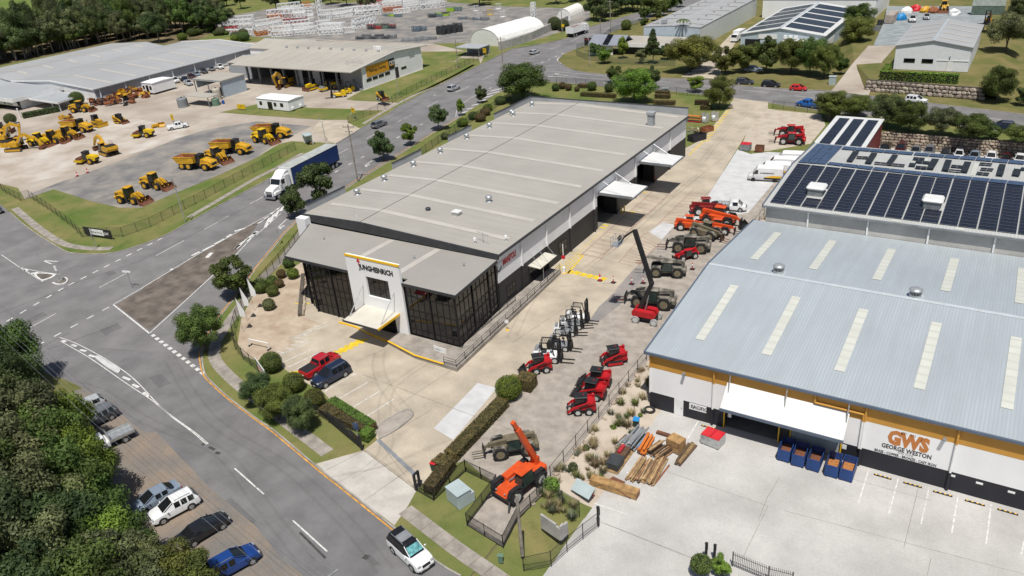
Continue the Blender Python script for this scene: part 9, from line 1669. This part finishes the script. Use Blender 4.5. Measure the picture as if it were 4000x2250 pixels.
for lab,x,y in (('caged white liquid tote by the yellow hatching, left one',1945,1235),('caged white liquid tote by the yellow hatching, right one',2040,1220)): simple('liquid_tote',lab,'tote',T(2,x,y,CZ),-.3,[('bottle', MB().cbox((0,0,.7),(1.0,1.1,1.0),.08),'portable_white'),('pallet', MB().box(-.55,-.6,0,.55,.6,.15),'timber'),('cage', MB().box(-.56,-.61,.2,-.52,.61,2.2).box(.52,-.61,.2,.56,.61,2.2).box(-.52,-.61,.6,.52,-.58,.66).box(-.52,.58,.6,.52,.61,.66),'galv')])
simple('pallet_rack','orange and red racking parts behind the warehouse','racking',T(2,1815,1225,CZ),0,[('shelf', MB().box(-2,-.5,z_,2,.5,z_+.14),'crane_orange' if z_ > .6 else 'crane_red') for z_ in (.1,.7,1.3)]+[('upright', MB().box(x_-.06,-.5,0,x_+.06,-.4,1.6).box(x_-.06,-.4,1.5,x_+.06,.4,1.6).box(x_-.06,.4,0,x_+.06,.5,1.6),'crane_orange') for x_ in (-1.9,1.9)]); simple('scrap_pile','jumble of white and grey steel offcuts beside the racking','scrap',T(2,1800,1330,CZ),.4,[('beam', MB().bar((random.uniform(-1.5,1.5),random.uniform(-1.2,1.2),.1+i*.08),(random.uniform(-1.5,1.5),random.uniform(-1.2,1.2),.15+i*.08),.14,.12),random.choice(('white_paint','galv','timber'))) for i in range(12)])
def stop(lab, k, a, b, z=GZ):
 p, q = T(k,*a,z), T(k,*b,z); c = (p+q)/2; L = (q-p).length; t = thing('wheel_stop',lab,'wheel stop',c,heading(p,q),'black rubber wheel stops'); obj('body', MB().prism([(-.09,0),(-.05,.1),(.05,.1),(.09,0)],-L/2,L/2,'x'), MT['trim'], t)
 for i in range(4): x = -L/2+L*(i+.5)/4; obj('reflector', MB().box(x-.08,-.055,.1,x+.08,.055,.106), MT['cap_yellow'], t)
for i,(a,b) in enumerate((((1065,428),(1242,478)),((1362,510),(1548,562)),((1660,598),(1855,652)),((1980,688),(2182,745)),((2308,778),(2515,838)))): stop(('first','second','third','fourth','fifth')[i]+' black wheel stop from the left along the banded wall',15,a,b)
stop('black wheel stop beside the white door of the banded wall',10,(1905,1385),(2045,1420)); stop('black wheel stop near the steel plate',14,(870,470),(935,380)); stop('black wheel stop near the folded sign',14,(765,610),(820,540))
random.seed(12)
def bundle(lab, k, a, b, n, mats, wd=.14, spread=.9, h=.5, z=GZ, name='timber_stack', cat='timber'):
 p, q = T(k,*a,z), T(k,*b,z); c = (p+q)/2; L = (q-p).length; t = thing(name,lab,cat,c,heading(p,q))
 for i in range(n):
  y = random.uniform(-spread,spread)/2; zz_ = .08+random.random()*h; l = L*random.uniform(.75,1.); s_ = random.uniform(-.04,.04)*L; obj('plank' if cat == 'timber' else 'beam', MB().bar((-l/2,y-s_*.4,zz_),(l/2,y+s_*.4,zz_+random.uniform(-.03,.03)),wd*random.uniform(.7,1.6),wd*.7), MT[random.choice(mats)], t)
M('timber_pale',(.42,.28,.15),rough=.85,var=.2,scale=2,rnd=.2); M('timber_dark',(.14,.09,.055),rough=.85,var=.2,rnd=.2); M('beam_orange',(.58,.17,.03),rough=.5,var=.08); M('beam_blue',(.03,.24,.52),rough=.5); M('ply',(.40,.24,.10),rough=.8,var=.2,scale=1.5)
bundle('grey steel sections stacked next to the blue beam',14,(1170,210),(1330,10),14,('galv','grey_steel'),.16,1.2,.9,name='steel_stack',cat='steel stack'); bundle('long bright blue steel beam',14,(1260,220),(1370,50),2,('beam_blue',),.22,.2,.7,name='steel_stack',cat='steel stack'); bundle('orange steel beams bundle on the apron',14,(1300,250),(1400,80),7,('beam_orange',),.26,.8,.8,name='steel_stack',cat='steel stack')
bundle('jumbled heap of broken timber on the apron',14,(1400,270),(1560,160),34,('timber_pale','timber','timber_dark'),.08,1.9,.8); bundle('narrow timber stack with pale planks',14,(1175,510),(1340,260),12,('timber_pale','timber'),.09,.7,.3); bundle('dark brown timber bundle in the middle',14,(1240,525),(1400,300),18,('timber_dark','timber'),.10,.8,.35); bundle('pale timber bundle beside the dark one',14,(1310,520),(1430,300),14,('timber_pale',),.10,.6,.35); bundle('tan rough timber bundle, largest of the row',14,(1370,545),(1520,260),24,('timber_pale','timber'),.10,1.1,.45); bundle('thin reddish steel channel lying on the concrete',14,(1430,540),(1590,330),1,('rust_orange',),.16,.05,.02,name='steel_channel',cat='steel'); bundle('pair of long brown beams near the crate',14,(1640,345),(1815,120),5,('timber','timber_dark'),.2,.9,.3)
bundle('grey scrap timber and rails beside the steel sections',14,(1080,190),(1210,60),8,('galv','timber_dark'),.1,1.8,.3,name='scrap_pile',cat='scrap'); bundle('long rusty steel beam along the back of the apron stacks',14,(1420,0),(1780,110),1,('rust',),.3,.05,.1,name='steel_beam',cat='steel')
q = T(14,1650,170,GZ); simple('crate','tall plywood crate on a pallet','crate',q,heading(T(14,1590,170),T(14,1670,210)),[('box', MB().box(-.75,-.6,.15,.75,.6,1.35),'ply'),('pallet', MB().box(-.85,-.7,0,.85,-.5,.14).box(-.85,.5,0,.85,.7,.14).box(-.85,-.5,.08,.85,.5,.14),'timber_dark'),('batten', MB().box(-.78,-.63,.15,-.68,-.6,1.35).box(.68,-.63,.15,.78,-.6,1.35).box(-.68,-.63,.7,.68,-.6,.8),'timber')])
p, q = T(14,800,510,GZ), T(14,1265,660,GZ); L = (q-p).length; simple('long_crate','long low plywood crate lying across the parking bay','crate',(p+q)/2,heading(p,q),[('side_board', MB().box(-L/2,-.45,.05,L/2,-.40,.75),'ply'),('side_board', MB().box(-L/2,.40,.05,L/2,.45,.75),'ply'),('lid', MB().box(-L/2,-.40,.70,L/2,.40,.75),'ply'),('end_board', MB().box(L/2,-.45,.05,L/2+.04,.45,.75),'timber'),('batten', MB().bar((-L*.45,-.47,.1),(-L*.2,-.47,.7),.05,.1),'timber'),('batten', MB().bar((L*.1,-.47,.7),(L*.4,-.47,.1),.05,.1),'timber')])
simple('steel_plate','dark brown steel plate lying on the concrete','steel plate',(0,0,0),0,[('plate', MB().ext([T(14,1015,385),T(14,1140,440),T(14,1075,535),T(14,890,470)],GZ+.004,GZ+.05),'rust'),('offcut', MB().ext([T(14,1050,450),T(14,1090,465),T(14,1085,475),T(14,1048,460)],GZ+.052,GZ+.08),'timber_pale')]); simple('tyre','black tyre lying beside the white-and-black wall','tyre',T(10,1385,1235,GZ),0,[('tread', MB().lathe([(.38,.02),(.62,.02),(.64,.12),(.62,.22),(.38,.22),(.36,.12),(.38,.02)],20),'rubber'),('bead', MB().lathe([(.37,.03),(.40,.03),(.40,.21),(.37,.21),(.37,.03)],20),'trim')])
q = T(14,1060,310,GZ); simple('engine_block','dark rusty machine base on a timber skid','machine part',q,heading(T(14,1020,370),T(14,1150,190)),[('base', MB().cbox((-.5,0,.45),(1.6,1.3,.8)),'steel_dark'),('crate_top', MB().box(.4,-.55,.2,2.0,.55,.7),'timber_dark'),('red_part', MB().cbox((1.2,.1,.85),(1.2,.35,.3)),'crane_red'),('skid', MB().box(-1.6,-.8,0,2.2,.8,.08),'timber')])
q = T(14,680,660,GZ+.4); simple('folded_sign','tilted grey metal sign panel resting by the fence','sign',q,heading(T(14,620,600),T(14,740,670)),[('panel', MB().add([(-1.1,0,.4),(1.1,0,.4),(1.1,1.0,1.1),(-1.1,1.0,1.1),(-1.1,.03,.34),(1.1,.03,.34),(1.1,1.03,1.04),(-1.1,1.03,1.04)],HF),'kiosk'),('leg', MB().bar((-.9,.9,0),(-.9,.9,1.0),.06,.06),'crane_red'),('leg', MB().bar((.9,.9,0),(.9,.9,1.0),.06,.06),'crane_red')])
t = thing('block_wall','short L-shaped wall of pale concrete blocks on the grassy corner','wall',T(14,460,1050,BZ-.1)); p0, p1, p2 = T(14,300,960,BZ), T(14,490,1090,BZ), T(14,560,1020,BZ)
for a, b in ((p0,p1),(p1,p2)):
 n = max(2,int((b-a).length/.4))
 for r_ in range(8):
  for i in range(n if r_ < 7 else n-1): 
   u0, u1 = a.lerp(b,(i+.02)/n)-t.location, a.lerp(b,(i+.98)/n)-t.location; z_ = .1+r_*.2; obj('block', MB().bar(u0+Vector((0,0,z_)),u1+Vector((0,0,z_)),.19,.185), MT['block_grey'], t)
simple('barrier_frame','white painted pipe barrier lying in the sandy bed','barrier',T(9,40,600,CZ),.1,[('rail', MB().tube([(-1.6,0,.06),(-1.6,0,1.0),(1.6,0,1.0),(1.6,0,.06)],.07,6),'white_paint'),('foot', MB().cbox((-1.6,0,.08),(.2,.7,.16)),'trim'),('foot', MB().cbox((1.6,0,.08),(.2,.7,.16)),'trim')])
m = MB(); pth = smooth(ZZ("13:1215,20 9:1250,1380 9:1490,1245 9:1575,1260 9:1560,1320 9:1400,1445 13:1240,80"),4); strip(m, pth, .16, CZ+.01, .14); obj('planter_kerb', m, MT['kerb'])['kind'] = 'structure'; sheet('planter_gravel', [(q.x,q.y,CZ+.1) for q in pth], MT['gravel'], CZ+.09)
def tuft(n, sd):
 rg = random.Random(sd); m = MB()
 for i in range(n): a = rg.uniform(0,6.28); r0 = rg.uniform(0,.25); d = rg.uniform(.15,.6); h = rg.uniform(.35,.95); p = Vector((math.cos(a)*r0,math.sin(a)*r0,0)); s_ = Vector((-math.sin(a),math.cos(a),0))*.035; m.add([p-s_,p+s_,p+Vector((math.cos(a)*d,math.sin(a)*d,h))],[(0,1,2)])
 return m.mesh('blades',fix=False)
TF, TF2 = tuft(90,1), tuft(130,2)
random.seed(31)
for i in range(110):
 y = random.choice((random.uniform(46,72),random.uniform(46,72),random.uniform(72,128))); x = random.uniform(-30.9,-27.0) if y < 64 else random.uniform(-30.9,-28.2); zb = -.05-.7*max(0,min(1,(x+30)/3)); mt = random.choice(('dry_grass','dry_grass','dry_grass','green_grass','dry_grass','leaf_silver'))
 t = thing('grass_tuft',{'dry_grass':'dry straw-coloured grass tuft on the sandy bank','green_grass':'green grass tuft on the sandy bank','leaf_gum':'grey-green weed on the sandy bank','leaf_silver':'silvery weed on the sandy bank'}[mt],'weed',(x,y,zb),random.uniform(0,6),'weeds and tufts on the sandy bank',random.uniform(.5,1.15)); obj('blades', TF if i%2 else TF2, MT[mt], t)
for k,x,y,r_,l,mt in ((10,1015,1440,40,'small bright conical bush on the sandy bank','leaf_lime'),(10,1290,1295,22,'little green bush near the tyre','leaf_bright'),(14,745,190,38,'small dark green bush on the sandy bank','leaf_mid'),(14,615,385,50,'grey-green rounded bush on the sandy bank','leaf_gum'),(14,400,590,85,'yellow-green bush beside the fenced telehandler','leaf_lime'),(14,1900,1400,110,'dark leafy bush at the bottom gate','leaf_mid')): ball(k,x,y,r_,l,mt,BZ-.3 if k != 10 else GZ+.1,'bushes on the sandy bank')
for i in range(60):
 y = 46+i*1.42+random.uniform(-.3,.3); s_ = random.uniform(.3,.6); t = thing('rock','rough tan rock in the edging row along the gravel yard','rock',(BX+.35+random.uniform(-.25,.3),y,BZ-.05),0,'rocks edging the gravel yard'); o = obj('stone', RK[i%7], MT['boulder_tan'], t, (0,0,s_*.25), (0,0,random.uniform(0,6)), (s_*1.3,s_,s_*.8))
pl = thing('power_line','bundle of thin overhead wires crossing above the gravel shoulder','power line',(0,0,0)); A0, A1 = G(-60,1190,10.5), G(1235,2290,10.5); dv = (A1-A0).normalized(); sd = Vector((-dv.y,dv.x,0))
for i in range(6):
 o_ = sd*(i-2.5)*.55; m = MB(); P = [A0.lerp(A1,j/12)+o_+Vector((0,0,-1.0*math.sin(math.pi*j/12)+.35*(i%2))) for j in range(13)]; m.tube(P,.009,4); obj('wire', m, MT['galv'], pl)
obj('crossarm', MB().bar(A1-sd*1.8,A1+sd*1.8,.12,.12), MT['galv'], pl); obj('pole', MB().cyl(Vector((A1.x,A1.y,0)),A1+Vector((0,0,.3)),.16,n=8), MT['pole_wood'], pl)
